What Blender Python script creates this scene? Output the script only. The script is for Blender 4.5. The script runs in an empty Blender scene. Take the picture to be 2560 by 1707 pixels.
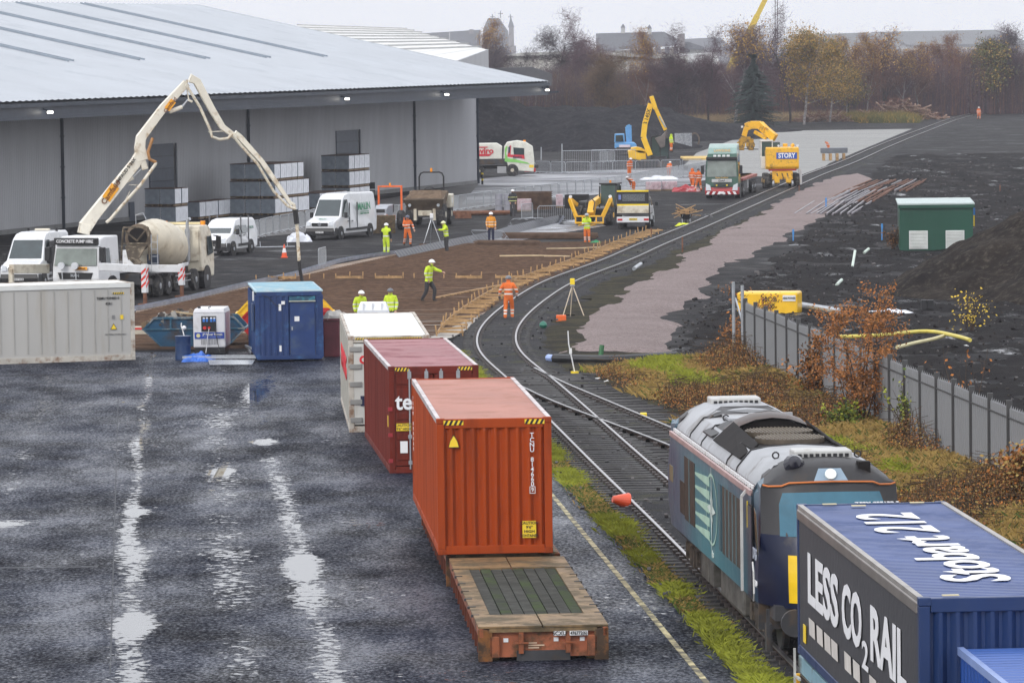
import bpy, math, random
from mathutils import Vector, Matrix, noise, Quaternion
R=math.radians
rnd=random.Random(7)
SC=bpy.context.scene; COL=SC.collection
# ---------------------------------------------------------------- camera, sky, sun
CF,CPITCH,CROLL,CH=11603.,.06338,.01272,11.456
cd=bpy.data.cameras.new('camera'); cam=bpy.data.objects.new('camera',cd); COL.objects.link(cam)
cd.sensor_width=36; cd.lens=CF/2560*36; cd.clip_start=5; cd.clip_end=6000
cam.matrix_world=Matrix.Translation((0,0,CH))@Matrix.Rotation(math.pi/2-CPITCH,4,'X')@Matrix.Rotation(-CROLL,4,'Z')
SC.camera=cam
W=bpy.data.worlds.new('World'); SC.world=W; W.use_nodes=True
wn=W.node_tree.nodes; wl=W.node_tree.links
bg=wn['Background']; sky=wn.new('ShaderNodeTexSky'); sky.sky_type='NISHITA'; sky.sun_disc=False
SUN_EL,SUN_AZ=R(32),R(215)
sky.sun_elevation=SUN_EL; sky.sun_rotation=SUN_AZ; sky.air_density=1.2; sky.dust_density=4; sky.ozone_density=2
hs=wn.new('ShaderNodeHueSaturation'); hs.inputs['Saturation'].default_value=.35
mx=wn.new('ShaderNodeMix'); mx.data_type='RGBA'; mx.inputs[0].default_value=.88
mx.inputs[7].default_value=(9.0,9.2,9.7,1)
tcw=wn.new('ShaderNodeTexCoord'); spw=wn.new('ShaderNodeSeparateXYZ'); wl.new(tcw.outputs['Generated'],spw.inputs[0]); mrw=wn.new('ShaderNodeMapRange'); mrw.inputs[1].default_value=0; mrw.inputs[2].default_value=.85; mrw.inputs[3].default_value=1; mrw.inputs[4].default_value=1.45; wl.new(spw.outputs[2],mrw.inputs[0]); vmw=wn.new('ShaderNodeVectorMath'); vmw.operation='SCALE'
wl.new(sky.outputs[0],hs.inputs['Color']); wl.new(hs.outputs[0],mx.inputs[6]); wl.new(mx.outputs[2],vmw.inputs[0]); wl.new(mrw.outputs[0],vmw.inputs['Scale']); wl.new(vmw.outputs[0],bg.inputs[0])
bg.inputs[1].default_value=.13
sl=bpy.data.lights.new('sun','SUN'); sun=bpy.data.objects.new('sun',sl); COL.objects.link(sun)
sl.energy=1.1; sl.angle=R(14); sl.color=(1,.96,.9)
sd=Vector((math.sin(SUN_AZ)*math.cos(SUN_EL),math.cos(SUN_AZ)*math.cos(SUN_EL),math.sin(SUN_EL)))
sun.rotation_euler=sd.to_track_quat('Z','Y').to_euler()
vs=SC.view_settings; vs.view_transform='Standard'; vs.look='None'; vs.gamma=1; vs.use_curve_mapping=False; vs.exposure=0.0
SC.cycles.max_bounces=6; SC.cycles.transparent_max_bounces=12; SC.cycles.volume_bounces=0

# ---------------------------------------------------------------- picture -> ground helpers (source pixels of the 2560 px photograph)
def ray(u,v):
    X=u-1280; Y=v-853.5; c,s=math.cos(CROLL),math.sin(CROLL); X,Y=c*X-s*Y,s*X+c*Y
    return Vector((X/CF, math.cos(CPITCH)-math.sin(CPITCH)*Y/CF, -math.sin(CPITCH)-math.cos(CPITCH)*Y/CF))
def S(u,v,z=0.):
    d=ray(u,v); t=(z-CH)/d.z; return Vector((d.x*t,d.y*t,z))
def g(u,v,z=0.): return S(u*1.0884,v*1.0884,z)          # 2352-px readings
def Dp(u,v,y):
    d=ray(u,v); t=y/d.y; return Vector((d.x*t,y,CH+d.z*t))
# ---------------------------------------------------------------- materials
def c3(r,g_=None,b=None):
    f=lambda v:((v/255+.055)/1.055)**2.4 if v/255>.04045 else v/255/12.92
    return (f(r),f(g_),f(b))
MT={}
def mat(name,col,rough=.5,metal=0,var=.12,scale=2.,bump=0.,bscale=20.,dirt=None,damt=.3,dscale=1.5,coat=0,emit=None,streak=False):
    if name in MT: return MT[name]
    m=bpy.data.materials.new(name); m.use_nodes=True; n=m.node_tree.nodes; l=m.node_tree.links
    p=n['Principled BSDF']; p.inputs['Roughness'].default_value=rough; p.inputs['Metallic'].default_value=metal
    if rough>.6: p.inputs['Specular IOR Level'].default_value=.2
    if coat: p.inputs['Coat Weight'].default_value=coat
    tc=n.new('ShaderNodeTexCoord'); src=tc.outputs['Object']
    if streak:
        mp=n.new('ShaderNodeMapping'); mp.inputs['Scale'].default_value=(1,1,.12); l.new(src,mp.inputs[0]); src=mp.outputs[0]
    nz=n.new('ShaderNodeTexNoise'); nz.inputs['Scale'].default_value=scale; nz.inputs['Detail'].default_value=6; l.new(src,nz.inputs['Vector'])
    rp=n.new('ShaderNodeMapRange'); rp.inputs[1].default_value=.3; rp.inputs[2].default_value=.7; rp.inputs[3].default_value=1-var; rp.inputs[4].default_value=1+var; l.new(nz.outputs[0],rp.inputs[0])
    vm=n.new('ShaderNodeVectorMath'); vm.operation='SCALE'; vm.inputs[0].default_value=col[:3]; l.new(rp.outputs[0],vm.inputs['Scale'])
    out=vm.outputs[0]
    if dirt:
        n2=n.new('ShaderNodeTexNoise'); n2.inputs['Scale'].default_value=dscale; n2.inputs['Detail'].default_value=9; n2.inputs['Roughness'].default_value=.65; l.new(src,n2.inputs['Vector'])
        r2=n.new('ShaderNodeMapRange'); r2.inputs[1].default_value=.62-damt*.3; r2.inputs[2].default_value=.78-damt*.3; r2.inputs[4].default_value=.85; l.new(n2.outputs[0],r2.inputs[0])
        mi=n.new('ShaderNodeMix'); mi.data_type='RGBA'; l.new(r2.outputs[0],mi.inputs[0]); l.new(out,mi.inputs[6]); mi.inputs[7].default_value=(*dirt,1); out=mi.outputs[2]
        ra=n.new('ShaderNodeMapRange'); ra.inputs[3].default_value=rough; ra.inputs[4].default_value=min(1,rough+.35); l.new(r2.outputs[0],ra.inputs[0]); l.new(ra.outputs[0],p.inputs['Roughness'])
    l.new(out,p.inputs['Base Color'])
    if bump:
        nb=n.new('ShaderNodeTexNoise'); nb.inputs['Scale'].default_value=bscale; nb.inputs['Detail'].default_value=8; l.new(tc.outputs['Object'],nb.inputs['Vector'])
        b=n.new('ShaderNodeBump'); b.inputs['Strength'].default_value=1; b.inputs['Distance'].default_value=bump; l.new(nb.outputs[0],b.inputs['Height']); l.new(b.outputs[0],p.inputs['Normal'])
    if emit: p.inputs['Emission Color'].default_value=(*emit[0],1); p.inputs['Emission Strength'].default_value=emit[1]
    MT[name]=m; return m
class NT:   # tiny node helper for the special surfaces
    def __init__(s,name):
        s.m=bpy.data.materials.new(name); s.m.use_nodes=True; s.n=s.m.node_tree.nodes; s.l=s.m.node_tree.links; s.p=s.n['Principled BSDF']; MT[name]=s.m
        s.tc=s.n.new('ShaderNodeTexCoord').outputs['Object']
    def put(s,sock,v):
        if hasattr(v,'is_output'): s.l.new(v,sock)
        elif isinstance(v,tuple) and len(v)==3 and sock.type=='RGBA': sock.default_value=(*v,1)
        else: sock.default_value=v
    def noise(s,scale,detail=6,rough=.55,vec=None,dist=0):
        q=s.n.new('ShaderNodeTexNoise'); q.inputs['Scale'].default_value=scale; q.inputs['Detail'].default_value=detail; q.inputs['Roughness'].default_value=rough; q.inputs['Distortion'].default_value=dist
        s.l.new(vec or s.tc,q.inputs['Vector']); return q.outputs[0]
    def mapv(s,scale=(1,1,1),rot=(0,0,0),loc=(0,0,0)):
        q=s.n.new('ShaderNodeMapping'); q.inputs['Scale'].default_value=scale; q.inputs['Rotation'].default_value=rot; q.inputs['Location'].default_value=loc; s.l.new(s.tc,q.inputs[0]); return q.outputs[0]
    def rng(s,v,a,b,c=0.,d=1.,smooth=False):
        q=s.n.new('ShaderNodeMapRange')
        if smooth: q.interpolation_type='SMOOTHSTEP'
        for i,x in enumerate((v,a,b,c,d)): s.put(q.inputs[i],x)
        return q.outputs[0]
    def math(s,op,a,b=0.):
        q=s.n.new('ShaderNodeMath'); q.operation=op; s.put(q.inputs[0],a); s.put(q.inputs[1],b); return q.outputs[0]
    def mix(s,f,a,b):
        q=s.n.new('ShaderNodeMix'); q.data_type='RGBA'; s.put(q.inputs[0],f); s.put(q.inputs[6],a); s.put(q.inputs[7],b); return q.outputs[2]
    def sep(s):
        q=s.n.new('ShaderNodeSeparateXYZ'); s.l.new(s.tc,q.inputs[0]); return q.outputs
    def bump(s,h,dist):
        q=s.n.new('ShaderNodeBump'); q.inputs['Strength'].default_value=1; s.put(q.inputs['Distance'],dist); s.l.new(h,q.inputs['Height']); s.l.new(q.outputs[0],s.p.inputs['Normal'])
    def set(s,**k):
        for a,b in k.items(): s.put(s.p.inputs[a.replace('_',' ')],b)
# ---------------------------------------------------------------- mesh building
class MB:
    def __init__(s): s.v=[]; s.f=[]; s.mi=[]; s.cm=0
    def add(s,vs,fs,m=None):
        o=len(s.v); s.v+= [tuple(v) for v in vs]; s.f+=[tuple(i+o for i in f) for f in fs]; s.mi+=[s.cm if m is None else m]*len(fs); return s
    def box(s,c,d,rot=None,m=None):
        x,y,z=d[0]/2,d[1]/2,d[2]/2; vs=[Vector((a*x,b*y,e*z)) for a in(-1,1) for b in(-1,1) for e in(-1,1)]
        if rot is not None: vs=[rot@v for v in vs]
        c=Vector(c); return s.add([v+c for v in vs],[(0,1,3,2),(4,6,7,5),(0,4,5,1),(2,3,7,6),(0,2,6,4),(1,5,7,3)],m)
    def bar(s,a,b,w,h=None,m=None,up=(0,0,1)):   # box from point a to b
        a=Vector(a); b=Vector(b); h=h or w; d=(b-a); L=d.length
        if L<1e-6: return s
        y=d/L; x=y.cross(Vector(up)); x=x.normalized() if x.length>1e-4 else Vector((1,0,0)); z=x.cross(y)
        return s.box((a+b)/2,(w,L,h),Matrix((x,y,z)).transposed(),m)
    def cyl(s,a,b,r0,r1=None,n=10,m=None,caps=True):
        r1=r0 if r1 is None else r1; a=Vector(a); b=Vector(b); y=(b-a).normalized(); x=y.orthogonal().normalized(); z=y.cross(x)
        vs=[]; 
        for p,r in((a,r0),(b,r1)):
            for i in range(n): t=2*math.pi*i/n; vs.append(p+x*r*math.cos(t)+z*r*math.sin(t))
        fs=[(i,(i+1)%n,n+(i+1)%n,n+i) for i in range(n)]
        if caps: fs+=[tuple(range(n))[::-1],tuple(range(n,2*n))]
        return s.add(vs,fs,m)
    def tube(s,pts,r,n=6,m=None):
        pts=[Vector(p) for p in pts]; vs=[]; px=None
        for i,p in enumerate(pts):
            d=(pts[min(i+1,len(pts)-1)]-pts[max(i-1,0)]).normalized()
            x=d.orthogonal() if px is None else (px-d*px.dot(d)); x=x.normalized() if x.length>1e-5 else d.orthogonal().normalized(); px=x; z=d.cross(x)
            rr=r[i] if isinstance(r,(list,tuple)) else r
            for k in range(n): t=2*math.pi*k/n; vs.append(p+x*rr*math.cos(t)+z*rr*math.sin(t))
        fs=[(i*n+k,i*n+(k+1)%n,(i+1)*n+(k+1)%n,(i+1)*n+k) for i in range(len(pts)-1) for k in range(n)]
        fs+=[tuple(range(n))[::-1],tuple(range((len(pts)-1)*n,len(pts)*n))]
        return s.add(vs,fs,m)
    def prof(s,poly,m=None):   # closed side profile [(y,z,halfwidth)] -> body symmetric in x
        n=len(poly); vs=[(-w,y,z) for y,z,w in poly]+[(w,y,z) for y,z,w in poly]
        return s.add(vs,[tuple(range(n)),tuple(range(n,2*n))[::-1]]+[(i,n+i,n+(i+1)%n,(i+1)%n) for i in range(n)],m)
    def ext(s,poly,vec,m=None):  # polygon (3d pts) extruded by vec
        n=len(poly); a=[Vector(p) for p in poly]; v=Vector(vec)
        return s.add(a+[p+v for p in a],[tuple(range(n))[::-1],tuple(range(n,2*n))]+[(i,(i+1)%n,n+(i+1)%n,n+i) for i in range(n)],m)
    def panel(s,pts,t,m=None):   # thin plate standing proud along its normal
        p=[Vector(q) for q in pts]; nn=(p[1]-p[0]).cross(p[2]-p[0]).normalized()
        return s.ext(p,nn*t,m)
    def revolve(s,prof,a,b,n=16,m=None):  # prof [(t along a->b 0..1, r)]
        a=Vector(a); b=Vector(b); y=(b-a); yn=y.normalized(); x=yn.orthogonal().normalized(); z=yn.cross(x); vs=[]
        for t,r in prof:
            for i in range(n): q=2*math.pi*i/n; vs.append(a+y*t+x*r*math.cos(q)+z*r*math.sin(q))
        k=len(prof); fs=[(j*n+i,j*n+(i+1)%n,(j+1)*n+(i+1)%n,(j+1)*n+i) for j in range(k-1) for i in range(n)]+[tuple(range(n))[::-1],tuple(range((k-1)*n,k*n))]
        return s.add(vs,fs,m)
    def obj(s,name,mats,parent=None,smooth=False,bevel=0,loc=None,rz=0):
        me=bpy.data.meshes.new(name); me.from_pydata(s.v,[],s.f)
        for m in (mats if isinstance(mats,(list,tuple)) else [mats]): me.materials.append(m)
        me.polygons.foreach_set('material_index',s.mi)
        if smooth: me.polygons.foreach_set('use_smooth',[True]*len(s.f))
        me.update(); o=bpy.data.objects.new(name,me); COL.objects.link(o)
        if smooth=='auto':
            me.set_sharp_from_angle(angle=R(40))
        if parent is not None: o.parent=parent
        if loc is not None: o.location=loc
        if rz: o.rotation_euler[2]=rz
        if bevel:
            b=o.modifiers.new('b','BEVEL'); b.width=bevel; b.segments=2; b.limit_method='ANGLE'; b.angle_limit=R(35)
        return o
def thing(name,label,cat,loc=(0,0,0),rz=0.,group=None):
    o=bpy.data.objects.new(name,None); COL.objects.link(o); o.empty_display_size=.3; o.location=loc; o.rotation_euler=(0,0,rz)
    o['label']=label; o['category']=cat
    if group: o['group']=group
    return o
def tag(o,label,cat,group=None):
    o['label']=label; o['category']=cat
    if group: o['group']=group
    return o
def struct(o,kind='structure',label=None):
    o['kind']=kind
    if label: o['label']=label
    return o
def copytree(o,parent=None):
    c=o.copy(); COL.objects.link(c)
    if parent is not None: c.parent=parent
    for ch in list(o.children): copytree(ch,c)
    return c
def Bx(par,name,m,c,d,bevel=0,rot=None): return MB().box(c,d,rot).obj(name,m,par,bevel=bevel)
def Cy(par,name,m,a,b,r0,r1=None,n=14,smooth=True): return MB().cyl(a,b,r0,r1,n).obj(name,m,par,smooth='auto')
def Pn(par,name,m,pts,t=.02): return MB().panel(pts,t).obj(name,m,par)
def text(par,body,m,origin,xd,up,size,ext=.006,sx=1.,bold=0.,align='CENTER',name='lettering'):
    cu=bpy.data.curves.new('t','FONT'); cu.body=body; cu.size=1; cu.extrude=ext/size; cu.align_x=align; cu.align_y='CENTER'; cu.offset=bold; cu.resolution_u=3
    t=bpy.data.objects.new('t',cu); COL.objects.link(t)
    dg=bpy.context.evaluated_depsgraph_get(); me=bpy.data.meshes.new_from_object(t.evaluated_get(dg)); bpy.data.objects.remove(t)
    x=Vector(xd).normalized(); y=Vector(up); y=(y-x*y.dot(x)).normalized(); z=x.cross(y)
    M4=Matrix.Translation(Vector(origin))@Matrix((x*size*sx,y*size,z*size)).transposed().to_4x4()
    me.transform(M4); me.materials.clear(); me.materials.append(m); o=bpy.data.objects.new(name,me); COL.objects.link(o)
    if par is not None: o.parent=par
    return o
def pm(*kw): pass
def catmull(P,step=1.):
    P=[Vector(p) for p in P]; out=[]
    for i in range(len(P)-1):
        a=P[max(i-1,0)];b=P[i];c=P[i+1];d=P[min(i+2,len(P)-1)]; n=max(1,int((c-b).length/step))
        for k in range(n):
            t=k/n; out.append(.5*((2*b)+(c-a)*t+(2*a-5*b+4*c-d)*t*t+(3*b-a-3*c+d)*t**3))
    out.append(P[-1]); return out
def resample(P,step):
    out=[P[0].copy()]; acc=0.
    for a,b in zip(P,P[1:]):
        L=(b-a).length; t=step-acc
        while t<=L: out.append(a.lerp(b,t/L)); t+=step
        acc=(acc+L)%step
    return out
# ---- palette
BLK=mat('black_plastic',(.012,.012,.014),.45,var=.2)
RUB=mat('tyre_rubber',(.03,.03,.032),.8,var=.3,scale=8,dirt=(.13,.12,.11),damt=.5,dscale=4)
STL=mat('galvanised_steel',(.42,.44,.47),.4,.7,var=.15,scale=6)
DST=mat('dark_steel',(.05,.05,.055),.55,.3,var=.3,dirt=(.12,.08,.05),damt=.4)
GLS=mat('vehicle_glass',(.035,.05,.055),.06,var=.2,coat=.5)
TGL=mat('teal_glass',(.03,.12,.18),.12,var=.15)
WHT=mat('white_paint',(.72,.73,.74),.32,var=.06,dirt=(.42,.38,.33),damt=.22,dscale=1.2)
CRM=mat('cream_paint',(.66,.61,.50),.4,var=.1,dirt=(.33,.26,.18),damt=.4,dscale=1.8)
PMP=mat('boom_paint',(.74,.70,.60),.38,var=.08,dirt=(.38,.26,.13),damt=.3,dscale=2.2)
YEL=mat('yellow_paint',(.80,.43,.02),.38,var=.12,dirt=(.14,.09,.05),damt=.3,dscale=2)
YL2=mat('signal_yellow',(.85,.62,.02),.5,var=.08)
ORG=mat('orange_paint',(.75,.13,.02),.4,var=.12,dirt=(.2,.1,.06),damt=.3)
RED=mat('red_paint',(.48,.025,.02),.42,var=.12,dirt=(.1,.05,.04),damt=.3)
BLU=mat('blue_paint',(.02,.09,.32),.45,var=.15)
WOD=mat('new_timber',(.40,.25,.12),.7,var=.3,scale=5,dirt=(.2,.13,.07),damt=.4)
RST=mat('rusty_rebar',(.12,.075,.052),.8,var=.35,scale=3)
RS2=mat('brown_rust',(.17,.08,.05),.75,var=.35,scale=5)
LMP=mat('lit_lamp',(.9,.9,.85),.3,emit=((1,.95,.85),6))
ORL=mat('orange_lens',(.85,.3,.02),.25)
RDL=mat('red_lens',(.5,.02,.02),.25)
PLT=mat('white_sticker',(.75,.75,.76),.5,var=.04)
YPL=mat('yellow_sticker',(.85,.60,.03),.5,var=.05)
BTX=mat('black_lettering',(.012,.012,.014),.5,var=.05)
WTX=mat('white_lettering',(.78,.78,.80),.5,var=.05)
CONC=mat('concrete_block_grey',(.22,.23,.24),.85,var=.2,scale=4)
# ================================================================ GROUND MATERIALS
def noisy(P,amp,step,seed=0):   # closed outline, resampled and roughened
    pts=resample([Vector(p) for p in P]+[Vector(P[0])],step)[:-1]
    return [p+Vector((noise.noise(p*.9)*amp*.35,0,0))+Vector((noise.noise(p*.35+Vector((seed,0,0))),noise.noise(p*.35+Vector((0,seed,9))),0))*amp+Vector((noise.noise(p*1.3),noise.noise(p*1.3+Vector((5,5,5))),0))*amp*.4 for p in pts]
def sheet(name,poly,m,z,kind='structure',label=None):
    from mathutils.geometry import tessellate_polygon
    P=[Vector((p[0],p[1],z)) for p in poly]; tri=tessellate_polygon([P]); b=MB(); b.add(P,[t for t in tri]); o=b.obj(name,m)
    for p in o.data.polygons:
        if p.normal.z<0: p.flip()
    return struct(o,kind,label)
# dark ash ground
k=NT('ash_ground')
a=k.noise(.09,8,.6); b=k.noise(.7,8,.65); w=k.noise(.16,9,.68,vec=k.mapv((1,1,1),loc=(40,3,0)))
base=k.mix(k.rng(a,.38,.62),(.009,.0085,.011),(.023,.021,.021)); base=k.mix(k.rng(b,.55,.75),base,(.045,.041,.038)); k.p.inputs['Specular IOR Level'].default_value=.1
wet=k.rng(w,.54,.68)
k.set(Base_Color=k.mix(wet,base,(.02,.02,.023)),Roughness=k.math('SUBTRACT',k.rng(b,.3,.7,.95,.6),k.math('MULTIPLY',wet,.38)))
k.bump(k.noise(3,9,.7),.12)
# churned mud
k=NT('black_mud')
a=k.noise(.25,9,.62,vec=k.mapv((1,.5,1))); b=k.noise(1.2,9,.7); w=k.noise(.28,9,.7,vec=k.mapv((1.3,.55,1)))
base=k.mix(k.rng(a,.36,.64),(.006,.0055,.007),(.019,.016,.016)); base=k.mix(k.rng(b,.58,.75),base,(.042,.035,.031)); k.p.inputs['Specular IOR Level'].default_value=.1
wet=k.math('MULTIPLY',k.rng(w,.56,.63),k.rng(b,.4,.5))
k.set(Base_Color=k.mix(wet,base,(.03,.03,.035)),Roughness=k.math('SUBTRACT',.88,k.math('MULTIPLY',wet,.72)))
k.bump(k.math('MULTIPLY',k.noise(2.2,10,.72),k.math('SUBTRACT',1.,wet)),.4)
# wet asphalt yard with drainage lines of standing water
k=NT('wet_asphalt'); X,Y,_=k.sep()
n1=k.math('ADD',k.math('MULTIPLY',k.math('SUBTRACT',k.noise(4.5,5,.62,vec=k.mapv((1,.8,1))),.5),1.7),.5); n2=k.noise(.35,7,.6); n3=k.noise(2.2,8,.65); fine=k.noise(60,4,.7)
def strip(x0,y0,x1,y1,wd,amp,off):
    bb=(x1-x0)/(y1-y0); cx=k.math('ADD',k.math('MULTIPLY',Y,bb),x0-bb*y0)
    cx=k.math('ADD',cx,k.math('MULTIPLY',k.math('SUBTRACT',k.noise(.13,2,.5,vec=k.mapv((1,1,1),loc=(off,0,0))),.5),amp))
    d=k.math('ABSOLUTE',k.math('SUBTRACT',X,cx)); return k.rng(d,0.,wd,1.,0.,True)
s1=strip(-8.95,107.4,-7.1,85.8,.62,.5,3); s2=strip(-5.81,116.8,-3.46,85.4,.62,.6,11); s3=strip(-9.05,143.,-6.05,98.9,.9,.8,17); s4=strip(-14.6,140.,-11.6,98.,.5,.8,29)
s1b=strip(-12.1,153.,-8.95,107.4,.35,.5,5)
fade1=k.rng(Y,108.,118.,1.,.25); f1b=k.rng(Y,106.,112.,0.,.62)
fade2=k.rng(Y,118.,140.,1.,.35)
lvl=k.math('ADD',k.math('MULTIPLY',k.math('MULTIPLY',s1,fade1),.30),k.math('MULTIPLY',k.math('MULTIPLY',s2,fade2),.30))
lvl=k.math('ADD',lvl,k.math('MULTIPLY',s3,.17)); lvl=k.math('ADD',lvl,k.math('MULTIPLY',k.math('MULTIPLY',s1b,f1b),.36)); lvl=k.math('ADD',lvl,k.math('MULTIPLY',s4,.1))
def blob(x,y,rx,ry,a):
    dx=k.math('DIVIDE',k.math('SUBTRACT',X,x),rx); dy=k.math('DIVIDE',k.math('SUBTRACT',Y,y),ry)
    r=k.math('ADD',k.math('MULTIPLY',dx,dx),k.math('MULTIPLY',dy,dy)); return k.rng(r,.1,1.9,a,0.)
p342=S(342,1564); p759=S(759,1418); p5=S(553,1182); p6=S(660,1106); p7=S(1180,1500)
for q,rx,ry,a_ in ((p342,.5,2.2,.5),(p759,.52,2.1,.5),(p5,.32,1.2,.4),(p6,.42,1.0,.45),(S(350,1281),.3,.8,.45),(S(660,1150),.45,.6,.3),(S(650,972),.45,9,.42),(S(830,1180),.5,1.,.2),(S(900,1310),.6,1.6,.2),(S(20,1310),.5,.8,.4)): lvl=k.math('ADD',lvl,blob(q.x,q.y,rx,ry,a_*.66))
rgt=k.rng(k.math('SUBTRACT',X,k.math('ADD',k.math('MULTIPLY',Y,-.0692),9.15)),-1.0,.6,0.,.10)
big=k.rng(k.noise(.22,5,.6,vec=k.mapv((1,.7,1),loc=(50,20,0))),.38,.66,-.10,.115)
h=k.math('ADD',k.math('ADD',k.math('MULTIPLY',n1,.72),k.math('MULTIPLY',n3,.22)),k.math('ADD',k.math('ADD',lvl,big),rgt))
pud=k.rng(h,.70,.735,0.,1.)
damp=k.rng(k.math('ADD',h,k.math('MULTIPLY',n2,.3)),.55,.95)
m4=k.noise(13,5,.7,vec=k.mapv((1,.5,1))); m4=k.math('ADD',k.math('MULTIPLY',m4,.55),k.math('MULTIPLY',k.noise(.4,7,.66,vec=k.mapv((1,.35,1))),.45)); col=k.mix(k.rng(n2,.38,.62),(.003,.004,.009),(.014,.019,.038)); col=k.mix(k.rng(n3,.52,.75),col,(.04,.046,.066)); col=k.mix(k.rng(m4,.5,.66),col,(.07,.08,.115)); col=k.mix(k.rng(m4,.5,.34),col,(.004,.004,.006)); col=k.mix(pud,col,(.02,.022,.028))
rg=k.math('SUBTRACT',k.rng(m4,.40,.58,.85,.36),k.math('MULTIPLY',damp,.14)); rg=k.math('MULTIPLY',rg,k.math('SUBTRACT',1.,k.math('MULTIPLY',pud,.985)))
k.set(Base_Color=col,Roughness=rg,IOR=k.rng(pud,0.,1.,1.4,3.0),Specular_IOR_Level=k.math('MAXIMUM',k.rng(m4,.40,.60,.02,.34),k.math('MULTIPLY',pud,.5)))
k.bump(k.math('MULTIPLY',k.math('ADD',fine,k.math('MULTIPLY',n1,.8)),k.math('SUBTRACT',1.,pud)),.008)
# concrete edge path
k=NT('wet_concrete_path'); a=k.noise(1.3,8,.65); b=k.noise(.3,6); fine=k.noise(40,4); w=k.rng(k.noise(.8,8,.65,vec=k.mapv((1,.35,1),loc=(9,9,0))),.46,.56)
col=k.mix(k.rng(a,.35,.65),(.05,.05,.053),(.10,.10,.105)); col=k.mix(k.rng(b,.45,.7),col,(.06,.055,.045))
k.set(Base_Color=k.mix(w,col,(.035,.036,.04)),Roughness=k.math('SUBTRACT',.7,k.math('MULTIPLY',w,.62)),IOR=k.rng(w,0.,1.,1.4,2.2)); k.bump(k.math('MULTIPLY',fine,k.math('SUBTRACT',1.,w)),.006)
# concrete slabs
k=NT('pale_concrete'); a=k.noise(.12,7,.6,vec=k.mapv((.3,2,1))); b=k.noise(1.5,7,.6)
k.set(Base_Color=k.mix(k.rng(b,.4,.7),k.mix(k.rng(a,.35,.65),(.20,.20,.19),(.30,.295,.285)),(.17,.17,.165)),Roughness=.75); k.bump(b,.02)
k=NT('wet_concrete_road'); a=k.noise(.12,7,.62,vec=k.mapv((.7,1,1))); b=k.noise(1.1,7,.6); w=k.rng(a,.42,.6)
k.set(Base_Color=k.mix(w,(.10,.10,.11),(.24,.245,.27)),Roughness=k.math('SUBTRACT',.75,k.math('MULTIPLY',w,.4))); k.bump(b,.02)
# rebar mat over ash
k=NT('rebar_mat_ground'); a=k.noise(.5,8,.62,vec=k.mapv((.16,1,1))); b=k.noise(2,8,.6,vec=k.mapv((.3,1,1))); w=k.rng(k.noise(.25,5,.6,vec=k.mapv((.2,1,1),loc=(3,7,1))),.55,.72)
col=k.mix(k.rng(a,.33,.66),(.12,.082,.06),(.33,.245,.18)); col=k.mix(k.rng(b,.5,.7),col,(.12,.078,.055)); X,Y,_=k.sep(); pc=g(1020,775); dx=k.math('DIVIDE',k.math('SUBTRACT',X,pc.x-1.),5.5); dy=k.math('DIVIDE',k.math('SUBTRACT',Y,pc.y),20.); rr_=k.math('ADD',k.math('MULTIPLY',dx,dx),k.math('MULTIPLY',dy,dy)); col=k.mix(k.rng(k.math('ADD',rr_,k.math('MULTIPLY',k.noise(.5,8,.7,vec=k.mapv((1,.35,1),rot=(0,0,.5))),1.6)),1.0,1.7,1.,0.),col,(.36,.34,.31))
k.set(Base_Color=k.mix(w,col,(.16,.125,.105)),Roughness=.85); k.bump(b,.1)
k=NT('fresh_concrete'); a=k.noise(.8,8,.62,vec=k.mapv((1,.35,1),rot=(0,0,.5)))
k.set(Base_Color=k.mix(k.rng(a,.38,.62),(.13,.115,.10),(.26,.24,.22)),Roughness=.45); k.bump(k.noise(4,6),.05)
# pink granite gravel
k=NT('pink_gravel'); a=k.noise(.25,7,.6); v=k.noise(7,7,.75); v2=k.noise(22,3,.6); ed=k.noise(.9,6)
col=k.mix(k.rng(a,.35,.65),(.23,.175,.168),(.32,.25,.24)); col=k.mix(k.rng(v,.42,.62),col,(.15,.105,.10)); col=k.mix(k.rng(v2,.60,.70),col,(.5,.45,.43))
k.set(Base_Color=col,Roughness=.85); k.bump(k.math('ADD',v,v2),.09)
# ballast
k=NT('ballast'); a=k.noise(.4,7,.6); v=k.noise(8,7,.75); v2=k.noise(24,3,.6)
col=k.mix(k.rng(a,.35,.65),(.020,.020,.024),(.046,.044,.047)); col=k.mix(k.rng(v,.45,.62),col,(.016,.016,.018)); col=k.mix(k.rng(v2,.60,.70),col,(.17,.17,.18)); col=k.mix(k.rng(k.noise(.5,7,.65,vec=k.mapv((1,1,1),loc=(30,0,0))),.55,.7),col,(.075,.075,.03))
k.set(Base_Color=col,Roughness=.8,Specular_IOR_Level=.12); k.bump(k.math('ADD',v,v2),.07)
k=NT('moss_soil'); a=k.noise(.6,8,.65); b=k.noise(5,7,.7)
col=k.mix(k.rng(a,.42,.58),(.05,.045,.024),(.018,.015,.014)); col=k.mix(k.rng(b,.52,.75),col,(.09,.08,.04)); k.set(Base_Color=col,Roughness=.9,Specular_IOR_Level=.08); k.bump(b,.15)
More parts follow.
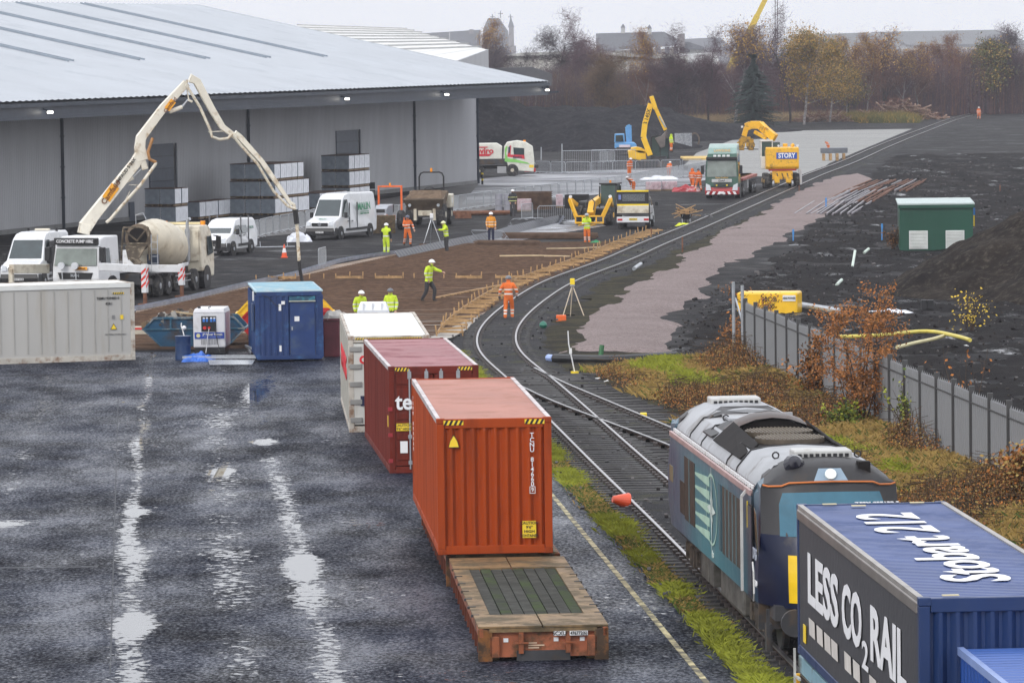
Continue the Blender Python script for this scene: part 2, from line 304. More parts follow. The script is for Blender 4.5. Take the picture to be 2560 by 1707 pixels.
# ================================================================ TERRAIN SHEETS
gb=MB(); gb.add([(-3000,20,0),(3000,20,0),(3000,5200,0),(-3000,5200,0)],[(0,1,2,3)]); struct(gb.obj('ground',MT['ash_ground']),label='dark ash ground of the site')
EDG=lambda y: 1.05-.0735*(y-127.5)      # line where the yard paving meets the grass
yard=[Vector((-70,40,0)),Vector((EDG(40),40,0)),Vector((EDG(169),169,0)),Vector((-2.6,174,0)),Vector((-9,176,0)),Vector((-22,178,0)),Vector((-70,176,0))]
struct(sheet('asphalt_yard',yard,MT['wet_asphalt'],.012),label='wet dark asphalt yard with lines of standing water')
YL=lambda y:.98-.0692*(y-118.1)
b=MB(); n=26
for i in range(n):     # concrete edge slabs, each with its own joint
    y0=60+i*4.4; y1=y0+4.36
    b.add([(YL(y0)+.62,y0,.03),(EDG(y0)+.05,y0,.03),(EDG(y1)+.05,y1,.03),(YL(y1)+.62,y1,.03)],[(0,1,2,3)])
struct(b.obj('edge_path',MT['wet_concrete_path']),label='strip of concrete slabs along the grass verge')
b=MB(); b.add([(YL(60)-.06,60,.02),(YL(60)+.06,60,.02),(YL(150)+.06,150,.02),(YL(150)-.06,150,.02)],[(0,1,2,3)]); struct(b.obj('yellow_line',mat('worn_line_paint',(.55,.47,.25),.6,var=.3,scale=3,dirt=(.06,.06,.06),damt=.75,dscale=2.5)))
b=MB(); b.add([(-60,S(0,1417).y-.1,.018),(-9.3,S(300,1417).y-.1,.018),(-9.3,S(300,1417).y+.12,.018),(-60,S(0,1417).y+.12,.018)],[(0,1,2,3)])
b.add([(S(352,960).x-.22,153,.018),(S(352,960).x-.19,153,.018),(-7.47,85,.018),(-7.5,85,.018)],[(0,1,2,3)])
struct(b.obj('faded_bay_line',mat('faded_line_paint',(.18,.19,.21),.6,var=.3,scale=3,dirt=(.035,.037,.045),damt=1.1,dscale=1.5)))
# concreting bay
SLAB=[g(*p) for p in ((312,716),(570,655),(760,612),(905,585),(1000,566),(1400,584),(1500,548),(1330,622),(1196,684),(1100,742),(1040,778),(985,786),(310,800))]
struct(sheet('reinforcement_bay',SLAB,MT['rebar_mat_ground'],.05),label='brown reinforcement bay ready for concrete')
0 and struct(sheet('wet_poured_concrete',noisy([g(*p) for p in ((860,788),(930,760),(1000,722),(1085,700),(1100,735),(1040,775),(985,784))],1.2,1.5),MT['fresh_concrete'],.09),label='grey patch of freshly poured concrete')
struct(sheet('membrane_bay',[g(*p) for p in ((1000,566),(1200,527),(1352,500),(1392,520),(1300,535),(1180,556),(1240,563),(1400,570),(1400,584))],mat('plastic_membrane',(.15,.16,.19),.25,var=.4,scale=.5,dirt=(.06,.05,.045),damt=.6,dscale=.6,bump=.05,bscale=1.5),.03))
b=MB(); rb=random.Random(3)
for i in range(150):   # bars across, then bars along
    t=i/150; y=177+ t*93; xl=-16.2+ (y-205)*.19 if y>200 else -17; xr=-2.6+(y-184)*.122
    xl=max(xl,-17.); xl=xl if y<262 else -5.6
    b.bar((xl+.3,y,.10),(xr-.4,y+rb.uniform(-.2,.2),.10),.035)
for i in range(0):
    x=-16+i*1.15; y0=184 if x<-3 else 184+(x+2.6)*8.2; y1=min(206+(x+16)*5.6,268)
    if y1-y0>4: b.bar((x,y0,.13),(x+rb.uniform(-.2,.2),y1,.13),.03)
o=b.obj('reinforcement_bars',RST); o['kind']='stuff'; o['label']='thin rusty reinforcing bars laid over the bay'
struct(sheet('far_concrete_slab',[g(*p) for p in ((1560,392),(1600,352),(1740,302),(2095,297),(1905,376),(1860,410),(1700,405)) ],MT['pale_concrete'],.03),label='pale finished concrete slab beside the track')
struct(sheet('wet_road',[g(*p) for p in ((1098,412),(1250,398),(1640,380),(1640,410),(1560,430),(1330,452),(1060,470),(1098,425))],MT['wet_concrete_road'],.03),label='wet pale service road past the warehouse corner')
struct(sheet('apron',[g(*p) for p in ((300,560),(1100,420),(1330,452),(1000,500),(860,520),(600,545),(480,600),(250,640))],mat('apron_concrete',(.065,.06,.058),.6,var=.35,scale=.4,bump=.02,bscale=5),.02),label='dirty grey apron in front of the warehouse')
GRP=[(1400,884),(1654,881),(1668,850),(1673,793),(1698,780),(1737,733),(1792,680),(1842,655),(1881,628),(1930,612),(1990,570),(2050,541),(2150,470),(2250,425),(2150,430),(2041,458),(1971,490),(1887,544),(1784,589),(1718,633),(1682,666),(1585,710),(1516,749),(1447,799)]

# ---- muddy ground right of the track (real relief)
def grid(name,x0,x1,y0,y1,nx,ny,fz,m,inside=None,label=None,kind='structure'):
    b=MB(); vs=[];ix={}
    for j in range(ny+1):
        for i in range(nx+1):
            x=x0+(x1-x0)*i/nx; y=y0+(y1-y0)*j/ny; vs.append((x,y,fz(x,y)))
    fs=[]
    for j in range(ny):
        for i in range(nx):
            x=x0+(x1-x0)*(i+.5)/nx; y=y0+(y1-y0)*(j+.5)/ny
            if inside is None or inside(x,y): a=j*(nx+1)+i; fs.append((a,a+1,a+nx+2,a+nx+1))
    b.add(vs,fs); o=b.obj(name,m,smooth=True); return struct(o,kind,label)
fence_x=lambda y: 8.35+(164.4-y)*.0868
def mudz(x,y):
    e=min(1,max(0,(x-(4.4+(y-170)*.112))/1.5))*min(1,max(0,(y-168)/3))+min(1,max(0,(x-fence_x(y)-.3)/1.5))*(1 if y<168 else 0)
    s=min(1,e); n_=noise.fractal(Vector((x*.35,y*.16,3)),1,2,6)*.24+noise.fractal(Vector((x*1.6,y*.6,8)),1,2,5)*.12
    return -.12+s*(.17+n_*.8) if s>0 else -.3
def mudin(x,y):
    if y<168: return x>fence_x(y)+.25
    if y<205: return x>4.6+(y-168)*.05
    if y<235: return x>6.5+(y-205)*.17
    return x>11.6+(y-235)*.115
GP2=[S(*p) for p in GRP]
def sdist(x,y):
    ins=False; dm=1e9; n=len(GP2)
    for i in range(n):
        a,b_=GP2[i],GP2[(i+1)%n]
        if (a.y>y)!=(b_.y>y) and x<(b_.x-a.x)*(y-a.y)/(b_.y-a.y)+a.x: ins=not ins
        ex,ey=b_.x-a.x,b_.y-a.y; t=max(0,min(1,((x-a.x)*ex+(y-a.y)*ey)/(ex*ex+ey*ey+1e-9))); d=math.hypot(x-a.x-ex*t,y-a.y-ey*t); dm=min(dm,d)
    return dm if ins else -dm
def gravz(x,y):
    d=sdist(x,y)+noise.fractal(Vector((x*.5,y*.12,2)),1,2,5)*.9
    return .02+.16*max(-1.5,min(1,d/.9))+noise.fractal(Vector((x*1.8,y*.9,5)),1,2,3)*.035
gcx=lambda y: 3.7+(y-175)*.085 if y<300 else 14.3+(y-300)*.13
grid('gravel_strip',0.5,30,168,470,110,300,gravz,MT['pink_gravel'],lambda x,y:sdist(x,y)>-1.6,'strip of pink granite gravel beside the track')
grid('churned_mud',4,62,100,470,210,520,mudz,MT['black_mud'],mudin,'churned black mud right of the gravel')
def heap(name,cx,cy,rx,ry,h,m,seed,label,rz=0,p=1.25,n=64,rings=30,amp=.12,cat='spoil heap'):
    b=MB(); vs=[(0,0,h)]; fs=[]
    for j in range(1,rings+1):
        r=j/rings
        for i in range(n):
            t=2*math.pi*i/n; w=1+.22*noise.noise(Vector((math.cos(t)*1.2,math.sin(t)*1.2,seed)))
            x=math.cos(t)*r*rx*w; y=math.sin(t)*r*ry*w
            z=h*(1-r**p)**1.1 if r<1 else 0
            z+=noise.fractal(Vector((x*.35,y*.35,seed)),1,2.1,6)*amp*h*min(1,(1-r)*6+.05)+noise.fractal(Vector((x*1.6,y*1.6,seed)),1,2.1,4)*.05
            vs.append((x,y,max(z,-.3) if r<1 else -.3))
    for i in range(n): fs.append((0,1+i,1+(i+1)%n))
    for j in range(rings-1):
        for i in range(n): a=1+j*n+i; c=1+j*n+(i+1)%n; fs.append((a,a+n,c+n,c))
    b.add(vs,fs); o=b.obj(name,m,smooth=True,loc=(cx,cy,0),rz=rz)
    return tag(o,label,cat)
k=NT('brown_spoil'); a=k.noise(.35,9,.65); b_=k.noise(2.6,9,.72); c_=k.noise(.7,7,.6,vec=k.mapv((1,1,.5),rot=(0,.4,.3)))
col=k.mix(k.rng(a,.38,.62),(.015,.012,.011),(.034,.027,.022)); col=k.mix(k.rng(b_,.5,.72),col,(.10,.085,.07)); col=k.mix(k.rng(c_,.58,.68),col,(.014,.012,.012)); k.set(Base_Color=col,Roughness=.9,Specular_IOR_Level=.08); k.bump(b_,.3)
k=NT('black_spoil'); a=k.noise(.25,9,.65); b_=k.noise(1.6,9,.72)
col=k.mix(k.rng(a,.38,.62),(.010,.010,.014),(.024,.023,.027)); col=k.mix(k.rng(b_,.5,.72),col,(.06,.057,.06)); k.set(Base_Color=col,Roughness=.9,Specular_IOR_Level=.08); k.bump(b_,.35)
q=S(2720,735); heap('spoil_heap',q.x+.3,q.y+6,9.6,17,4.9,MT['brown_spoil'],1.3,'tall brown spoil heap rising at the right edge in front of the green kiosk',p=1.05,amp=.10,n=110,rings=60)
q=S(1150,372); heap('spoil_heap',q.x,q.y+12,15,20,8.2,MT['black_spoil'],4.1,'tallest black ash heap, just behind the warehouse corner',p=1.1,amp=.09)
q=S(1430,368); heap('spoil_heap',q.x-3,q.y+60,26,16,3.8,MT['black_spoil'],7.7,'long low ash heap behind the temporary wire fencing',p=2.2)
q=S(1445,381); heap('spoil_heap',q.x+2,q.y+20,12,18,3.7,MT['black_spoil'],9.2,'rounded black ash heap left of the blue excavator',p=1.5)
q=S(1640,372); heap('spoil_heap',q.x,q.y+50,15,20,4.0,MT['black_spoil'],12.5,'sloping dark ash heap behind the yellow tracked excavator',p=1.3)
q=S(1760,345); heap('spoil_heap',q.x,q.y+40,14,26,1.5,MT['black_spoil'],15.5,'flat tail of ash running out toward the far slab',p=1.2)
# ================================================================ TRACKS
def Lz(L,z=.16): return [S(*p,z) for p in L]
ALp=[(2504,272),(2395,292),(2285,330),(2190,367),(2100,406),(2013,438),(1924,476),(1807,525.5),(1700,571),(1600,610),(1500,654),(1366.6,701),(1295,741.5),(1240,780),(1203,815),(1188,855),(1202,892),(1260,939.6),(1378.6,1056.8),(1505,1184),(1646,1320)]
AL=Lz(ALp)
far=Vector((205,1500,.16)); near0=Vector((5.15,82,.16)); near1=Vector((7.0,55,.16))
AL=[AL[0]+(AL[0]-AL[1])*.6]+AL+[near0,near1]
AL=catmull(AL,2.)[::-1]
for _ in range(12): AL=[AL[0]]+[(AL[i-1]+AL[i]*2+AL[i+1])/4 for i in range(1,len(AL)-1)]+[AL[-1]]
AL=resample(AL,1.)
def offs(P,d):   # offset to the right of travel away from camera
    out=[]
    for i,p in enumerate(P):
        t=(P[min(i+1,len(P)-1)]-P[max(i-1,0)]); t.z=0; t.normalize(); out.append(p+Vector((t.y,-t.x,0))*d)
    return out
ACL=offs(AL,.75)      # centre line of the main track
SLP=mat('weathered_sleeper',(.045,.042,.042),.75,var=.35,scale=3,dirt=(.11,.11,.11),damt=.4,dscale=3)
RLT=mat('rail_head_steel',(.34,.33,.34),.3,.8,var=.15,scale=3); RLW=mat('rail_web_rust',(.055,.035,.028),.8,var=.3)
def rail(par,P,name='rail',lab=None):
    b=MB(); n=len(P)
    for (a0,a1,z0,z1,m) in ((-.07,.07,-.15,-.13,1),(-.012,.012,-.13,-.035,1),(-.036,.036,-.035,0,0)):
        A=offs(P,a0); B=offs(P,a1); o=[]
        for p,q in zip(A,B): o+=[(p.x,p.y,p.z+z1),(q.x,q.y,q.z+z1),(q.x,q.y,q.z+z0),(p.x,p.y,p.z+z0)]
        b.add(o,[(i*4+k_,i*4+(k_+1)%4,i*4+4+(k_+1)%4,i*4+4+k_) for i in range(n-1) for k_ in range(4)],m)
    r=b.obj(name,[RLT,RLW],par)
    for p in r.data.polygons: pass
    return r
trk=thing('railway_track','main curved railway line of two rails running from the locomotive past the works to the distance','railway track'); trk['kind']='structure'
OFFZ=Vector((0,0,.06))
rail(trk,[p+OFFZ for p in AL]); rail(trk,[p+OFFZ for p in offs(AL,1.5)])
S0=[p for p in ACL if p.y>58]
SL=resample(S0,.68); sm=MB().box((0,0,0),(2.6,.26,.13)).obj('sleeper',SLP,trk); bea=MB().box((0,0,0),(3.6,.28,.13)).obj('sleeper',SLP,trk)
chair=MB(); farS=MB(); first=True
def yawof(P,i): 
    t=P[min(i+1,len(P)-1)]-P[max(i-1,0)]; return math.atan2(-t.x,t.y)
cnt=0
for i,p in enumerate(SL):
    a=yawof(SL,i); R3=Matrix.Rotation(a,3,'Z')
    if p.y<84: continue
    if p.y<262 and cnt<262:
        cnt+=1
        wide=121<p.y<160
        o=sm if first else sm.copy(); 
        if not first: COL.objects.link(o); o.parent=trk
        first=False
        o.location=(p.x,p.y,.045+rnd.uniform(-.008,.008)); o.rotation_euler=(0,0,a+rnd.uniform(-.01,.01))
    elif p.y<700: farS.box((p.x,p.y,.045),(2.6,.26,.13),R3)
    if p.y<420:
        for s_ in(-.75,.75):
            chair.box(p+R3@Vector((s_+.11,0,-.03)),(.1,.18,.1),R3); chair.box(p+R3@Vector((s_-.11,0,-.03)),(.1,.18,.1),R3)
o=chair.obj('rail_chair',mat('rusty_chair',(.05,.04,.038),.6,var=.4,scale=10),trk); o['kind']='stuff'
o=farS.obj('far_sleepers',SLP,trk); o['kind']='stuff'
# turnout to the right
def sm3(L,z=.22,k=8):
    P=catmull(Lz(L,z),1.)
    for _ in range(k): P=[P[0]]+[(P[i-1]+P[i]*2+P[i+1])/4 for i in range(1,len(P)-1)]+[P[-1]]
    return P
BR=[(1336,918),(1403,952),(1470,980),(1537,1008),(1651,1056),(1800,1118),(2000,1200)]; BL=[(1262,944),(1305,965),(1381,1001),(1470,1034.5),(1503.7,1047),(1651,1102),(1800,1165),(2000,1255)]
tb=thing('railway_turnout','branch of the railway turning off to the right behind the locomotive','railway track'); tb['kind']='structure'
BRw=sm3(BR)[::-1]; BLw=sm3(BL)[::-1]; rail(tb,BRw); rail(tb,BLw)
o=bea; o.parent=tb; o.location=(0,0,-5); ch=MB(); first=True; nb=0
for i,p in enumerate(resample(BRw,.68)):
    if p.y<108: continue
    q=min(BLw,key=lambda r:(r-p).length); c_=(p+q)/2; d=(p-q); 
    if d.length<.5: continue
    a=math.atan2(d.y,d.x)
    o=bea if first else bea.copy()
    if not first: COL.objects.link(o); o.parent=tb
    first=False; o.location=(c_.x+.35,c_.y,.038); o.rotation_euler=(0,0,.07); nb+=1
    for r_ in (p,q):
        for s_ in(-.12,.12): ch.box((r_.x+s_,r_.y,.12),(.12,.2,.11))
o=ch.obj('rail_chair',MT['rusty_chair'],tb); o['kind']='stuff'
# ballast bed under both tracks
def ribbon(name,P,l,r,z,m,label,jit=.3):
    A=offs(P,l); B=offs(P,r); b=MB(); vs=[]
    for i,(p,q) in enumerate(zip(A,B)):
        j=noise.noise(p*.5)*jit; j2=noise.noise(q*.5+Vector((9,9,9)))*jit
        for t in range(5): v=p.lerp(q,t/4); e=(0 if t in(0,4) else 1); vs.append((v.x+(j if t==0 else j2 if t==4 else 0),v.y,(z+(.028 if name=='ballast_bed' and not 118<v.y<166 else 0))*e+.005+noise.noise(v*2)*.028*e))
    n=len(A); b.add(vs,[(i*5+t,i*5+t+1,(i+1)*5+t+1,(i+1)*5+t) for i in range(n-1) for t in range(4)])
    return struct(b.obj(name,m),label=label)
ribbon('ballast_bed',resample(ACL,.7),-1.75,1.95,.085,MT['ballast'],'dark stone ballast under the main track')
ribbon('turnout_ballast',resample(BRw,1.5),-3.2,2.6,.075,MT['ballast'],'dark stone ballast under the turnout')
ribbon('verge_soil',resample([p for p in ACL if p.y<330],1.5),1.8,5.2,.06,MT['moss_soil'],'mossy dark soil beside the track',1.6)
# ================================================================ WAREHOUSE
wh=thing('warehouse','long grey ribbed metal warehouse with a pale shallow roof and wide eaves','warehouse')
WC=S(1197,459); WD=Vector((-.2907,-.9568,0)); WN=Vector((.9568,-.2907,0))   # along the wall toward the camera, outward normal
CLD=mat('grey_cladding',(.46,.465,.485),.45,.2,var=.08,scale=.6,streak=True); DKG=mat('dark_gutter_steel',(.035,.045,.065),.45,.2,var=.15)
RFM=mat('pale_roof_sheet',(.38,.405,.44),.5,.1,var=.06,scale=.25,dirt=(.36,.385,.42),damt=.25,dscale=.3)
LEN=175.; EH=7.55
def wp(s,n_=0,z=0): return WC+WD*s+WN*n_+Vector((0,0,z))
b=MB(); pitch=.30; n=int(LEN/pitch); vs=[]; 
for i in range(n*4+1):
    s=i*pitch/4; o=(0,.08,.08,0)[i%4]; vs+=[wp(s,o,.0),wp(s,o,EH+.5)]
b.add(vs,[(2*i,2*i+1,2*i+3,2*i+2) for i in range(n*4)]); b.obj('wall',CLD,wh)
b=MB(); b.add([wp(-.02,0,0),wp(-.02,0,EH+.6),wp(-.02,-60,EH+.6),wp(-.02,-60,0)],[(0,1,2,3)]); b.obj('wall',CLD,wh)
b=MB(); b.bar(wp(0,.07,.15),wp(LEN,.07,.15),.08,.3); b.obj('plinth',mat('plinth_concrete',(.2,.2,.2),.8),wh)
# roof: overhanging eave and gable, corner fitted to the photograph
EC=Dp(1368,203,0); 
def at_n(u,v,z): return S(u,v,z)
ec=S(1369,204,8.55)          # eave corner, top edge
ov=(ec-WC).dot(WN); so=(ec-WC).dot(WD)
SP=36.; RZ=15.6
rc=Dp(490,13,0)
dr=ray(490,13)
# ridge end: on the verge line perpendicular to the eave
best=None
for k_ in range(200,600):
    w=k_*.1; p=Vector((ec.x,ec.y,0))-WN*w; t=p.y/dr.y; zz=CH+dr.z*t; e=abs(dr.x*t-p.x)
    if best is None or e<best[0]: best=(e,w,zz)
SP,RZ=best[1],best[2]
print('roof',ov,so,SP,RZ)
def rp(s,w,dz=0): z=8.55+(RZ-8.55)*(w/SP); return Vector((ec.x,ec.y,0))+WD*s-WN*w+Vector((0,0,z+dz))
b=MB(); rpitch=1.0; n=int(190/rpitch); vs=[]
for i in range(n*2+1):
    s=i*rpitch/2; dz=(0,.07)[i%2]; vs+=[rp(s,0,dz),rp(s,SP,dz)]
b.add(vs,[(2*i,2*i+1,2*i+3,2*i+2) for i in range(n*2)])
b.add([rp(0,0,-.25),rp(190,0,-.25),rp(190,SP,-.25),rp(0,SP,-.25)],[(0,1,2,3)])
b.add([rp(0,SP,0),rp(190,SP,0),rp(190,SP,0)-WN*SP-Vector((0,0,RZ-8.5)),rp(0,SP,0)-WN*SP-Vector((0,0,RZ-8.5))],[(0,1,2,3)])
b.obj('roof',RFM,wh)
b=MB(); b.bar(rp(-.03,0,-.1),rp(-.03,SP,-.1),.1,.32); b.obj('verge_trim',RFM,wh)
for i in range(10):
    s=26+i*13.0; b=MB()
    for dd in (0,.9): b.bar(rp(s+dd,SP*.33,.12),rp(s+dd,SP*.985,.12),.16,.12)
    b.obj('roof_seam',mat('dark_roof_seam',(.22,.26,.31),.5),wh)
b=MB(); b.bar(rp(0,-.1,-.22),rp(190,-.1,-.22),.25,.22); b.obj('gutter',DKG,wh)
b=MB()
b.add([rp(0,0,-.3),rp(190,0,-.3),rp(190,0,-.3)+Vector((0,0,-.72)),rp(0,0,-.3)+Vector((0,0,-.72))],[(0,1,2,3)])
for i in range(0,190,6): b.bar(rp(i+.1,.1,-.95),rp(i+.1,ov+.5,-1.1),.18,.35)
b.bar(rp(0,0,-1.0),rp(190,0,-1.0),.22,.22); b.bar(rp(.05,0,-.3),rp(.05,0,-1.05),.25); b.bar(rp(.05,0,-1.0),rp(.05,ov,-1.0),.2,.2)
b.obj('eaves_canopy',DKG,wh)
for u in (156,622,1037,1195):
    dq=ray(u,450); n0=WC+WN*.12; t=(n0-Vector((0,0,0))).dot(WN)/Vector((dq.x,dq.y,0)).dot(WN); s=(Vector((dq.x*t,dq.y*t,0))-WC).dot(WD); s=max(s,.06)
    b=MB(); b.bar(wp(s,.16,0),wp(s,.16,EH-.1),.2,.2); b.bar(wp(s,.16,EH-.2),wp(s,ov-.2,EH+.1),.16,.16)
    for z in (2,4,6): b.box(wp(s,.16,z),(.3,.3,.08))
    b.obj('downpipe',DKG,wh)
def wall_s(u):
    dq=ray(u,450); t=WC.dot(WN)/Vector((dq.x,dq.y,0)).dot(WN); return (Vector((dq.x*t,dq.y*t,0))-WC).dot(WD)
for (u0,u1,v0) in ((371,430,360),(838,892,326),(318,330,505)):
    s0,s1=wall_s(u0),wall_s(u1); sm_=(s0+s1)/2; dp=wp(sm_,0,0).y; z1=Dp((u0+u1)/2,v0,dp).z; 
    b=MB(); b.bar(wp(s0,.1,z1/2),wp(s1,.1,z1/2),.1,z1)
    d=b.obj('door',mat('slate_door',(.075,.09,.12),.5,var=.1),wh)
    if u1-u0>20:
        b=MB()
        for i in range(1,6): b.bar(wp(s0,.17,z1*i/6),wp(s1,.17,z1*i/6),.05,.06)
        b.bar(wp(s1-.4,.18,0),wp(s1-.4,.18,z1),.25,.06,up=WN); b.obj('door_panel_joint',DKG,d)
for (u,v) in ((108,275),(853,236),(1103,224),(1355,213)):
    dq=ray(u,v); dn=(Vector((ec.x,ec.y,0))).dot(WN)/Vector((dq.x,dq.y,0)).dot(WN); s=max(.4,(Vector((dq.x*dn,dq.y*dn,0))-Vector((ec.x,ec.y,0))).dot(WD))
    b=MB(); b.box(rp(s,-.45,-.6),(.32,.4,.13)); l=b.obj('eaves_lamp',LMP,wh)
    b=MB(); b.bar(rp(s,0,-.5),rp(s,-.4,-.5),.1); b.obj('lamp_bracket',DKG,l)
# ================================================================ CONTAINERS
def corr(b,o,al,outw,up,L,H_,pitch,dep,m=None,duty=.3):
    o=Vector(o);al=Vector(al);outw=Vector(outw);up=Vector(up); n=max(1,round(L/pitch)); p=L/n; vs=[]
    for i in range(n):
        for f,d in((0,0),(duty,0),(.5,dep),(.5+duty,dep)): q=o+al*(p*(i+f))+outw*d; vs+=[q,q+up*H_]
    q=o+al*L; vs+=[q,q+up*H_]; k=len(vs)//2
    return b.add(vs,[(2*i,2*i+2,2*i+3,2*i+1) for i in range(k-1)],m)
def place(corner_near_left,yaw_deg,L,W_):
    a=R(yaw_deg); d=Vector((-math.sin(a),math.cos(a),0)); e=Vector((math.cos(a),math.sin(a),0)); c=Vector(corner_near_left)+d*L/2+e*W_/2
    return c,a
def hazard(par,c,w,h,al=Vector((1,0,0)),outw=Vector((0,-1,0)),n=5,name='hazard_strip'):
    c=Vector(c); b=MB(); b.add([c-al*w/2,c+al*w/2,c+al*w/2+Vector((0,0,h)),c-al*w/2+Vector((0,0,h))],[(0,1,2,3)],0)
    for i in range(n):
        x0=-w/2+w*i/n; q=c+outw*.004; sl=w/n*.5
        b.add([q+al*x0,q+al*(x0+sl),q+al*min(x0+sl*2,w/2)+Vector((0,0,h)),q+al*(x0+sl)+Vector((0,0,h))],[(0,1,2,3)],1)
    return b.obj(name,[YPL,BTX],par)
def container(label,loc,rz,L,W_,Hh,m,mroof,mframe=None,doors=False,near='corr',side='corr',group=None,rp_=.22,roofedge=None,flat=False):
    t=thing('shipping_container',label,'shipping container',loc,rz,group); mf=mframe or m; hx=W_/2; hy=L/2
    b=MB()
    for x in(-1,1):
        for y in(-1,1): b.box((x*(hx-.08),y*(hy-.08),Hh/2),(.16,.16,Hh-.24))
    for x in(-1,1): b.box((x*(hx-.05),0,.09),(.10,L-.34,.16)); 
    for y in(-1,1): b.box((0,y*(hy-.06),Hh-.11),(W_-.34,.11,.2)); b.box((0,y*(hy-.06),.1),(W_-.34,.11,.18))
    b.obj('frame',mf,t,bevel=.012)
    re=roofedge or mf; b=MB()
    for x in(-1,1): b.box((x*(hx-.045),0,Hh-.055),(.09,L-.34,.11))
    b.obj('roof_rail',re,t)
    cs=MB().box((0,0,0),(.18,.18,.12)).obj('corner_casting',mf,t,bevel=.015); fc=True
    for x in(-1,1):
        for y in(-1,1):
            for z in(.06,Hh-.058):
                o=cs if fc else cs.copy()
                if not fc: COL.objects.link(o); o.parent=t
                fc=False; o.location=(x*(hx-.087),y*(hy-.087),z)
    for x in(-1,1):
        b=MB()
        if side=='corr' and not flat: corr(b,(x*(hx-.055),-hy+.16,.16),(0,1,0),(x,0,0),(0,0,1),L-.32,Hh-.27,.28,.036)
        else: b.add([(x*(hx-.02),-hy+.16,.16),(x*(hx-.02),hy-.16,.16),(x*(hx-.02),hy-.16,Hh-.1),(x*(hx-.02),-hy+.16,Hh-.1)],[(0,1,2,3)])
        b.obj('side_panel',m,t)
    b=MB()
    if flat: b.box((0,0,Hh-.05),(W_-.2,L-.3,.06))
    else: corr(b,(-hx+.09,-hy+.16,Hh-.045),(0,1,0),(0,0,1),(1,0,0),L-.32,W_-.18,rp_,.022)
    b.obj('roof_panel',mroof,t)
    for y in(-1,1):
        if y==-1 and near!='corr': continue
        b=MB(); corr(b,(-hx+.16,y*(hy-.085),.19),(1,0,0),(0,y,0),(0,0,1),W_-.32,Hh-.4,.235,.075,duty=.2); b.obj('end_panel',m,t)
    return t
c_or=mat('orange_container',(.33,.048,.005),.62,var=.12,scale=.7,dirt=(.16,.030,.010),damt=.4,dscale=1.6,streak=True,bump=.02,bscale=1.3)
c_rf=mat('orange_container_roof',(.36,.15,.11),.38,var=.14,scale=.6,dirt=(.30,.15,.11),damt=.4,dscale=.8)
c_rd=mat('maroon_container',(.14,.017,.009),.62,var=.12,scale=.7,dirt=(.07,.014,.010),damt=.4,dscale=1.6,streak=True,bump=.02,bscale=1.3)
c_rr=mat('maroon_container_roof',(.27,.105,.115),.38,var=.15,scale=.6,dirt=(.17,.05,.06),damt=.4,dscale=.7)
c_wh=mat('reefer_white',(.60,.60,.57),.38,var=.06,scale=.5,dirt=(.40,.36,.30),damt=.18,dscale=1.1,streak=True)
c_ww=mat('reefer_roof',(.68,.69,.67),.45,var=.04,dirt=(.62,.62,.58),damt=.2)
WED=mat('scuffed_rail_edge',(.55,.50,.50),.4,.3,var=.2,dirt=(.3,.2,.18),damt=.3)
RUSTE=mat('rusty_frame_edge',(.48,.45,.40),.6,var=.2,dirt=(.20,.10,.05),damt=.45,dscale=2.5)
# --- orange one on its low cassette
cA,aA=place((-1.62,97.95,.72),3.69,12.19,2.438)
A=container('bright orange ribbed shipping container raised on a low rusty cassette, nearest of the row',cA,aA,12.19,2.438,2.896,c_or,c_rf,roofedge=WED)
yN=-12.19/2-.005
for x in(-.86,.86): hazard(A,(x,yN-.002,2.76),.42,.1,n=4)
t_=MB(); t_.ext([(-.60,yN-.02,2.32),(-.46,yN-.02,2.32),(-.52,yN-.02,2.5),(-.54,yN-.02,2.5)],(0,-.008,0)); 
b=MB(); b.ext([(-.98,yN-.01,2.28),(-.74,yN-.01,2.28),(-.78,yN-.01,2.42),(-.85,yN-.01,2.55),(-.87,yN-.01,2.55),(-.94,yN-.01,2.42)],(0,.004,0)); b.obj('warning_label',BTX,A)
b=MB(); b.ext([(-.965,yN-.015,2.295),(-.755,yN-.015,2.295),(-.79,yN-.015,2.42),(-.855,yN-.015,2.53),(-.865,yN-.015,2.53),(-.93,yN-.015,2.42)],(0,.003,0)); b.obj('warning_label',YPL,A)
zz=2.52
for ch in 'TCNU 814660':
    if ch!=' ': text(A,ch,WTX,(.80,yN-.012,zz),(1,0,0),(0,0,1),.135,bold=.012,sx=1.05)
    zz-=.104
text(A,'9',WTX,(.80,yN-.012,zz-.02),(1,0,0),(0,0,1),.12,bold=.012)
b=MB(); 
for dx,dz,w,h in((-.055,0,.012,.14),(.055,0,.012,.14),(0,.07,.12,.012),(0,-.07,.12,.012)): b.box((.80+dx,yN-.012,zz-.02+dz),(w,.006,h))
b.obj('check_digit_box',WTX,A)
def caution(par,x,y,z,w,h,lines,outw=-1):
    b=MB(); b.box((x,y,z),(w,.01,h)); pl=b.obj('caution_plate',YPL,par); n=len(lines)
    for i,l in enumerate(lines): text(par,l,BTX,(x,y+outw*.008,z+h/2-h*(i+.5)/n),(1,0,0),(0,0,1),h/n*.95,bold=.012,sx=min(1.1,w*1.35/(len(l)*h/n*.62)) if len(l)>3 else 1)
caution(A,.72,yN-.02,.52,.29,.36,['CAUTION','9\'6"','HIGH','CONTAINER'])
for i,ch in enumerate('TCNU 814660'):
    if ch!=' ': text(A,ch,WTX,(-1.232,-12.19/2+11.2,2.5-i*.12),(0,-1,0),(0,0,1),.12,bold=.01)
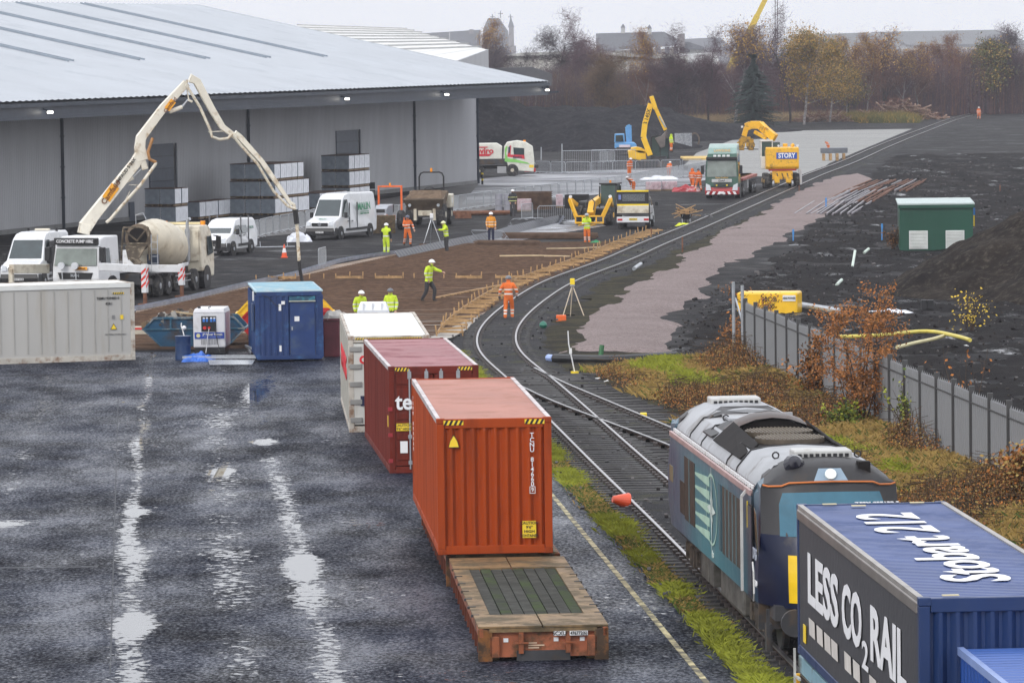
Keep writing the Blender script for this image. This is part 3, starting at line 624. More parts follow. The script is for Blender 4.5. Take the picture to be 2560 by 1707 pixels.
# --- maroon one
cB,aB=place((-3.34,124.8,0),4.95,12.19,2.438)
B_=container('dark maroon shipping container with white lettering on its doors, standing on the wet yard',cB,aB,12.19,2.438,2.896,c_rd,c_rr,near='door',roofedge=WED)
for x in(-1,1): Bx(B_,'door',c_rd,(x*.56,yN+.06,1.44),(1.09,.05,2.46),bevel=.01)
for x in(-.56,.56):
    b=MB()
    for z in(.5,1.05,1.6,2.15,2.55): b.box((x,yN+.025,z),(.9,.03,.28))
    b.obj('door_recess',c_rd,B_,bevel=.02)
for x in(-.66,-.2,.2,.66):
    Cy(B_,'locking_bar',STL,(x,yN-.02,.12),(x,yN-.02,2.82),.022,n=8)
    b=MB()
    for z in(2.66,.3,1.0,1.9): b.box((x,yN-.02,z),(.10,.06,.10 if z<2.6 else .2))
    b.obj('bar_bracket',STL,B_)
for x in(-.86,.86): hazard(B_,(x,yN-.002,2.77),.36,.09,n=4)
text(B_,'tex',WTX,(-.68,yN-.05,1.93),(1,0,0),(0,0,1),.62,bold=.02,sx=.9)
caution(B_,-.83,yN-.03,1.26,.40,.2,['CAUTION','9\'6" HIGH'])
Bx(B_,'data_plate',PLT,(-.83,yN-.03,.72),(.2,.01,.32))
for z in(.35,1.05,1.75): Bx(B_,'hinge',mat('red_hinge',(.3,.02,.03),.5),(-1.19,yN-.01,z),(.12,.05,.1))
Bx(B_,'side_sticker',YPL,(-1.232,yN+.35,1.4),(.012,.22,.3))
# --- white reefer
cC,aC=place((-4.9,138.4,0),3.25,12.19,2.438)
C_=container('white refrigerated container with hinged doors and red letter, behind the maroon one',cC,aC,12.19,2.438,2.896,c_wh,c_ww,mframe=RUSTE,near='door',flat=True)
for x in(-1,1): Bx(C_,'door',c_wh,(x*.54,yN+.05,1.45),(1.04,.06,2.42),bevel=.01)
for z in(.38,.92,1.45,1.98,2.5): Bx(C_,'door_hinge',mat('grey_hinge',(.30,.30,.29),.5,.3),(-1.0,yN-.0,z),(.36,.05,.15),bevel=.01)
bb=hazard(C_,(0,yN-.006,2.78),2.0,.055,n=26)
b=MB(); b.revolve([(0,.125),(1,.125)],(-.76,yN+.012,2.18),(-.76,yN-.004,2.18),n=24); o=b.obj('red_ring',mat('logo_red',(.7,.02,.03),.4),C_)
b=MB(); b.revolve([(0,.06),(1,.06)],(-.76,yN-.004,2.18),(-.76,yN-.012,2.18),n=20); b.obj('ring_centre',c_wh,C_)
Bx(C_,'navy_sticker',mat('navy_sticker',(.01,.015,.06),.5),(-.72,yN-.004,.95),(.3,.01,.3))
b=MB(); b.box((-1.231,3,1.6),(.01,4.2,.5)); 
text(C_,'HAMBURG',mat('logo_red',(.7,.02,.03),.4),(-1.228,0.2,1.7),(0,-1,0),(0,0,1),1.0,bold=.02,sx=1.6)
b=MB()
for i in range(1,24): b.box((-1.205,-6.0+i*.51,1.45),(.014,.014,2.5))
b.obj('panel_joint',mat('panel_joint_grey',(.38,.37,.34),.6),C_)
# --- long white reefer at the left
rr=Vector((-14.02,172.39,0)); dv=Vector((-.943,-.333,0)).normalized(); bk=Vector((-dv.y,dv.x,0)); bk=bk if bk.y>0 else -bk
ctr=rr+dv*6.095+bk*1.219; E_=container('long dirty white refrigerated container lying broadside at the left edge of the yard',ctr,math.atan2(dv.x,-dv.y),12.19,2.438,2.896,mat('reefer_dirty',(.43,.42,.40),.5,var=.10,scale=.6,dirt=(.36,.33,.28),damt=.3,dscale=.9,streak=True),c_ww,mframe=RUSTE,flat=True,near='door')
b=MB()
for x in(-1,1): b.box((x*.54,-yN-.06,1.45),(1.04,.06,2.42))
for x in(-1,1): b.box((x*.54,yN+.06,1.45),(1.04,.06,2.42))
b.obj('door',c_wh,E_,bevel=.01)
# facing side is local +X, text runs toward the right end
yr=6.095 if (Matrix.Rotation(E_.rotation_euler[2],3,'Z')@Vector((0,1,0))).x>0 else -6.095
xf=1.222 if (Matrix.Rotation(E_.rotation_euler[2],3,'Z')@Vector((1,0,0))).y<0 else -1.222
sg=1 if yr>0 else -1; ad=(0,sg,0)
b=MB()
for i in range(1,24): b.box((xf,yr-sg*i*.51,1.5),(.016,.014,2.3))
b.obj('panel_joint',MT['panel_joint_grey'],E_)
Bx(E_,'bottom_rail',RUSTE,(xf*1.0,0,.12),(.04,11.9,.2)); Bx(E_,'top_rail',c_ww,(xf*1.0,0,2.8),(.04,11.9,.16))
b=MB(); b.box((xf*1.006,yr-sg*.62,2.51),(.01,.43,.06)); b.obj('hazard_strip',YPL,E_)
b=MB()
for i in range(5): y=yr-sg*(.46+i*.085); q=Vector((xf*1.012,y,2.48)); b.ext([q,q+Vector((0,-sg*.04,0)),q+Vector((0,-sg*.01,.06)),q+Vector((0,sg*.03,.06))],(.004*(1 if xf>0 else -1),0,0))
b.obj('hazard_bar',BTX,E_)
text(E_,'TEMU 939480 0',BTX,(xf*1.006,yr-sg*1.02,2.33),ad,(0,0,1),.13,bold=.01); text(E_,'45R1',BTX,(xf*1.006,yr-sg*.98,2.13),ad,(0,0,1),.13,bold=.01)
text(E_,'MAX +2.896kg to 3M safety transport',BTX,(xf*1.006,yr-sg*.75,.99),ad,(0,0,1),.05,sx=1.05)
Bx(E_,'yellow_sticker',YPL,(xf*1.006,yr-sg*.5,1.62),(.01,.12,.16))
b=MB(); b.box((xf*1.006,yr-sg*.82,1.63),(.01,.1,.14)); b.obj('grey_sticker',mat('grey_print',(.2,.2,.2),.5),E_)
q=lambda dy,z:(xf*1.008,yr-sg*(.82+dy),z)
b=MB(); b.ext([q(.13,1.17),q(-.13,1.17),q(0,1.40)],(.004*sg,0,0)); b.obj('warning_triangle',BTX,E_)
q=lambda dy,z:(xf*1.014,yr-sg*(.82+dy),z)
b=MB(); b.ext([q(.105,1.185),q(-.105,1.185),q(0,1.37)],(.003*sg,0,0)); b.obj('warning_triangle',YPL,E_)
# ---- low cassettes
def cassette(label,nl,yaw,L,W_,Hh,decked):
    c,a=place(nl,yaw,L,W_); t=thing('cargo_cassette',label,'cassette trailer',c,a); hy=L/2; hx=W_/2
    PAN=mat('worn_ochre_steel',(.22,.14,.065),.55,.15,var=.3,scale=1.5,dirt=(.075,.06,.035),damt=.6,dscale=1.8); OS=mat('orange_frame_steel',(.30,.085,.03),.5,var=.2,dirt=(.06,.035,.02),damt=.6,dscale=2.2)
    for x in(-1,1):
        b=MB(); b.box((x*(hx-.06),0,Hh-.1),(.1,L,.18)); b.box((x*(hx-.3),0,.28),(.2,L,.4)); b.obj('side_beam',OS,t,bevel=.015)
        n=int(L/.95)
        for i in range(n):
            y=-hy+.6+i*(L-1.2)/(n-1); b=MB(); b.box((x*(hx-.12),y,.33),(.22,.12,.42)); b.obj('side_rib',mat('dark_red_rust',(.12,.035,.02),.7,var=.3),t)
        b=MB(); b.box((x*(hx-.25),0,.05),(.3,L-.4,.08)); b.obj('skid',PAN,t)
    if decked:
        for x in(-1,1):
            for i in range(6):
                y0=-hy+1.85+i*(L-3.9)/6; y1=y0+(L-3.9)/6-.02; Bx(t,'deck_plate',PAN,(x*(hx-.16),(y0+y1)/2,Hh+.005),(.32,y1-y0,.03))
            for i in range(7): Bx(t,'lashing_point',DST,(x*(hx-.04),-hy+1.85+i*(L-3.9)/6,Hh+.01),(.16,.06,.05))
        for (ya,yb) in((-hy,-hy+1.8),(hy-2.0,hy)):
            for x0,x1 in((-hx,-.02),(.0,hx)): Bx(t,'cross_plate',PAN,((x0+x1)/2,(ya+yb)/2,Hh+.012),(x1-x0-.01,yb-ya,.035))
        n=8; w=(W_-.64)/n; PW=mat('mossy_plank',(.030,.033,.024),.85,var=.45,scale=3,dirt=(.045,.065,.022),damt=.55,dscale=1.2,bump=.02,bscale=9); P2=mat('grey_plank',(.048,.048,.042),.85,var=.45,scale=3,dirt=(.035,.035,.03),damt=.5,dscale=1.4,bump=.02,bscale=9)
        for i in range(n):
            x=-hx+.32+w*(i+.5); Bx(t,'deck_plank',PW if i in(1,4,7) else P2,(x,(-hy+1.8+hy-2.0)/2,Hh-.02+rnd.uniform(-.008,.008)),(w-.02,L-3.85,.05))
    else: Bx(t,'deck',PAN,(0,0,Hh-.02),(W_-.1,L-.1,.06))
    # end face
    b=MB(); b.box((0,-hy+.12,Hh*.5),(W_-.34,.06,Hh-.16)); b.obj('end_plate',mat('salmon_end_plate',(.36,.105,.045),.6,var=.2,dirt=(.06,.045,.022),damt=.5,dscale=2.5),t)
    for x in(-1,1): b=MB(); b.box((x*(hx-.1),-hy+.06,Hh/2-.02),(.2,.12,Hh-.02)); b.box((x*(hx-.22),-hy+.05,Hh/2-.02),(.09,.1,Hh-.06)); b.obj('corner_post',mat('black_rust_post',(.07,.045,.03),.7,var=.4,dirt=(.25,.1,.03),damt=.5,dscale=4),t,bevel=.01)
    Bx(t,'end_beam',PAN,(0,-hy+.06,Hh-.05),(W_-.42,.12,.07))
    for x in(-.42,.46):
        b=MB(); b.box((x,-hy+.04,Hh*.55),(.09,.1,Hh*.62)); b.box((x,-hy-.02,Hh*.55),(.28,.03,.03)); b.obj('end_bracket',OS,t)
    b=MB(); b.box((0,-hy+.09,.1),(1.0,.1,.2)); b.obj('lower_recess',DST,t)
    return t,hy
ts,hyc=cassette('low rusty cassette with dark timber planks, empty, in front of the orange container',(-.70,86.1,0),3.4,11.75,2.44,.64,True)
yy=-hyc-.012
for x,w in((.30,.22),(.66,.34)): Bx(ts,'number_plate',PLT,(x,yy-.0,.52),(w,.012,.085))
text(ts,'SCXU',BTX,(.30,yy-.01,.52),(1,0,0),(0,0,1),.10,bold=.015); text(ts,'476772(6)',BTX,(.66,yy-.01,.52),(1,0,0),(0,0,1),.09,bold=.015,sx=.85)
for x,z in((-.70,.40),(.24,.40),(.73,.40)): Bx(ts,'sticker',PLT,(x,yy+.085,z),(.09,.01,.075))
b=MB()
for i,w in enumerate((.16,.30,.2)): b.box((-.28+w/2,yy+.085,.34-i*.045),(w,.008,.025))
b.obj('faded_print',mat('faded_cream_print',(.55,.40,.28),.6,var=.3),ts)
cassette('second low rusty cassette carrying the orange container',(-1.46,98.25,0),3.69,12.4,2.44,.70,False)
# ================================================================ TRAIN WAGON + BLUE CONTAINERS
cD,aD=place((5.707,65.25,1.05),3.69,13.72,2.55)
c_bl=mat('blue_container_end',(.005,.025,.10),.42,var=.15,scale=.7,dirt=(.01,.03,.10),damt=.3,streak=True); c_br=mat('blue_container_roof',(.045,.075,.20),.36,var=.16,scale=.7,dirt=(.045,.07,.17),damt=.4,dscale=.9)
c_cs=mat('charcoal_curtain',(.036,.036,.042),.5,var=.12,scale=.5,streak=True,bump=.01,bscale=6)
D_=container('long blue container with charcoal side lettered in white, coupled right behind the locomotive',cD,aD,13.72,2.55,2.56,c_bl,c_br,side='flat',rp_=.19,roofedge=mat('grey_top_rail',(.30,.28,.26),.4,.3,var=.2))
for o in list(D_.children):
    if o.name.startswith('side_panel'): o.data.materials.clear(); o.data.materials.append(c_cs)
y0=-13.72/2; xs=-1.275-.004
Bx(D_,'top_cover_rail',mat('dusty_rail_cover',(.20,.18,.165),.35,.4,var=.2),(-1.26,0,2.40),(.07,13.4,.17),bevel=.02)
def sidetext(s0,s1,body,size,z,bold=.03,sx=None):
    o=text(D_,body,WTX,(xs,y0+(s0+s1)/2,z),(0,-1,0),(0,0,1),size,bold=bold,sx=1,ext=.004)
    ys=[v.co.y for v in o.data.vertices]; w=max(ys)-min(ys); m=(max(ys)+min(ys))/2; k_=(s1-s0)/w; cc=y0+(s0+s1)/2
    for v in o.data.vertices: v.co.y=cc+(v.co.y-m)*k_
    return o
sidetext(8.5,12.25,'LESS',1.14,1.42); sidetext(5.85,8.05,'CO',1.14,1.42); sidetext(5.15,5.8,'2',.6,1.0,.02); sidetext(1.25,4.85,'RAIL',1.14,1.42)
b=MB(); 
for s0 in (12.1,11.1,10.15,9.3,7.75,6.75,4.95,4.05,3.1,1.6,.8): 
    p=[(xs,y0+s0,.52),(xs,y0+s0-.72,.52),(xs,y0+s0-.66,.80),(xs,y0+s0+.06,.80)]; MB().ext(p,(-.004,0,0)).obj('white_dash_print',mat('dash_print',(.62,.58,.54),.5),D_)
Bx(D_,'yellow_sticker',YPL,(xs,y0+12.75,.45),(.012,.3,.3))
text(D_,'Stobart 212',WTX,(-.02,y0+6.9,2.56),(0,1,0),(-1,0,0),1.38,bold=.02,sx=1.52,ext=.003)
text(D_,'TESU 450122 9',WTX,(.1,6.86-.09,2.57),(1,0,0),(0,1,0),.12,bold=.015)
for x,y in((-.75,6.55),(.75,6.55),(-.3,6.2),(-.8,-6.7)): Bx(D_,'roof_sticker',mat('cream_sticker',(.6,.52,.3),.5),(x,y,2.575),(.24,.1,.012))
# the next container, cut by the lower right corner of the picture
p=S(2430,1573,3.6); cF,aF=place((S(2425,1588,2.9).x,S(2425,1588,2.9).y-6.1,.35),3.6,6.06,2.438)
F_=container('bright blue container with yellow roof sticker at the bottom right corner of the view',cF,aF,6.06,2.438,2.55,mat('bright_blue_side',(.012,.06,.27),.4,var=.1,streak=True),mat('bright_blue_roof',(.05,.11,.34),.36,var=.12,scale=1),rp_=.26,roofedge=mat('pale_blue_rail',(.22,.30,.55),.4))
Bx(F_,'roof_sticker',YPL,(-.55,2.8,2.565),(.9,.18,.012))
def bogie(t,y,wz=.46):
    for dy in(-.9,.9):
        for x in(-.75,.75):
            b=MB(); b.revolve([(0,wz),(.25,wz+.03),(.3,wz),(1,wz)],(x-.07 if x<0 else x+.07,y+dy,wz),(x+.07 if x<0 else x-.07,y+dy,wz),n=20); b.obj('wheel',DST,t)
        Cy(t,'axle',DST,(-.7,y+dy,wz),(.7,y+dy,wz),.07)
    for x in(-1.02,1.02):
        b=MB(); b.bar((x,y-1.3,.55),(x,y+1.3,.55),.12,.22); b.box((x,y,.45),(.18,.7,.4)); 
        for dy in(-.9,.9): b.box((x,y+dy,wz),(.2,.3,.34)); b.cyl((x,y+dy*.45,.35),(x,y+dy*.45,.75),.09,n=8)
        b.obj('bogie_frame',mat('grimy_bogie',(.055,.045,.038),.75,.1,var=.4,scale=4,dirt=(.14,.11,.08),damt=.4,dscale=4),t)
wg=thing('flat_wagon','pale blue flat container wagon under the long blue container','railway wagon',(cD.x,cD.y,.2),aD)
b=MB()
for x in(-1,1): b.bar((x*1.15,-7.3,.62),(x*1.15,7.3,.62),.12,.28)
b.box((0,7.25,.62),(2.3,.14,.3)); b.box((0,0,.62),(.5,14.3,.3))
b.obj('underframe',mat('wagon_blue',(.20,.36,.44),.5,var=.2,dirt=(.10,.08,.06),damt=.5,dscale=2),wg,bevel=.01)
for x in(-.87,.87):
    b=MB(); b.cyl((x,7.3,.8),(x,7.75,.8),.09,n=12); b.cyl((x,7.72,.8),(x,7.8,.8),.22,n=16); b.obj('buffer',DST,wg)
b=MB()
for i in range(6): b.bar((-1.25,-6+i*2.2,.5),(-1.25,-5.2+i*2.2,.3),.03)
b.bar((-1.3,7.1,.0),(-1.3,7.1,.9),.04); b.bar((-1.3,6.4,.45),(-1.3,7.1,.45),.04); b.obj('handbrake_rod',mat('pale_rod',(.5,.5,.48),.4),wg)
b=MB(); b.bar((-1.28,6.9,-.05),(-1.28,6.8,.5),.06); b.box((-1.28,6.7,.1),(.08,.3,.1)); b.obj('brake_lever',YEL,wg)
bogie(wg,4.9,.42); bogie(wg,-4.9,.42)
# ================================================================ LOCOMOTIVE
k=NT('locomotive_livery'); X,Y,Z=k.sep()
a=k.noise(.5,5,.6); yy_=k.math('ADD',k.math('MULTIPLY',Y,1.25),k.math('MULTIPLY',Z,-.9)); yy_=k.math('ADD',yy_,k.math('MULTIPLY',k.math('SUBTRACT',a,.5),1.6))
col=k.mix(k.rng(yy_,-8.6,-7.2),(.010,.018,.055),(.03,.10,.14)); col=k.mix(k.rng(yy_,-7,-1),col,(.055,.20,.24)); col=k.mix(k.rng(yy_,2.5,7.),col,(.075,.11,.165))
col=k.mix(k.math('MULTIPLY',k.rng(Z,2.55,2.9),.75),col,(.10,.17,.22)); nz=k.noise(1.2,9,.7,vec=k.mapv((1,1,.2))); col=k.mix(k.math('MULTIPLY',k.rng(nz,.48,.75),.5),col,(.15,.155,.16))
k.set(Base_Color=col,Roughness=k.rng(nz,.4,.7,.28,.55)); LIV=k.m
LBK=mat('locomotive_black',(.014,.013,.015),.48,var=.2,dirt=(.05,.038,.03),damt=.25,dscale=1.5); LGR=mat('locomotive_roof_grey',(.33,.34,.36),.5,var=.15,scale=.8,dirt=(.12,.095,.075),damt=.3,dscale=.9); LMR=mat('maroon_gutter',(.045,.018,.022),.6)
LGD=mat('brown_grille',(.05,.038,.028),.6,.2,var=.3,scale=5); LOR=mat('orange_pinstripe',(.55,.16,.035),.4)
lo=thing('diesel_locomotive','teal and navy diesel locomotive with grimy grey roof standing on the right-hand track','locomotive',(5.35,91.2,.2),R(4.3))
HW=1.35; CT=2.92; RT=3.62; SH=2.6; NS=2.85
def loft(name,secs,m,par,smooth=False,caps=True):
    b=MB(); n=len(secs[0]); vs=[p for s_ in secs for p in s_]
    fs=[(j*n+i,j*n+i+1,(j+1)*n+i+1,(j+1)*n+i) for j in range(len(secs)-1) for i in range(n-1)]
    if caps: fs+=[tuple(range(n)),tuple(range((len(secs)-1)*n,len(secs)*n))[::-1]]
    b.add(vs,fs); return b.obj(name,m,par,smooth='auto')
YB,YE=-5.3,8.3
side=lambda y:[(-HW+.06,y,.85),(-HW,y,1.0),(-HW,y,CT)]
for sx in(-1,1):
    b=MB(); b.ext([(sx*HW,YB,.98),(sx*HW,YE,.98),(sx*HW,YE,CT),(sx*HW,YB,CT)],(-sx*.08,0,0)); b.obj('body_side',LIV,lo)
    b=MB(); b.bar((sx*(HW+.0),YB,CT+.02),(sx*(HW+.0),YE,CT+.02),.06,.10); b.obj('gutter_rail',mat('pinkish_cantrail',(.38,.26,.25),.45,var=.2),lo)
    b=MB()
    for i in range(47): b.box((sx*(HW-.07),YB+.3+i*.285,CT+.10),(.05,.13,.07))
    b.obj('gutter_clip',WHT,lo)['kind']='stuff'
    b=MB(); b.bar((sx*(HW-.13),YB,CT+.09),(sx*(HW-.13),YE,CT+.09),.10,.06); b.obj('gutter_channel',LMR,lo)
roofsec=lambda y,t=0:[(-HW+.12,y,CT+.06),(-HW+.16,y,CT+.20),(-.92,y,CT+.52),(-.62,y,RT-.04-t),(0,y,RT-t),(.62,y,RT-.04-t),(.92,y,CT+.52),(HW-.16,y,CT+.20),(HW-.12,y,CT+.06)]
for (a_,b_,t_) in ((5.85,8.3,0),(3.85,5.8,.10),(-2.0,3.8,.34),(-5.3,-2.05,.08)):
    loft('roof_section',[roofsec(a_,t_),roofsec(b_,t_)],LGR,lo)
loft('fan_deck',[[(x,y,z+.03) for x,y,z in roofsec(yy,.14)[2:7]] for yy in (-1.85,2.6)],mat('sooty_deck',(.012,.010,.010),.8,var=.3),lo)
for y in(-2.02,3.82,-.46,5.82): 
    P_=[Vector(p)+Vector((0,0,.015)) for p in roofsec(y,.1)]; b=MB()
    for p,q in zip(P_,P_[1:]): b.bar(p,q,.05,.03)
    b.obj('roof_joint',LBK,lo)
# dark recess hatches, exhaust cowl, fans
def poly(name,pts,m,t=.02): return MB().panel(pts,t).obj(name,m,lo)
b=MB(); b.ext([(-.98,5.7,CT+.48),(-.5,6.3,RT+.015),(.5,6.3,RT+.015),(.98,5.7,CT+.48),(.5,5.5,RT-.07),(-.5,5.5,RT-.07)],(0,0,.012)); b.obj('roof_recess',LBK,lo)
b=MB(); b.box((.0,4.7,RT-.08),(1.2,1.2,.05)); b.box((.25,4.0,RT+.0),(.9,.12,.12)); b.obj('roof_plate',LGR,lo)
arc=[]; inner=[]
for i in range(9): t=math.pi*i/8; arc.append((math.cos(t)*-.92,math.sin(t)*.50+RT-.33))
secs=[[(x,y,z*1.0+dz) for x,z in arc] for y,dz in((3.3,-.28),(3.0,-.04),(2.5,.04),(1.9,.02),(1.75,-.03))]
loft('exhaust_cowl',secs,mat('sooty_exhaust_cowl',(.05,.03,.024),.4,.2,var=.35,dirt=(.12,.08,.06),damt=.2,dscale=2),lo,caps=False)
b=MB(); b.ext([(x*.88,1.85,z-.06) for x,z in arc],(0,.3,0)); b.obj('exhaust_mouth',mat('soot_shade_black',(.012,.01,.01),.8),lo)
for x in(-1,1):
    b=MB(); b.panel([(x*1.14,2.4,CT+.36),(x*1.14,-1.9,CT+.36),(x*.74,-1.7,RT-.08),(x*.74,2.2,RT+.04)],.03*x); b.obj('fan_side_cowl',mat('sooty_deck',(.012,.010,.010),.8),lo)
    b=MB(); b.ext([(x*1.12,4.3,CT+.36),(x*1.12,2.9,CT+.36),(x*.66,2.4,RT-.10),(x*.66,3.6,RT-.08)],(0,0,.03)); b.obj('air_intake',LBK,lo)
for y in(.85,-.75):
    b=MB(); b.cyl((0,y,RT-.14),(0,y,RT-.04),.68,n=32); f=b.obj('fan_grille',mat('fan_mesh_brown',(.10,.08,.06),.55,.3,var=.25,scale=6),lo)
    b=MB()
    for i in range(17):
        x=-.6+i*.075; L=math.sqrt(max(.01,.66**2-x*x)); b.box((x,y,RT-.03),(.018,2*L,.02))
    b.obj('grille_bar',mat('grille_bar_ochre',(.16,.13,.09),.5,.3),f)
for y,s_ in((-5.0,-1),(8.1,1)):
    b=MB(); b.box((0,y,RT-.02),(1.08,.7,.22)); ac=b.obj('aircon_box',mat('aircon_white',(.45,.45,.44),.5,dirt=(.3,.27,.22),damt=.3),lo,bevel=.03)
    b=MB()
    for i in range(9): b.box((-.44+i*.11,y-.36,RT+.0),(.07,.02,.06))
    b.obj('aircon_slot',BLK,ac)
b=MB()
for i in range(11): b.box((-.80,7.9-i*.22,RT-.16),(.16,.15,.03),Matrix.Rotation(R(-38),3,'Y'))
b.obj('louvre',mat('louvre_brown',(.07,.05,.035),.6),lo)
b=MB()
for x,y in((-.75,-4.3),(-.6,4.6),(.8,-4.3)):
    b.tube([(x+.06*math.cos(t),y,RT-.14+.06+.06*math.sin(t)) for t in [i*math.pi/5 for i in range(11)]],.016,6)
b.obj('lifting_eye',LBK,lo)
# near cab: nose surface lofted along the front profile
FP=[(-7.95,RT-.02,1.12),(-8.5,RT-.03,1.14),(-8.95,RT-.14,1.20),(-9.18,3.22,1.24),(-9.24,3.14,1.26),(-9.72,2.28,1.30),(-9.86,1.95,1.32),(-9.98,1.5,1.33),(-9.98,.95,1.30)]
def nose(sy,yo):
    secs=[]
    for j,(y,z,w) in enumerate(FP):
        row=[]
        for i in range(13):
            u=-1+i/6; x=w*(u*(1.02-.02*abs(u))); yy=y+(.42*abs(u)**3.2*(min(1,j/4)) if j<5 else (.42+(j-4)*.22)*abs(u)**3.4); zz=z-(.34*abs(u)**3 if j<3 else .05*u*u if j<5 else 0); row.append((x*1.0,sy*(-yy)*-1+yo if sy>0 else -(yy)+yo,zz))
        secs.append(row)
    return secs
for sy in(1,-1):
    yo=NS if sy>0 else .15; YY=YB if sy>0 else YE; secs=nose(sy,yo); secs.insert(6,[tuple((Vector(p)+Vector(q))/2) for p,q in zip(secs[5],secs[6])] if False else secs[5]); nm=loft('cab_nose',secs[:6],LBK,lo,caps=False); nm2=loft('cab_front',secs[6:],LIV if False else mat('navy_cab',(.006,.010,.035),.3,var=.2,dirt=(.08,.07,.06),damt=.2),lo,caps=False)
    # cab side walls
    for sx in(-1,1):
        e=[Vector(r[0 if sx<0 else 12]) for r in secs]
        pts=[(sx*HW,YY,.98),(sx*HW,YY,CT)]+[(sx*(HW-.12),YY,CT+.22)]+[tuple(p) for p in e[1:]]
        b=MB(); b.ext(pts,(-sx*.05,0,0)); b.obj('cab_side',LIV,lo)
        b=MB(); b.add([(sx*(HW-.12),YY,CT+.06),(sx*(HW-.16),YY,CT+.2),(sx*.92,YY,CT+.52),(sx*.6,YY,RT-.1),tuple(e[0]),tuple(e[1]),tuple(e[2])],[tuple(range(7))]); b.obj('cab_roof_corner',LBK,lo)
# details on the near cab
def front(j,u):  # point on nose profile, j fractional
    j0=int(j); f=j-j0; s_=nose(1,NS); r0=s_[j0]; r1=s_[min(j0+1,8)]; k_=(u+1)*6; i0=int(min(k_,11)); g_=k_-i0
    L=lambda r:Vector(r[i0]).lerp(Vector(r[i0+1]),g_)
    return L(r0).lerp(L(r1),f)+Vector((0,-.02,.01))
wp_=[front(4.15,-.60),front(4.15,.60),front(4.35,.72),front(5.2,.78),front(5.2,-.78),front(4.35,-.72)]
b=MB(); cgrid=[]
for j in range(5):
    for i in range(9): u=-.76+i*.19; cgrid.append(front(4.12+j*.24,u*(1 if j else .93)))
b.add(cgrid,[(j*9+i,j*9+i+1,(j+1)*9+i+1,(j+1)*9+i) for j in range(4) for i in range(8)]); b.obj('windscreen',TGL,lo)
b=MB(); pl=[front(3.6,-.98),front(3.95,-.9),front(3.95,-.72),front(3.35,-.62),front(3.3,0),front(3.35,.62),front(3.95,.72),front(3.95,.9),front(3.6,.98)]; b.tube([p+Vector((0,-.02,.02)) for p in pl],.018,6); b.obj('orange_stripe',LOR,lo)
b=MB(); b.panel([front(2.15,-.17),front(2.15,.17),front(2.95,.25),front(2.95,-.25)],.02); hl=b.obj('headlamp_panel',mat('pale_lamp_panel',(.22,.30,.38),.2),lo)
c_=front(2.6,0); b=MB(); b.cyl(c_+Vector((0,.0,.0)),c_+Vector((0,-.05,.03)),.105,n=20); b.obj('headlamp',mat('white_lens',(.8,.85,.82),.25),hl)
b=MB(); c_=front(1.7,-.52); b.revolve([(0,.17),(.3,.2),(.8,.12),(1,.03)],c_+Vector((-.0,.15,.0)),c_+Vector((0,-.08,.12)),n=14); b.obj('horn_cover',mat('gloss_black_dome',(.02,.02,.03),.12),lo)
b=MB(); b.box(front(1.8,.55)+Vector((0,.05,.0)),(.22,.3,.2)); b.obj('roof_horn_recess',mat('soot_shade_black',(.012,.01,.01),.8),lo)
b=MB(); b.add([front(6.1+jj*.35,-.66+ii*.12)+Vector((0,-.04,.02)) for jj in range(6) for ii in range(6)],[(j_*6+i_,j_*6+i_+1,j_*6+i_+7,j_*6+i_+6) for j_ in range(5) for i_ in range(5)]); b.obj('yellow_nose_panel',mat('warning_yellow',(.85,.55,.01),.35),lo)
b=MB(); b.cyl(front(7.2,-.42)+Vector((0,-.02,0)),front(7.2,-.42)+Vector((0,-.08,0)),.13,n=16); b.obj('marker_lamp',BLK,lo)
b=MB(); b.ext([front(8,-1),front(8,1),front(8,1)-Vector((0,0,.5)),front(8,-1)-Vector((0,0,.5))],(0,.06,0)); b.obj('buffer_beam',DST,lo)
for x in(-.87,.87): 
    b=MB(); b.cyl((x,-7.1,.78),(x,-7.6,.78),.1,n=12); b.cyl((x,-7.55,.78),(x,-7.65,.78),.25,n=16); b.obj('buffer',DST,lo)
# cab side: door, handrail, side window, number
xs_=-HW-.006
b=MB(); b.ext([(xs_,-8.65+NS,2.72),(xs_,-8.95+NS,2.62),(xs_,-9.2+NS,1.9),(xs_,-8.85+NS,2.1)],(-.01,0,0)); b.obj('side_window',mat('brown_tint_glass',(.06,.055,.03),.1),lo)
Bx(lo,'door_frame',LBK,(xs_,-7.75+SH,1.85),(.012,.62,1.75)); Bx(lo,'cab_door',mat('navy_cab',(.006,.010,.035),.3),(xs_-.008,-7.75+SH,1.85),(.012,.54,1.66))
b=MB(); b.bar((xs_-.1,-7.3+SH,1.05),(xs_-.1,-7.3+SH,2.82),.05); b.bar((xs_-.1,-7.3+SH,2.82),(xs_+.05,-7.3+SH,3.0),.05); b.obj('handrail',mat('pale_handrail',(.55,.55,.54),.4),lo)
Bx(lo,'door_strip',YL2,(xs_-.01,-7.45+SH,2.5),(.012,.06,.5))
b=MB(); b.tube([(xs_-.09,-8.8+SH,1.75),(xs_-.1,-9.0+SH,1.6),(xs_-.1,-9.05+SH,1.2),(xs_-.09,-8.9+SH,1.05)],.018,6); b.obj('cab_handrail',mat('pale_handrail',(.55,.55,.54),.4),lo)
text(lo,'68034',WTX,(xs_-.006,-8.55+SH,1.32),(0,-1,0),(0,0,1),.16,bold=.012); text(lo,'DRS',mat('grey_print_light',(.35,.38,.45),.5),(xs_-.006,-8.45+SH,1.85),(0,-1,0),(0,0,1),.3,bold=.02)
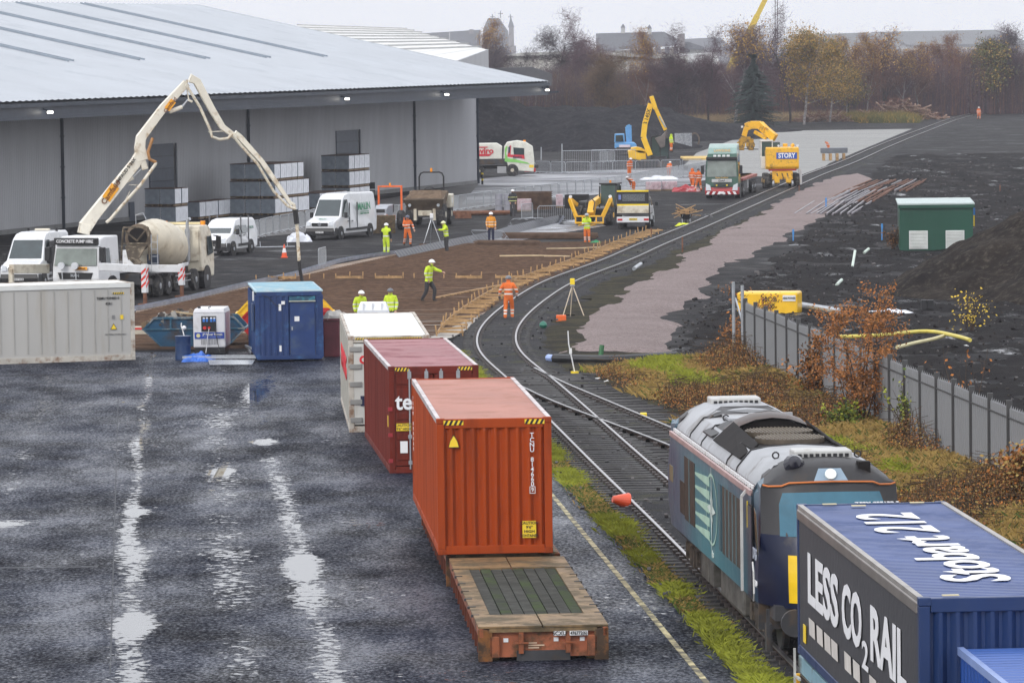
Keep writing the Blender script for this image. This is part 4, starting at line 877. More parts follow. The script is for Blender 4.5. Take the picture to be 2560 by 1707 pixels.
# vents, stripes, compass star on the visible side
def sq(name,y0_,y1_,z0,z1,m,n=0,fr=True):
    b=MB(); b.box((xs_,(y0_+y1_)/2,(z0+z1)/2),(.014,abs(y1_-y0_),z1-z0)); f=b.obj(name,m,lo)
    if n:
        b=MB()
        for i in range(1,n): b.box((xs_-.012,y0_+(y1_-y0_)*i/n,(z0+z1)/2),(.02,.05,z1-z0))
        b.obj('vent_bar',mat('teal_grey_bar',(.10,.16,.18),.5),f)
sq('side_vent',3.8,5.65,1.36,2.68,LGD,2); sq('side_vent',5.75,6.5,1.42,2.1,LGD); sq('side_vent',-3.7,-.9,1.34,2.66,LGD,5); sq('side_louvre',-.75,-.35,1.36,2.66,mat('dark_teal_louvre',(.02,.06,.08),.5),2)
sq('maker_plate',7.9,8.5,1.92,2.25,mat('bronze_plate',(.2,.17,.1),.4))
MINT=mat('mint_stripe',(.42,.62,.50),.4,var=.12,scale=1.5); 
for i in range(5):
    z=2.50-i*.27; b=MB(); b.ext([(xs_,3.7,z-.03),(xs_,3.7,z+.02),(xs_,1.9,z+.10),(xs_,1.25,z+.12),(xs_,1.25,z-.06),(xs_,1.9,z-.06)],(-.006,0,0)); b.obj('mint_stripe',MINT,lo)
cy_,cz_,r_=.85,2.02,.72
b=MB(); n=28; ro=[(xs_-.008,cy_+1.3*r_*math.cos(t),cz_+r_*math.sin(t)) for t in [2*math.pi*i/n for i in range(n)]]; ri=[(p[0],cy_+(p[1]-cy_)*.93,cz_+(p[2]-cz_)*.93) for p in ro]
b.add(ro+ri,[(i,(i+1)%n,n+(i+1)%n,n+i) for i in range(n)]); b.obj('compass_ring',MINT,lo)
b=MB()
for i in range(8):
    t=math.pi*i/4; l=(.98 if i%2==0 else .55)*r_; d=Vector((0,math.cos(t)*l,math.sin(t)*l)); e=Vector((0,-math.sin(t),math.cos(t)))*.13*r_; c0=Vector((xs_-.012,cy_,cz_)); h_=d*.26
    b.add([c0,c0+h_+e,c0+d],[(0,1,2)])
    if i%2==0: b.add([c0,c0+h_-e,c0+d],[(0,1,2)],0 if False else None)
b.add([(xs_-.012,cy_-.05,cz_+.6),(xs_-.012,cy_+.05,cz_+.6),(xs_-.012,cy_,cz_+1.05)],[(0,1,2)]); b.add([(xs_-.012,cy_-.05,cz_-.6),(xs_-.012,cy_+.05,cz_-.6),(xs_-.012,cy_,cz_-.98)],[(0,1,2)])
b.obj('compass_star',mat('star_white',(.62,.72,.68),.4),lo)
text(lo,'drs',mat('star_white',(.62,.72,.68),.4),(xs_-.008,.7,1.14),(0,-1,0),(0,0,1),.2,bold=.02)
b=MB(); b.box((0,-.6,.62),(2.3,3.6,.7)); b.obj('fuel_tank',mat('grimy_tank',(.10,.095,.085),.6,.1,var=.3,dirt=(.04,.035,.03),damt=.5),lo,bevel=.05)
for y in(1.9,2.7,3.4): Bx(lo,'battery_box',mat('grimy_tank',(.1,.095,.085),.6),(-1.1,y,.66),(.3,.6,.56),bevel=.02)
b=MB(); b.box((0,1.4,.85),(2.2,16.2,.28)); b.obj('underframe',DST,lo)
bogie(lo,-4.2,.5); bogie(lo,6.6,.5)
b=MB(); b.bar((-1.25,-6.8,.2),(-1.25,-6.8,.95),.06); b.box((-1.2,-6.5,.4),(.1,.3,.5)); b.obj('step_iron',DST,lo)
# ================================================================ YARD OBJECTS
def obox(par,name,m,pts,z0,z1): b=MB(); b.ext([(x,y,z0) for x,y in pts],(0,0,z1-z0)); return b.obj(name,m,par)
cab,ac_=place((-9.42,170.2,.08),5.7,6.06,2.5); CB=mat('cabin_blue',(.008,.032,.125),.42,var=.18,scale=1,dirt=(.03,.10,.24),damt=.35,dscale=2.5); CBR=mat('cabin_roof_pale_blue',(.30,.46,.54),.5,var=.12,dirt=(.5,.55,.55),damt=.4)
cb=thing('site_cabin','dark blue steel site cabin with pale blue roof and one door','site cabin',cab,ac_)
b=MB()
for x in(-1,1):
    corr(b,(x*1.21,-2.9,.1),(0,1,0),(x,0,0),(0,0,1),5.8,2.3,.3,.036)
corr(b,(-1.1,-3.0,.1),(1,0,0),(0,-1,0),(0,0,1),1.1,2.3,.22,.03); corr(b,(.95,-3.0,.1),(1,0,0),(0,-1,0),(0,0,1),.2,2.3,.2,.03)
b.add([(-1.1,2.98,.1),(1.15,2.98,.1),(1.15,2.98,2.4),(-1.1,2.98,2.4)],[(0,1,2,3)]); b.obj('wall',CB,cb)
b=MB()
for x in(-1.17,1.17):
    for y in(-2.95,2.95): b.box((x,y,1.22),(.16,.16,2.3))
b.box((0,-2.99,2.42),(2.4,.1,.16)); b.box((0,-2.99,.08),(2.4,.1,.14)); b.obj('frame',CB,cb,bevel=.01)
b=MB(); b.box((0,0,2.52),(2.5,6.06,.07)); 
for i in range(12): b.box((0,-2.75+i*.5,2.565),(2.35,.05,.03))
b.obj('roof',CBR,cb,bevel=.01)
d=Bx(cb,'door',mat('door_blue',(.010,.036,.14),.4,var=.2,dirt=(.05,.08,.14),damt=.4),(.48,-3.02,1.12),(.92,.05,1.98),bevel=.01)
Bx(cb,'door_lintel',mat('flaked_teal',(.05,.25,.33),.6,var=.4,dirt=(.02,.05,.1),damt=.9,dscale=6),(.48,-3.03,2.25),(.95,.04,.14))
Bx(cb,'drip_strip',mat('pale_drip',(.4,.42,.38),.6),(.48,-3.06,2.15),(.98,.08,.04))
Bx(d,'paper_notice',PLT,(.28,-3.055,1.50),(.18,.006,.18)); Bx(d,'handle',STL,(.1,-3.07,1.15),(.05,.05,.12))
b=MB(); b.box((-.22,-3.06,2.1),(.13,.06,.12)); b.obj('junction_box',PLT,cb); Bx(cb,'switch_box',PLT,(-.34,-3.06,1.93),(.09,.05,.24)); Bx(cb,'white_tag',PLT,(-.34,-3.05,.42),(.08,.01,.22))
b=MB(); b.tube([(-1.0,-3.06,2.42),(-.75,-3.06,2.3),(-.5,-3.06,2.02),(-.36,-3.08,1.98)],.012,5); b.obj('cable',BLK,cb)
Bx(cb,'open_shutter',mat('shutter_dark_blue',(.012,.04,.12),.5),(-1.32,-2.4,1.55),(.05,.9,1.0))
Bx(cb,'white_vent_pipe',PLT,(-1.3,-2.7,2.35),(.06,.06,.35))
# generator
gn=thing('generator','white boxy diesel generator with sockets panel and blue banner between skip and cabin','generator',S(525.8,888),R(-2))
gw=mat('generator_white',(.68,.68,.70),.35,var=.05,dirt=(.4,.38,.35),damt=.15)
Bx(gn,'housing',gw,(0,.75,.98),(1.22,1.9,1.36),bevel=.05); b=MB(); b.prof([(-.22,1.62,.60),(-.18,1.76,.55),(1.68,1.76,.55),(1.72,1.62,.60)]); b.obj('canopy',gw,gn,bevel=.02)
Bx(gn,'base',BLK,(0,.75,.2),(1.15,1.8,.24)); pb=Bx(gn,'socket_panel',BLK,(-.02,-.21,1.20),(.56,.04,.58))
for x in(-.2,-.08,.08,.2): Bx(pb,'blue_socket',mat('socket_blue',(.05,.2,.6),.4),(x,-.245,1.33),(.085,.05,.12),bevel=.01); Bx(pb,'socket_lid',PLT,(x,-.25,1.42),(.08,.03,.05))
b=MB(); b.cyl((-.17,-.24,1.05),(-.17,-.29,1.05),.065,n=14); b.obj('red_socket',mat('socket_red',(.6,.03,.03),.4),pb); b=MB(); b.cyl((0,-.24,1.05),(0,-.30,1.05),.05,n=12); b.obj('red_socket',mat('socket_red',(.6,.03,.03),.4),pb)
bn=Bx(gn,'banner',mat('banner_blue',(.02,.06,.35),.4),(0,-.215,.76),(1.12,.02,.24)); text(gn,'JP Power Rentals',mat('cream_lettering',(.8,.78,.6),.5),(.12,-.23,.80),(1,0,0),(0,0,1),.125,bold=.012,sx=.86); text(gn,'For all your power needs',mat('blue_lettering_pale',(.3,.4,.7),.5),(.12,-.23,.70),(1,0,0),(0,0,1),.07,sx=.85)
b=MB(); b.cyl((-.42,-.225,.76),(-.42,-.235,.76),.075,n=18); b.obj('logo_disc',mat('logo_cream',(.65,.6,.3),.5),gn)
b=MB()
for i in range(11): b.box((-.30+i*.06,-.215,.52),(.025,.02,.2))
b.obj('vent_grille',mat('vent_grey',(.28,.28,.29),.5),gn)
b=MB(); b.tube([(0,-.29,1.03),(-.06,-.32,.7),(-.1,-.34,.35),(-.12,-.5,.12)],.014,5); b.obj('cable',PLT,gn); b=MB(); b.tube([(.2,-.27,1.3),(.26,-.32,.8),(.34,-.34,.4),(.42,-.5,.1)],.014,5); b.obj('cable',BLK,gn)
b=MB(); b.cyl((-.42,.3,1.74),(-.42,.3,1.83),.06,n=10); b.obj('exhaust_cap',BLK,gn); b=MB(); b.tube([(0,-.1,1.75),(-.03,-.1,1.82),(.06,-.1,1.84)],.02,5); b.obj('lifting_hook',DST,gn)
# oil drum
dr_=thing('oil_drum','dark blue steel drum in front of the blue skip','drum',S(458,900)); b=MB(); b.revolve([(0,.285),(.02,.3),(.33,.29),(.345,.302),(.36,.29),(.64,.29),(.655,.302),(.67,.29),(.98,.29),(1,.3),(1.0,.28)],(0,0,0),(0,0,.9),n=22); b.obj('body',mat('drum_blue',(.012,.04,.12),.4,var=.15),dr_,smooth='auto')
b=MB(); b.tube([(.05,0,.9),(-.0,.05,1.1),(-.06,.1,1.25),(-.05,.1,1.38)],.02,5); b.obj('hose',PLT,dr_); b=MB(); b.revolve([(0,.03),(.3,.085),(.7,.085),(1,.03)],(.05,.0,1.12),(.05,.0,1.28),n=10); b.obj('funnel',PLT,dr_)
def skip(label,c,rz,m,lip,fill=False,sc=1.):
    t=thing('waste_skip',label,'skip',c,rz); hw=.85
    P=[(-1.23,0),(-1.95,.72),(-1.55,1.18),(1.55,1.18),(1.95,.72),(1.23,0)]; b=MB(); v=[]
    for y in(-hw,hw): v+=[(x,y,z+.05) for x,z in P]
    v+=[(x*.97,y*.95,z+.05) for y in(-hw,hw) for x,z in P]
    fs=[(0,5,4,3,2,1),(6,7,8,9,10,11),(0,1,7,6),(4,5,11,10),(0,6,11,5)]
    b.add(v,fs); b.obj('body',m,t)
    b=MB()
    for y in(-hw-.03,hw+.03):
        b.bar((-1.55,y,1.2),(1.55,y,1.2),.08); b.bar((-1.95,y,.77),(1.95,y,.77),.05,.05); b.bar((-1.55,y,1.2),(-1.95,y,.77),.06); b.bar((1.55,y,1.2),(1.95,y,.77),.06); b.bar((-.9,y,.77),(-.9,y,1.2),.06); b.bar((.5,y,.1),(.5,y,1.2),.06); b.bar((-1.95,y,.75),(-1.23,y,.06),.05); b.bar((1.95,y,.75),(1.23,y,.06),.05)
    for x in(-1,1): b.bar((x*1.97,-hw,.77),(x*1.97,hw,.77),.08)
    b.obj('rim',lip,t)
    b=MB(); 
    for x in(-1,1):
        for y in(-hw,hw): b.cyl((x*1.3,y,.95),(x*1.3,y*1.12,.95),.05,n=8)
    b.obj('lifting_lug',DST,t); 
    if fill:
        b=MB(); r2=random.Random(5)
        for i in range(170): x=r2.uniform(-1.85,1.4); b.box((x,r2.uniform(-.7,.7),(.95 if abs(x)<1.5 else .8)+r2.uniform(0,.42)*(1-abs(x)/3)),(r2.uniform(.1,.5),r2.uniform(.08,.4),r2.uniform(.05,.3)),Matrix.Rotation(r2.uniform(0,3),3,(r2.random(),r2.random(),r2.random())),r2.choice((0,0,1,2)))
        o=b.obj('rubble',[mat('rubble_brown',(.16,.11,.07),.9,var=.3),mat('rubble_grey',(.25,.24,.22),.9),mat('rubble_dark',(.05,.04,.035),.9)],t); o['kind']='stuff'
    return t
SKB=mat('skip_blue',(.006,.065,.14),.5,var=.2,scale=1.2,dirt=(.05,.03,.02),damt=.45,dscale=1.8); RDR=mat('skip_red',(.42,.012,.012),.42,var=.12,dirt=(.2,.02,.02),damt=.3)
skip('teal blue skip heaped with builders rubble beside the generator',S(487,872)+Vector((0,.9,0)),R(-1),SKB,mat('skip_blue_rim',(.02,.10,.17),.5,dirt=(.3,.28,.25),damt=.5,dscale=4),True)
skip('bright red empty skip partly hidden behind the dark blue site cabin',S(722,860)+Vector((-.1,2.0,0)),R(-1),RDR,RDR)
skip('yellow skip behind the red one',S(700,850)+Vector((-.05,5.6,0)),R(1),mat('skip_yellow',(.75,.46,.01),.45,dirt=(.2,.12,.03),damt=.3),mat('skip_yellow',(.75,.46,.01),.45))
for (u,v,du,lab) in((395,798,.9,'pale timber plank sticking out of the rubble skip'),(470,800,.5,'second pale board lying across the rubble skip')):
    p=S(487,872)+Vector((-.9 if du>.6 else .25,.5,1.42)); b=MB(); b.bar(p,p+Vector((1.5,.4,-.22)) if du>.6 else p+Vector((.9,.6,-.05)),.12,.06); o=b.obj('timber_plank',mat('pale_timber',(.55,.43,.27),.7,var=.2),None); tag(o,lab,'plank')
# ladder, tarp, metal sheet, timber bundle
ld=thing('aluminium_ladder','aluminium ladder lying flat on the wet ground below the generator','ladder',S(540,897,0.06),R(-8))
for x in(-.2,.2): Bx(ld,'stile',STL,(.9,x*1.6,.08),(4.2,.05,.09))
for i in range(13): Bx(ld,'rung',STL,(-.95+i*.31,0,.09),(.04,.62,.04))
def crumple(name,label,cat,loc,rx,ry,h,m,seed=0,n=14,rz=0,group=None):
    b=MB(); vs=[];fs=[]
    for j in range(n+1):
        for i in range(n+1):
            x=-1+2*i/n; y=-1+2*j/n; r=max(0,1-(x*x+y*y)**.5*.75); z=h*(r**.7)*(.55+.9*abs(noise.noise(Vector((x*2.1+seed,y*2.1,seed*3.1)))))
            jx=noise.noise(Vector((x*2+seed,y*2,1)))*.28; jy=noise.noise(Vector((x*2,y*2+seed,5)))*.28
            vs.append(((x+jx)*rx,(y+jy)*ry,z if 0<i<n and 0<j<n else 0))
    fs=[(j*(n+1)+i,j*(n+1)+i+1,(j+1)*(n+1)+i+1,(j+1)*(n+1)+i) for j in range(n) for i in range(n)]; b.add(vs,fs); o=b.obj(name,m,loc=loc,rz=rz); tag(o,label,cat,group); return o
TARP=mat('blue_tarpaulin',(.02,.13,.55),.4,var=.2,bump=.02,bscale=6)
crumple('tarpaulin','crumpled bright blue tarpaulin on the ground beside the ladder','tarpaulin',S(497,901,.0),.6,.9,.35,TARP,2)
o=MB().ext([(-.75,-1.1,.05),(.8,-1.0,.03),(.78,1.1,.05),(-.95,1.2,.07)],(0,0,.02)).obj('metal_sheet',mat('shiny_sheet',(.45,.48,.52),.25,.6,var=.2),loc=S(580,910)); tag(o,'flat grey metal sheet lying by the left corner of the blue cabin','metal sheet')
for i in range(7):
    b=MB(); p=S(617,880)+Vector((rnd.uniform(-.1,.35),rnd.uniform(-1,1),.05+.05*i)); b.bar(p,p+Vector((rnd.uniform(.2,.7),-2.2,.05)),.05,.09); o=b.obj('scaffold_offcut',[STL,mat('pale_timber',(.5,.4,.26),.7)][i%2]); tag(o,['pale timber','steel pole'][1-i%2]+' length, '+['first','second','third','fourth','fifth','sixth','seventh'][i]+' from the bottom of the pile against the blue cabin','offcut','offcuts dumped against the blue cabin')
b=MB(); b.box((0,0,.22),(11.5,.5,.34)); bs=thing('concrete_kerb_block','long pale low barrier lying behind the skips','barrier',S(500,852)+Vector((1.5,3.4,0)),R(-2)); b.obj('block',mat('pale_block',(.5,.46,.38),.7,var=.15,dirt=(.3,.25,.2),damt=.4),bs)
b=MB()
for i in range(4): b.box((-4.4+i*2.7,-.26,.32),(1.4,.02,.07))
b.obj('red_stripe',mat('socket_red',(.6,.03,.03),.4),bs)
# bins with bags beside the cabin
bi=thing('rubbish_bin','dark red plastic bin at the right of the blue cabin','bin',S(829,893)+Vector((0,.4,0))); b=MB(); b.ext([(-.3,-.35,0),(.3,-.35,0),(.3,.35,0),(-.3,.35,0)],(0,0,1.35)); b.obj('body',mat('bin_maroon',(.13,.02,.03),.5,var=.3),bi,bevel=.04)
b=MB(); b.box((0,0,1.4),(.66,.76,.08)); b.obj('lid',mat('bin_maroon',(.13,.02,.03),.5),bi)
b2=thing('rubbish_bin','navy blue bin with blue sacking beside the dark red bin','bin',S(846,890)+Vector((.12,.7,0))); b=MB(); b.box((0,0,.7),(.66,.7,1.4)); b.obj('body',mat('bin_navy',(.015,.03,.10),.5,var=.3),b2,bevel=.05)
b=MB(); b.box((-.05,-.37,1.25),(.5,.05,.45)); b.obj('sack',TARP,b2,bevel=.03)
crumple('waste_bag','grey bag of crumpled plastic on top of the bins','waste bag',S(838,893,0)+Vector((.05,.5,1.4)),.55,.45,.4,mat('pale_plastic_bag',(.42,.40,.37),.4,var=.3),6)
# bowser tank behind the white container
tk=thing('water_tank','white moulded plastic tank on a blue frame between two workers in yellow','tank',S(934,868)); b=MB()
b.prof([(-.5,1.25,.62),(-.5,1.45,.60),(-.32,1.72,.48),(.35,1.74,.48),(.55,1.5,.6),(.55,1.25,.62)]); b.obj('tank_body',mat('tank_white',(.78,.80,.83),.35,var=.04),tk,bevel=.03)
b=MB()
for x in(-.35,0,.35): b.box((x,0,1.6),(.07,1.0,.28))
b.obj('tank_rib',mat('tank_white',(.78,.80,.83),.35),tk,bevel=.03)
Bx(tk,'frame',mat('frame_blue',(.03,.2,.55),.4),(0,0,1.16),(1.34,1.15,.12)); b=MB()
for x in(-.6,.6):
    for y in(-.5,.5): b.bar((x,y,.2),(x,y,1.15),.08)
b.box((0,0,.55),(1.2,1.0,.6)); b.obj('chassis',mat('frame_blue',(.03,.2,.55),.4),tk)
for x in(-.72,.72): Cy(tk,'wheel',RUB,(x-.08,0,.32),(x+.08,0,.32),.32,n=20)
# ================================================================ VEHICLES
def two(front,rear):     # ground pixels (photo) of the middle of front and rear -> centre, yaw, length
    a=S(*front); b=S(*rear); d=a-b; return (a+b)/2, math.atan2(-d.x,d.y), d.length
def head(px,deg):        # position at ground pixel, heading: degrees from +y (away), positive to the left
    return S(*px),R(deg)
def wheel(par,x,y,r,w=.25,hub=None,name='wheel',n=22):
    s=1 if x>0 else -1; b=MB(); b.revolve([(0,r*.6),(.02,r*.93),(.2,r),(.8,r),(.98,r*.93),(1,r*.6)],(x-s*w/2,y,r),(x+s*w/2,y,r),n=n); o=b.obj(name,RUB,par,smooth='auto')
    b=MB(); b.revolve([(0,r*.62),(.4,r*.58),(.5,r*.3),(1,r*.26)],(x+s*(w/2-.06),y,r),(x+s*(w/2+.02),y,r),n=16); b.obj('wheel_hub',hub or STL,o,smooth='auto'); return o
def glass(par,pts,name='window',m=None,t=.015): return Pn(par,name,m or GLS,pts,t)
VW=mat('van_white',(.70,.71,.73),.25,var=.04,coat=.4,dirt=(.45,.43,.40),damt=.12,dscale=.9)
def van(label,loc,rz,L=5.9,W_=2.0,H_=2.6,hood=1.1,nose=1.05,group='white vans',text_=None,plate='SF16 TKX',seatwin=False):
    t=thing('white_van',label,'van',loc,rz,group); h=W_/2; f=L/2; r_=.36
    P=[(f-.06,.32,h-.06),(f,.55,h-.04),(f-.02,nose-.08,h-.08),(f-.25,nose,h-.10),(f-hood,nose+.22,h-.10),(f-hood-.72,H_-.28,h-.22),(f-hood-1.1,H_-.07,h-.26),(f-hood-1.7,H_,h-.28),(-f+.2,H_-.02,h-.26),(-f+.03,H_-.15,h-.2),(-f,1.2,h-.02),(-f+.02,.38,h-.05),(-f+.3,.3,h-.05)]
    Pl=[(y,z,w) for y,z,w in P]; b=MB(); 
    # waistline rings give the sides their swell
    b.prof(Pl); body=b.obj('body',VW,t,bevel=.05)
    b=MB(); b.prof([(f+.03,.26,h-.05),(f+.05,.5,h-.08),(f+.0,.72,h-.10),(f-.45,.70,h+.01),(f-.45,.26,h+.01)]); b.obj('bumper',BLK,t,bevel=.03)
    b=MB(); b.box((0,f+.015,nose-.2),(W_*.52,.06,.2)); b.obj('grille',BLK,t,bevel=.02)
    wz0,wz1=nose+.27,H_-.36; y0,y1=f-hood-.06,f-hood-.66
    glass(t,[(h-.20,y0+.03,wz0),(-h+.20,y0+.03,wz0),(-h+.29,y1+.03,wz1),(h-.29,y1+.03,wz1)],'windscreen',t=-.03)
    for s_ in(-1,1):
        x=lambda z:s_*(h-.02-(z-nose)*.11-(.06 if z>nose else 0)*0-.02)
        def sx(y,z):  # side surface x at height z (linear between belt and roof)
            k_=min(1,max(0,(z-1.2)/(H_-.15-1.2))); return s_*((h-.02)*(1-k_)+(h-.2)*k_+.012-(.08 if y>f-hood-.2 else 0)*(1-k_)) 
        glass(t,[(sx(f-hood-.15,nose+.2),f-hood-.25,nose+.22),(sx(y1,wz1),f-hood-.78,wz1),(sx(y1,wz1),f-hood-1.25,wz1),(sx(y1,nose),f-hood-1.3,nose+.16)],'side_window',t=.02*s_)
        if seatwin: glass(t,[(sx(0,nose+.2),f-hood-1.45,nose+.2),(sx(0,wz1),f-hood-1.45,wz1-.02),(sx(0,wz1),f-hood-2.35,wz1-.04),(sx(0,nose+.2),f-hood-2.4,nose+.2)],'side_window',t=.02*s_)
        b=MB(); b.panel([(s_*(h-.16),f+.01,nose-.30),(s_*(h-.42),f+.025,nose-.28),(s_*(h-.40),f-.02,nose-.06),(s_*(h-.13),f-.10,nose+.0)],.03*s_); b.obj('headlight',mat('lamp_clear',(.55,.58,.62),.1,coat=.5),t)
        b=MB(); b.box((s_*(h+.12),f-hood-.35,nose+.32),(.2,.1,.34)); b.obj('mirror',BLK,t,bevel=.03)
        b=MB(); b.box((s_*(h+.005),-.1-.2,.55),(.03,L-3.0,.14)); b.obj('side_moulding',BLK,t)
        b=MB()
        for yy in (f-hood-1.36,f-hood-2.6): b.box((s_*(h-.055),yy,1.35),(.08,.014,1.6))
        b.obj('door_gap',mat('panel_gap',(.12,.12,.13),.6),t)
        b=MB(); b.box((s_*(h-.012),f-hood-1.05,1.05),(.03,.2,.05)); b.box((s_*(h-.012),f-hood-1.75,1.05),(.03,.2,.05)); b.obj('handle',BLK,t)
        for y in(f-.98,-f+1.15):
            b=MB(); b.cyl((s_*(h-.13),y,r_),(s_*(h+.002),y,r_),r_+.08,n=20); b.obj('wheel_arch',BLK,t)
            wheel(t,s_*(h-.1),y,r_,.24)
    Bx(t,'number_plate',PLT,(0,f+.07,.46),(.5,.012,.11)); text(t,plate,BTX,(0,f+.08,.46),(-1,0,0),(0,0,1),.10,bold=.01)
    return t
loc,rz,_=two((806,603),(925,584)); rz=R(180-20)
def face(px_front,deg,L): # vehicle whose front-bottom centre stands at a pixel; deg: heading measured from straight toward the camera, + = front turned to picture left
    p=S(*px_front); a=R(180-deg); d=Vector((-math.sin(a),math.cos(a),0)); return p-d*L/2,a
loc,rz=face((800,600),20,6.9); v=van('tall white panel van with green lettering on its side, parked by the barriers',loc,rz,6.9,2.0,2.72,nose=1.12)
hx=1.0
GT=mat('green_lettering',(.02,.22,.10),.5)
text(v,'MALIN',GT,(-.985,-1.3,1.85),(0,-1,0),(.13,0,1),.64,bold=.02,sx=1.1)
b=MB(); b.box((-1.015,-1.3,1.55),(.02,1.4,.04)); b.obj('green_underline',GT,v); text(v,'MARINE CONTRACTORS',GT,(-1.02,-1.3,1.43),(0,-1,0),(.12,0,1),.14,sx=.9)
b=MB()
for x in(-.06,.06): b.cyl((0,3.5,.93),(0,3.51,.93),.11,n=20)
b.obj('badge',STL,v); text(v,'MALIN',GT,(0,2.98,1.24),(-1,0,0),(0,-.9,.3),.16,bold=.01)
loc,rz=face((528,640),17,5.0); v=van('low white crew van with rear side windows, parked right of the mixer truck',loc,rz,5.0,1.98,2.0,hood=.95,nose=.98,seatwin=True,plate='SK18 ZVN'); text(v,'MALIN',mat('grey_green_lettering',(.12,.22,.18),.5),(-.95,-1.5,1.45),(0,-1,0),(.16,0,1),.22,bold=.02)
loc,rz=face((48,722),11,5.8); v=van('high-roofed white van with beacons on its roof, leftmost behind the long white container',loc,rz,5.8,2.05,2.66,hood=1.05,nose=1.15,plate='SG17 OHB')
Bx(v,'roof_lightbar',CRM,(0,-1.2,2.72),(.75,.2,.1),bevel=.02)
for x in(-.72,.72): Cy(v,'roof_beacon',BLK,(x,-1.2,2.62),(x,-1.2,2.8),.06)
b=MB(); b.box((-1.03,.6,1.5),(.03,1.0,1.5)); b.obj('dark_side_panel',BLK,v)
# ---- lorries
def axle_pair(t,y,r=.5,x=1.05,dual=False,hub=None):
    for s_ in(-1,1):
        wheel(t,s_*x,y,r,.3,hub)
        if dual: wheel(t,s_*(x-.32),y,r,.28,hub)
def truckcab(t,m,H_,y0,L=2.2,W_=2.45,zb=.55,glassm=None,low=None,name='cab'):
    f=y0; h=W_/2; b=MB(); b.prof([(f-.05,zb,h-.03),(f,zb+.5,h-.02),(f-.04,1.55,h-.02),(f-.22,H_-.45,h-.08),(f-.45,H_-.08,h-.14),(f-.8,H_,h-.16),(f-L,H_,h-.12),(f-L,zb+.3,h-.02),(f-L*.55,zb+.3,h-.02),(f-L*.5,zb,h-.02)])
    c=b.obj(name,m,t,bevel=.06); gz0,gz1=1.62,H_-.55
    glass(t,[(h-.14,f-.03,gz0),(-h+.14,f-.03,gz0),(-h+.19,f-.20,gz1),(h-.19,f-.20,gz1)],'windscreen',glassm,t=.045)
    for s_ in(-1,1):
        glass(t,[(s_*(h-.005),f-.3,gz0+.05),(s_*(h-.06),f-.45,gz1),(s_*(h-.06),f-1.15,gz1),(s_*(h-.005),f-1.2,gz0-.05)],'side_window',t=.02*s_)
        b=MB(); b.box((s_*(h+.18),f+.05,2.15),(.24,.14,.62)); b.bar((s_*(h-.05),f-.1,2.5),(s_*(h+.2),f+.05,2.45),.05); b.obj('mirror',BLK,t,bevel=.03)
        b=MB(); b.cyl((s_*(h-.3),f-1.35,.5),(s_*(h+.01),f-1.35,.5),.62,n=20); b.obj('wheel_arch',BLK,t)
    return c
# concrete pump lorry
CP,CPA=face((190,752),22,9.4); pu=thing('concrete_pump_truck','white concrete pump lorry with its long boom folded up and over toward the bay','concrete pump',CP,CPA)
LW=mat('lorry_white',(.68,.69,.71),.3,var=.06,dirt=(.38,.35,.30),damt=.25,dscale=1.5)
truckcab(pu,LW,2.95,4.7,glassm=mat('lit_windscreen',(.16,.19,.17),.12,var=.3,scale=1.5,coat=.5)); Bx(pu,'sun_visor',BLK,(0,4.56,2.74),(2.2,.3,.32),bevel=.04); text(pu,'CONCRETE PUMP HIRE',WTX,(0,4.73,2.74),(-1,0,0),(0,0,1),.20,bold=.02,sx=.92)
Bx(pu,'bumper',BLK,(0,4.68,.65),(2.4,.25,.5),bevel=.04); b=MB(); b.ext([(.9,4.70,1.30),(-.9,4.70,1.30),(-.8,4.70,1.0),(.8,4.70,1.0)],(0,.03,0)); b.obj('grille',BLK,pu)
pl=Bx(pu,'orange_name_board',mat('board_orange',(.85,.38,.02),.5),(-.28,4.76,1.5),(.7,.02,.14)); text(pu,'Camfaud',mat('brown_lettering',(.15,.05,.01),.5),(-.28,4.78,1.5),(-1,0,0),(0,0,1),.15,bold=.015)
for x in(.35,-.35):
    b=MB(); b.cyl((x+.25,4.9,1.62),(x+.25,5.0,1.62),.17,n=18); b.cyl((x+.25,4.85,1.0),(x+.25,4.92,1.6),.025,n=6); b.obj('spot_lamp',mat('spot_lens',(.6,.62,.65),.2),pu)
for x in(-1.4,1.4): Bx(pu,'front_mirror',BLK,(x,4.6,2.1),(.24,.14,.75),bevel=.04)
text(pu,'MAN',STL,(0,4.77,1.16),(-1,0,0),(0,0,1),.2,bold=.02)
Bx(pu,'chassis',DST,(0,-.8,.85),(1.0,8.6,.35)); Bx(pu,'deck',LW,(0,-1.2,1.25),(2.35,7.2,.16),bevel=.02); Bx(pu,'toolbox',LW,(-1.0,-1.0,.95),(.4,2.4,.6),bevel=.03); Bx(pu,'toolbox',LW,(1.0,-1.0,.95),(.4,2.4,.6),bevel=.03)
for y in(-.2,-1.6): Bx(pu,'orange_label',mat('board_orange',(.85,.38,.02),.5),(-1.21,y,1.1),(.02,.55,.12))
axle_pair(pu,3.3,.5); axle_pair(pu,-2.2,.5,dual=True); axle_pair(pu,-3.6,.5,dual=True)
Cy(pu,'slewing_turret',PMP,(0,1.6,1.3),(0,1.6,2.2),.38,.3); Bx(pu,'pump_unit',LW,(0,-2.8,1.7),(1.5,2.4,.7),bevel=.04); Bx(pu,'hopper',CRM,(0,-4.5,1.25),(1.5,.8,.9),bevel=.05)
b=MB(); 
for i in range(2):
    for z in(1.45,1.75,2.05): b.bar((-1.1,-3.2-i*.8,z),(-1.1,-3.2-i*.8+.3,z),.035)
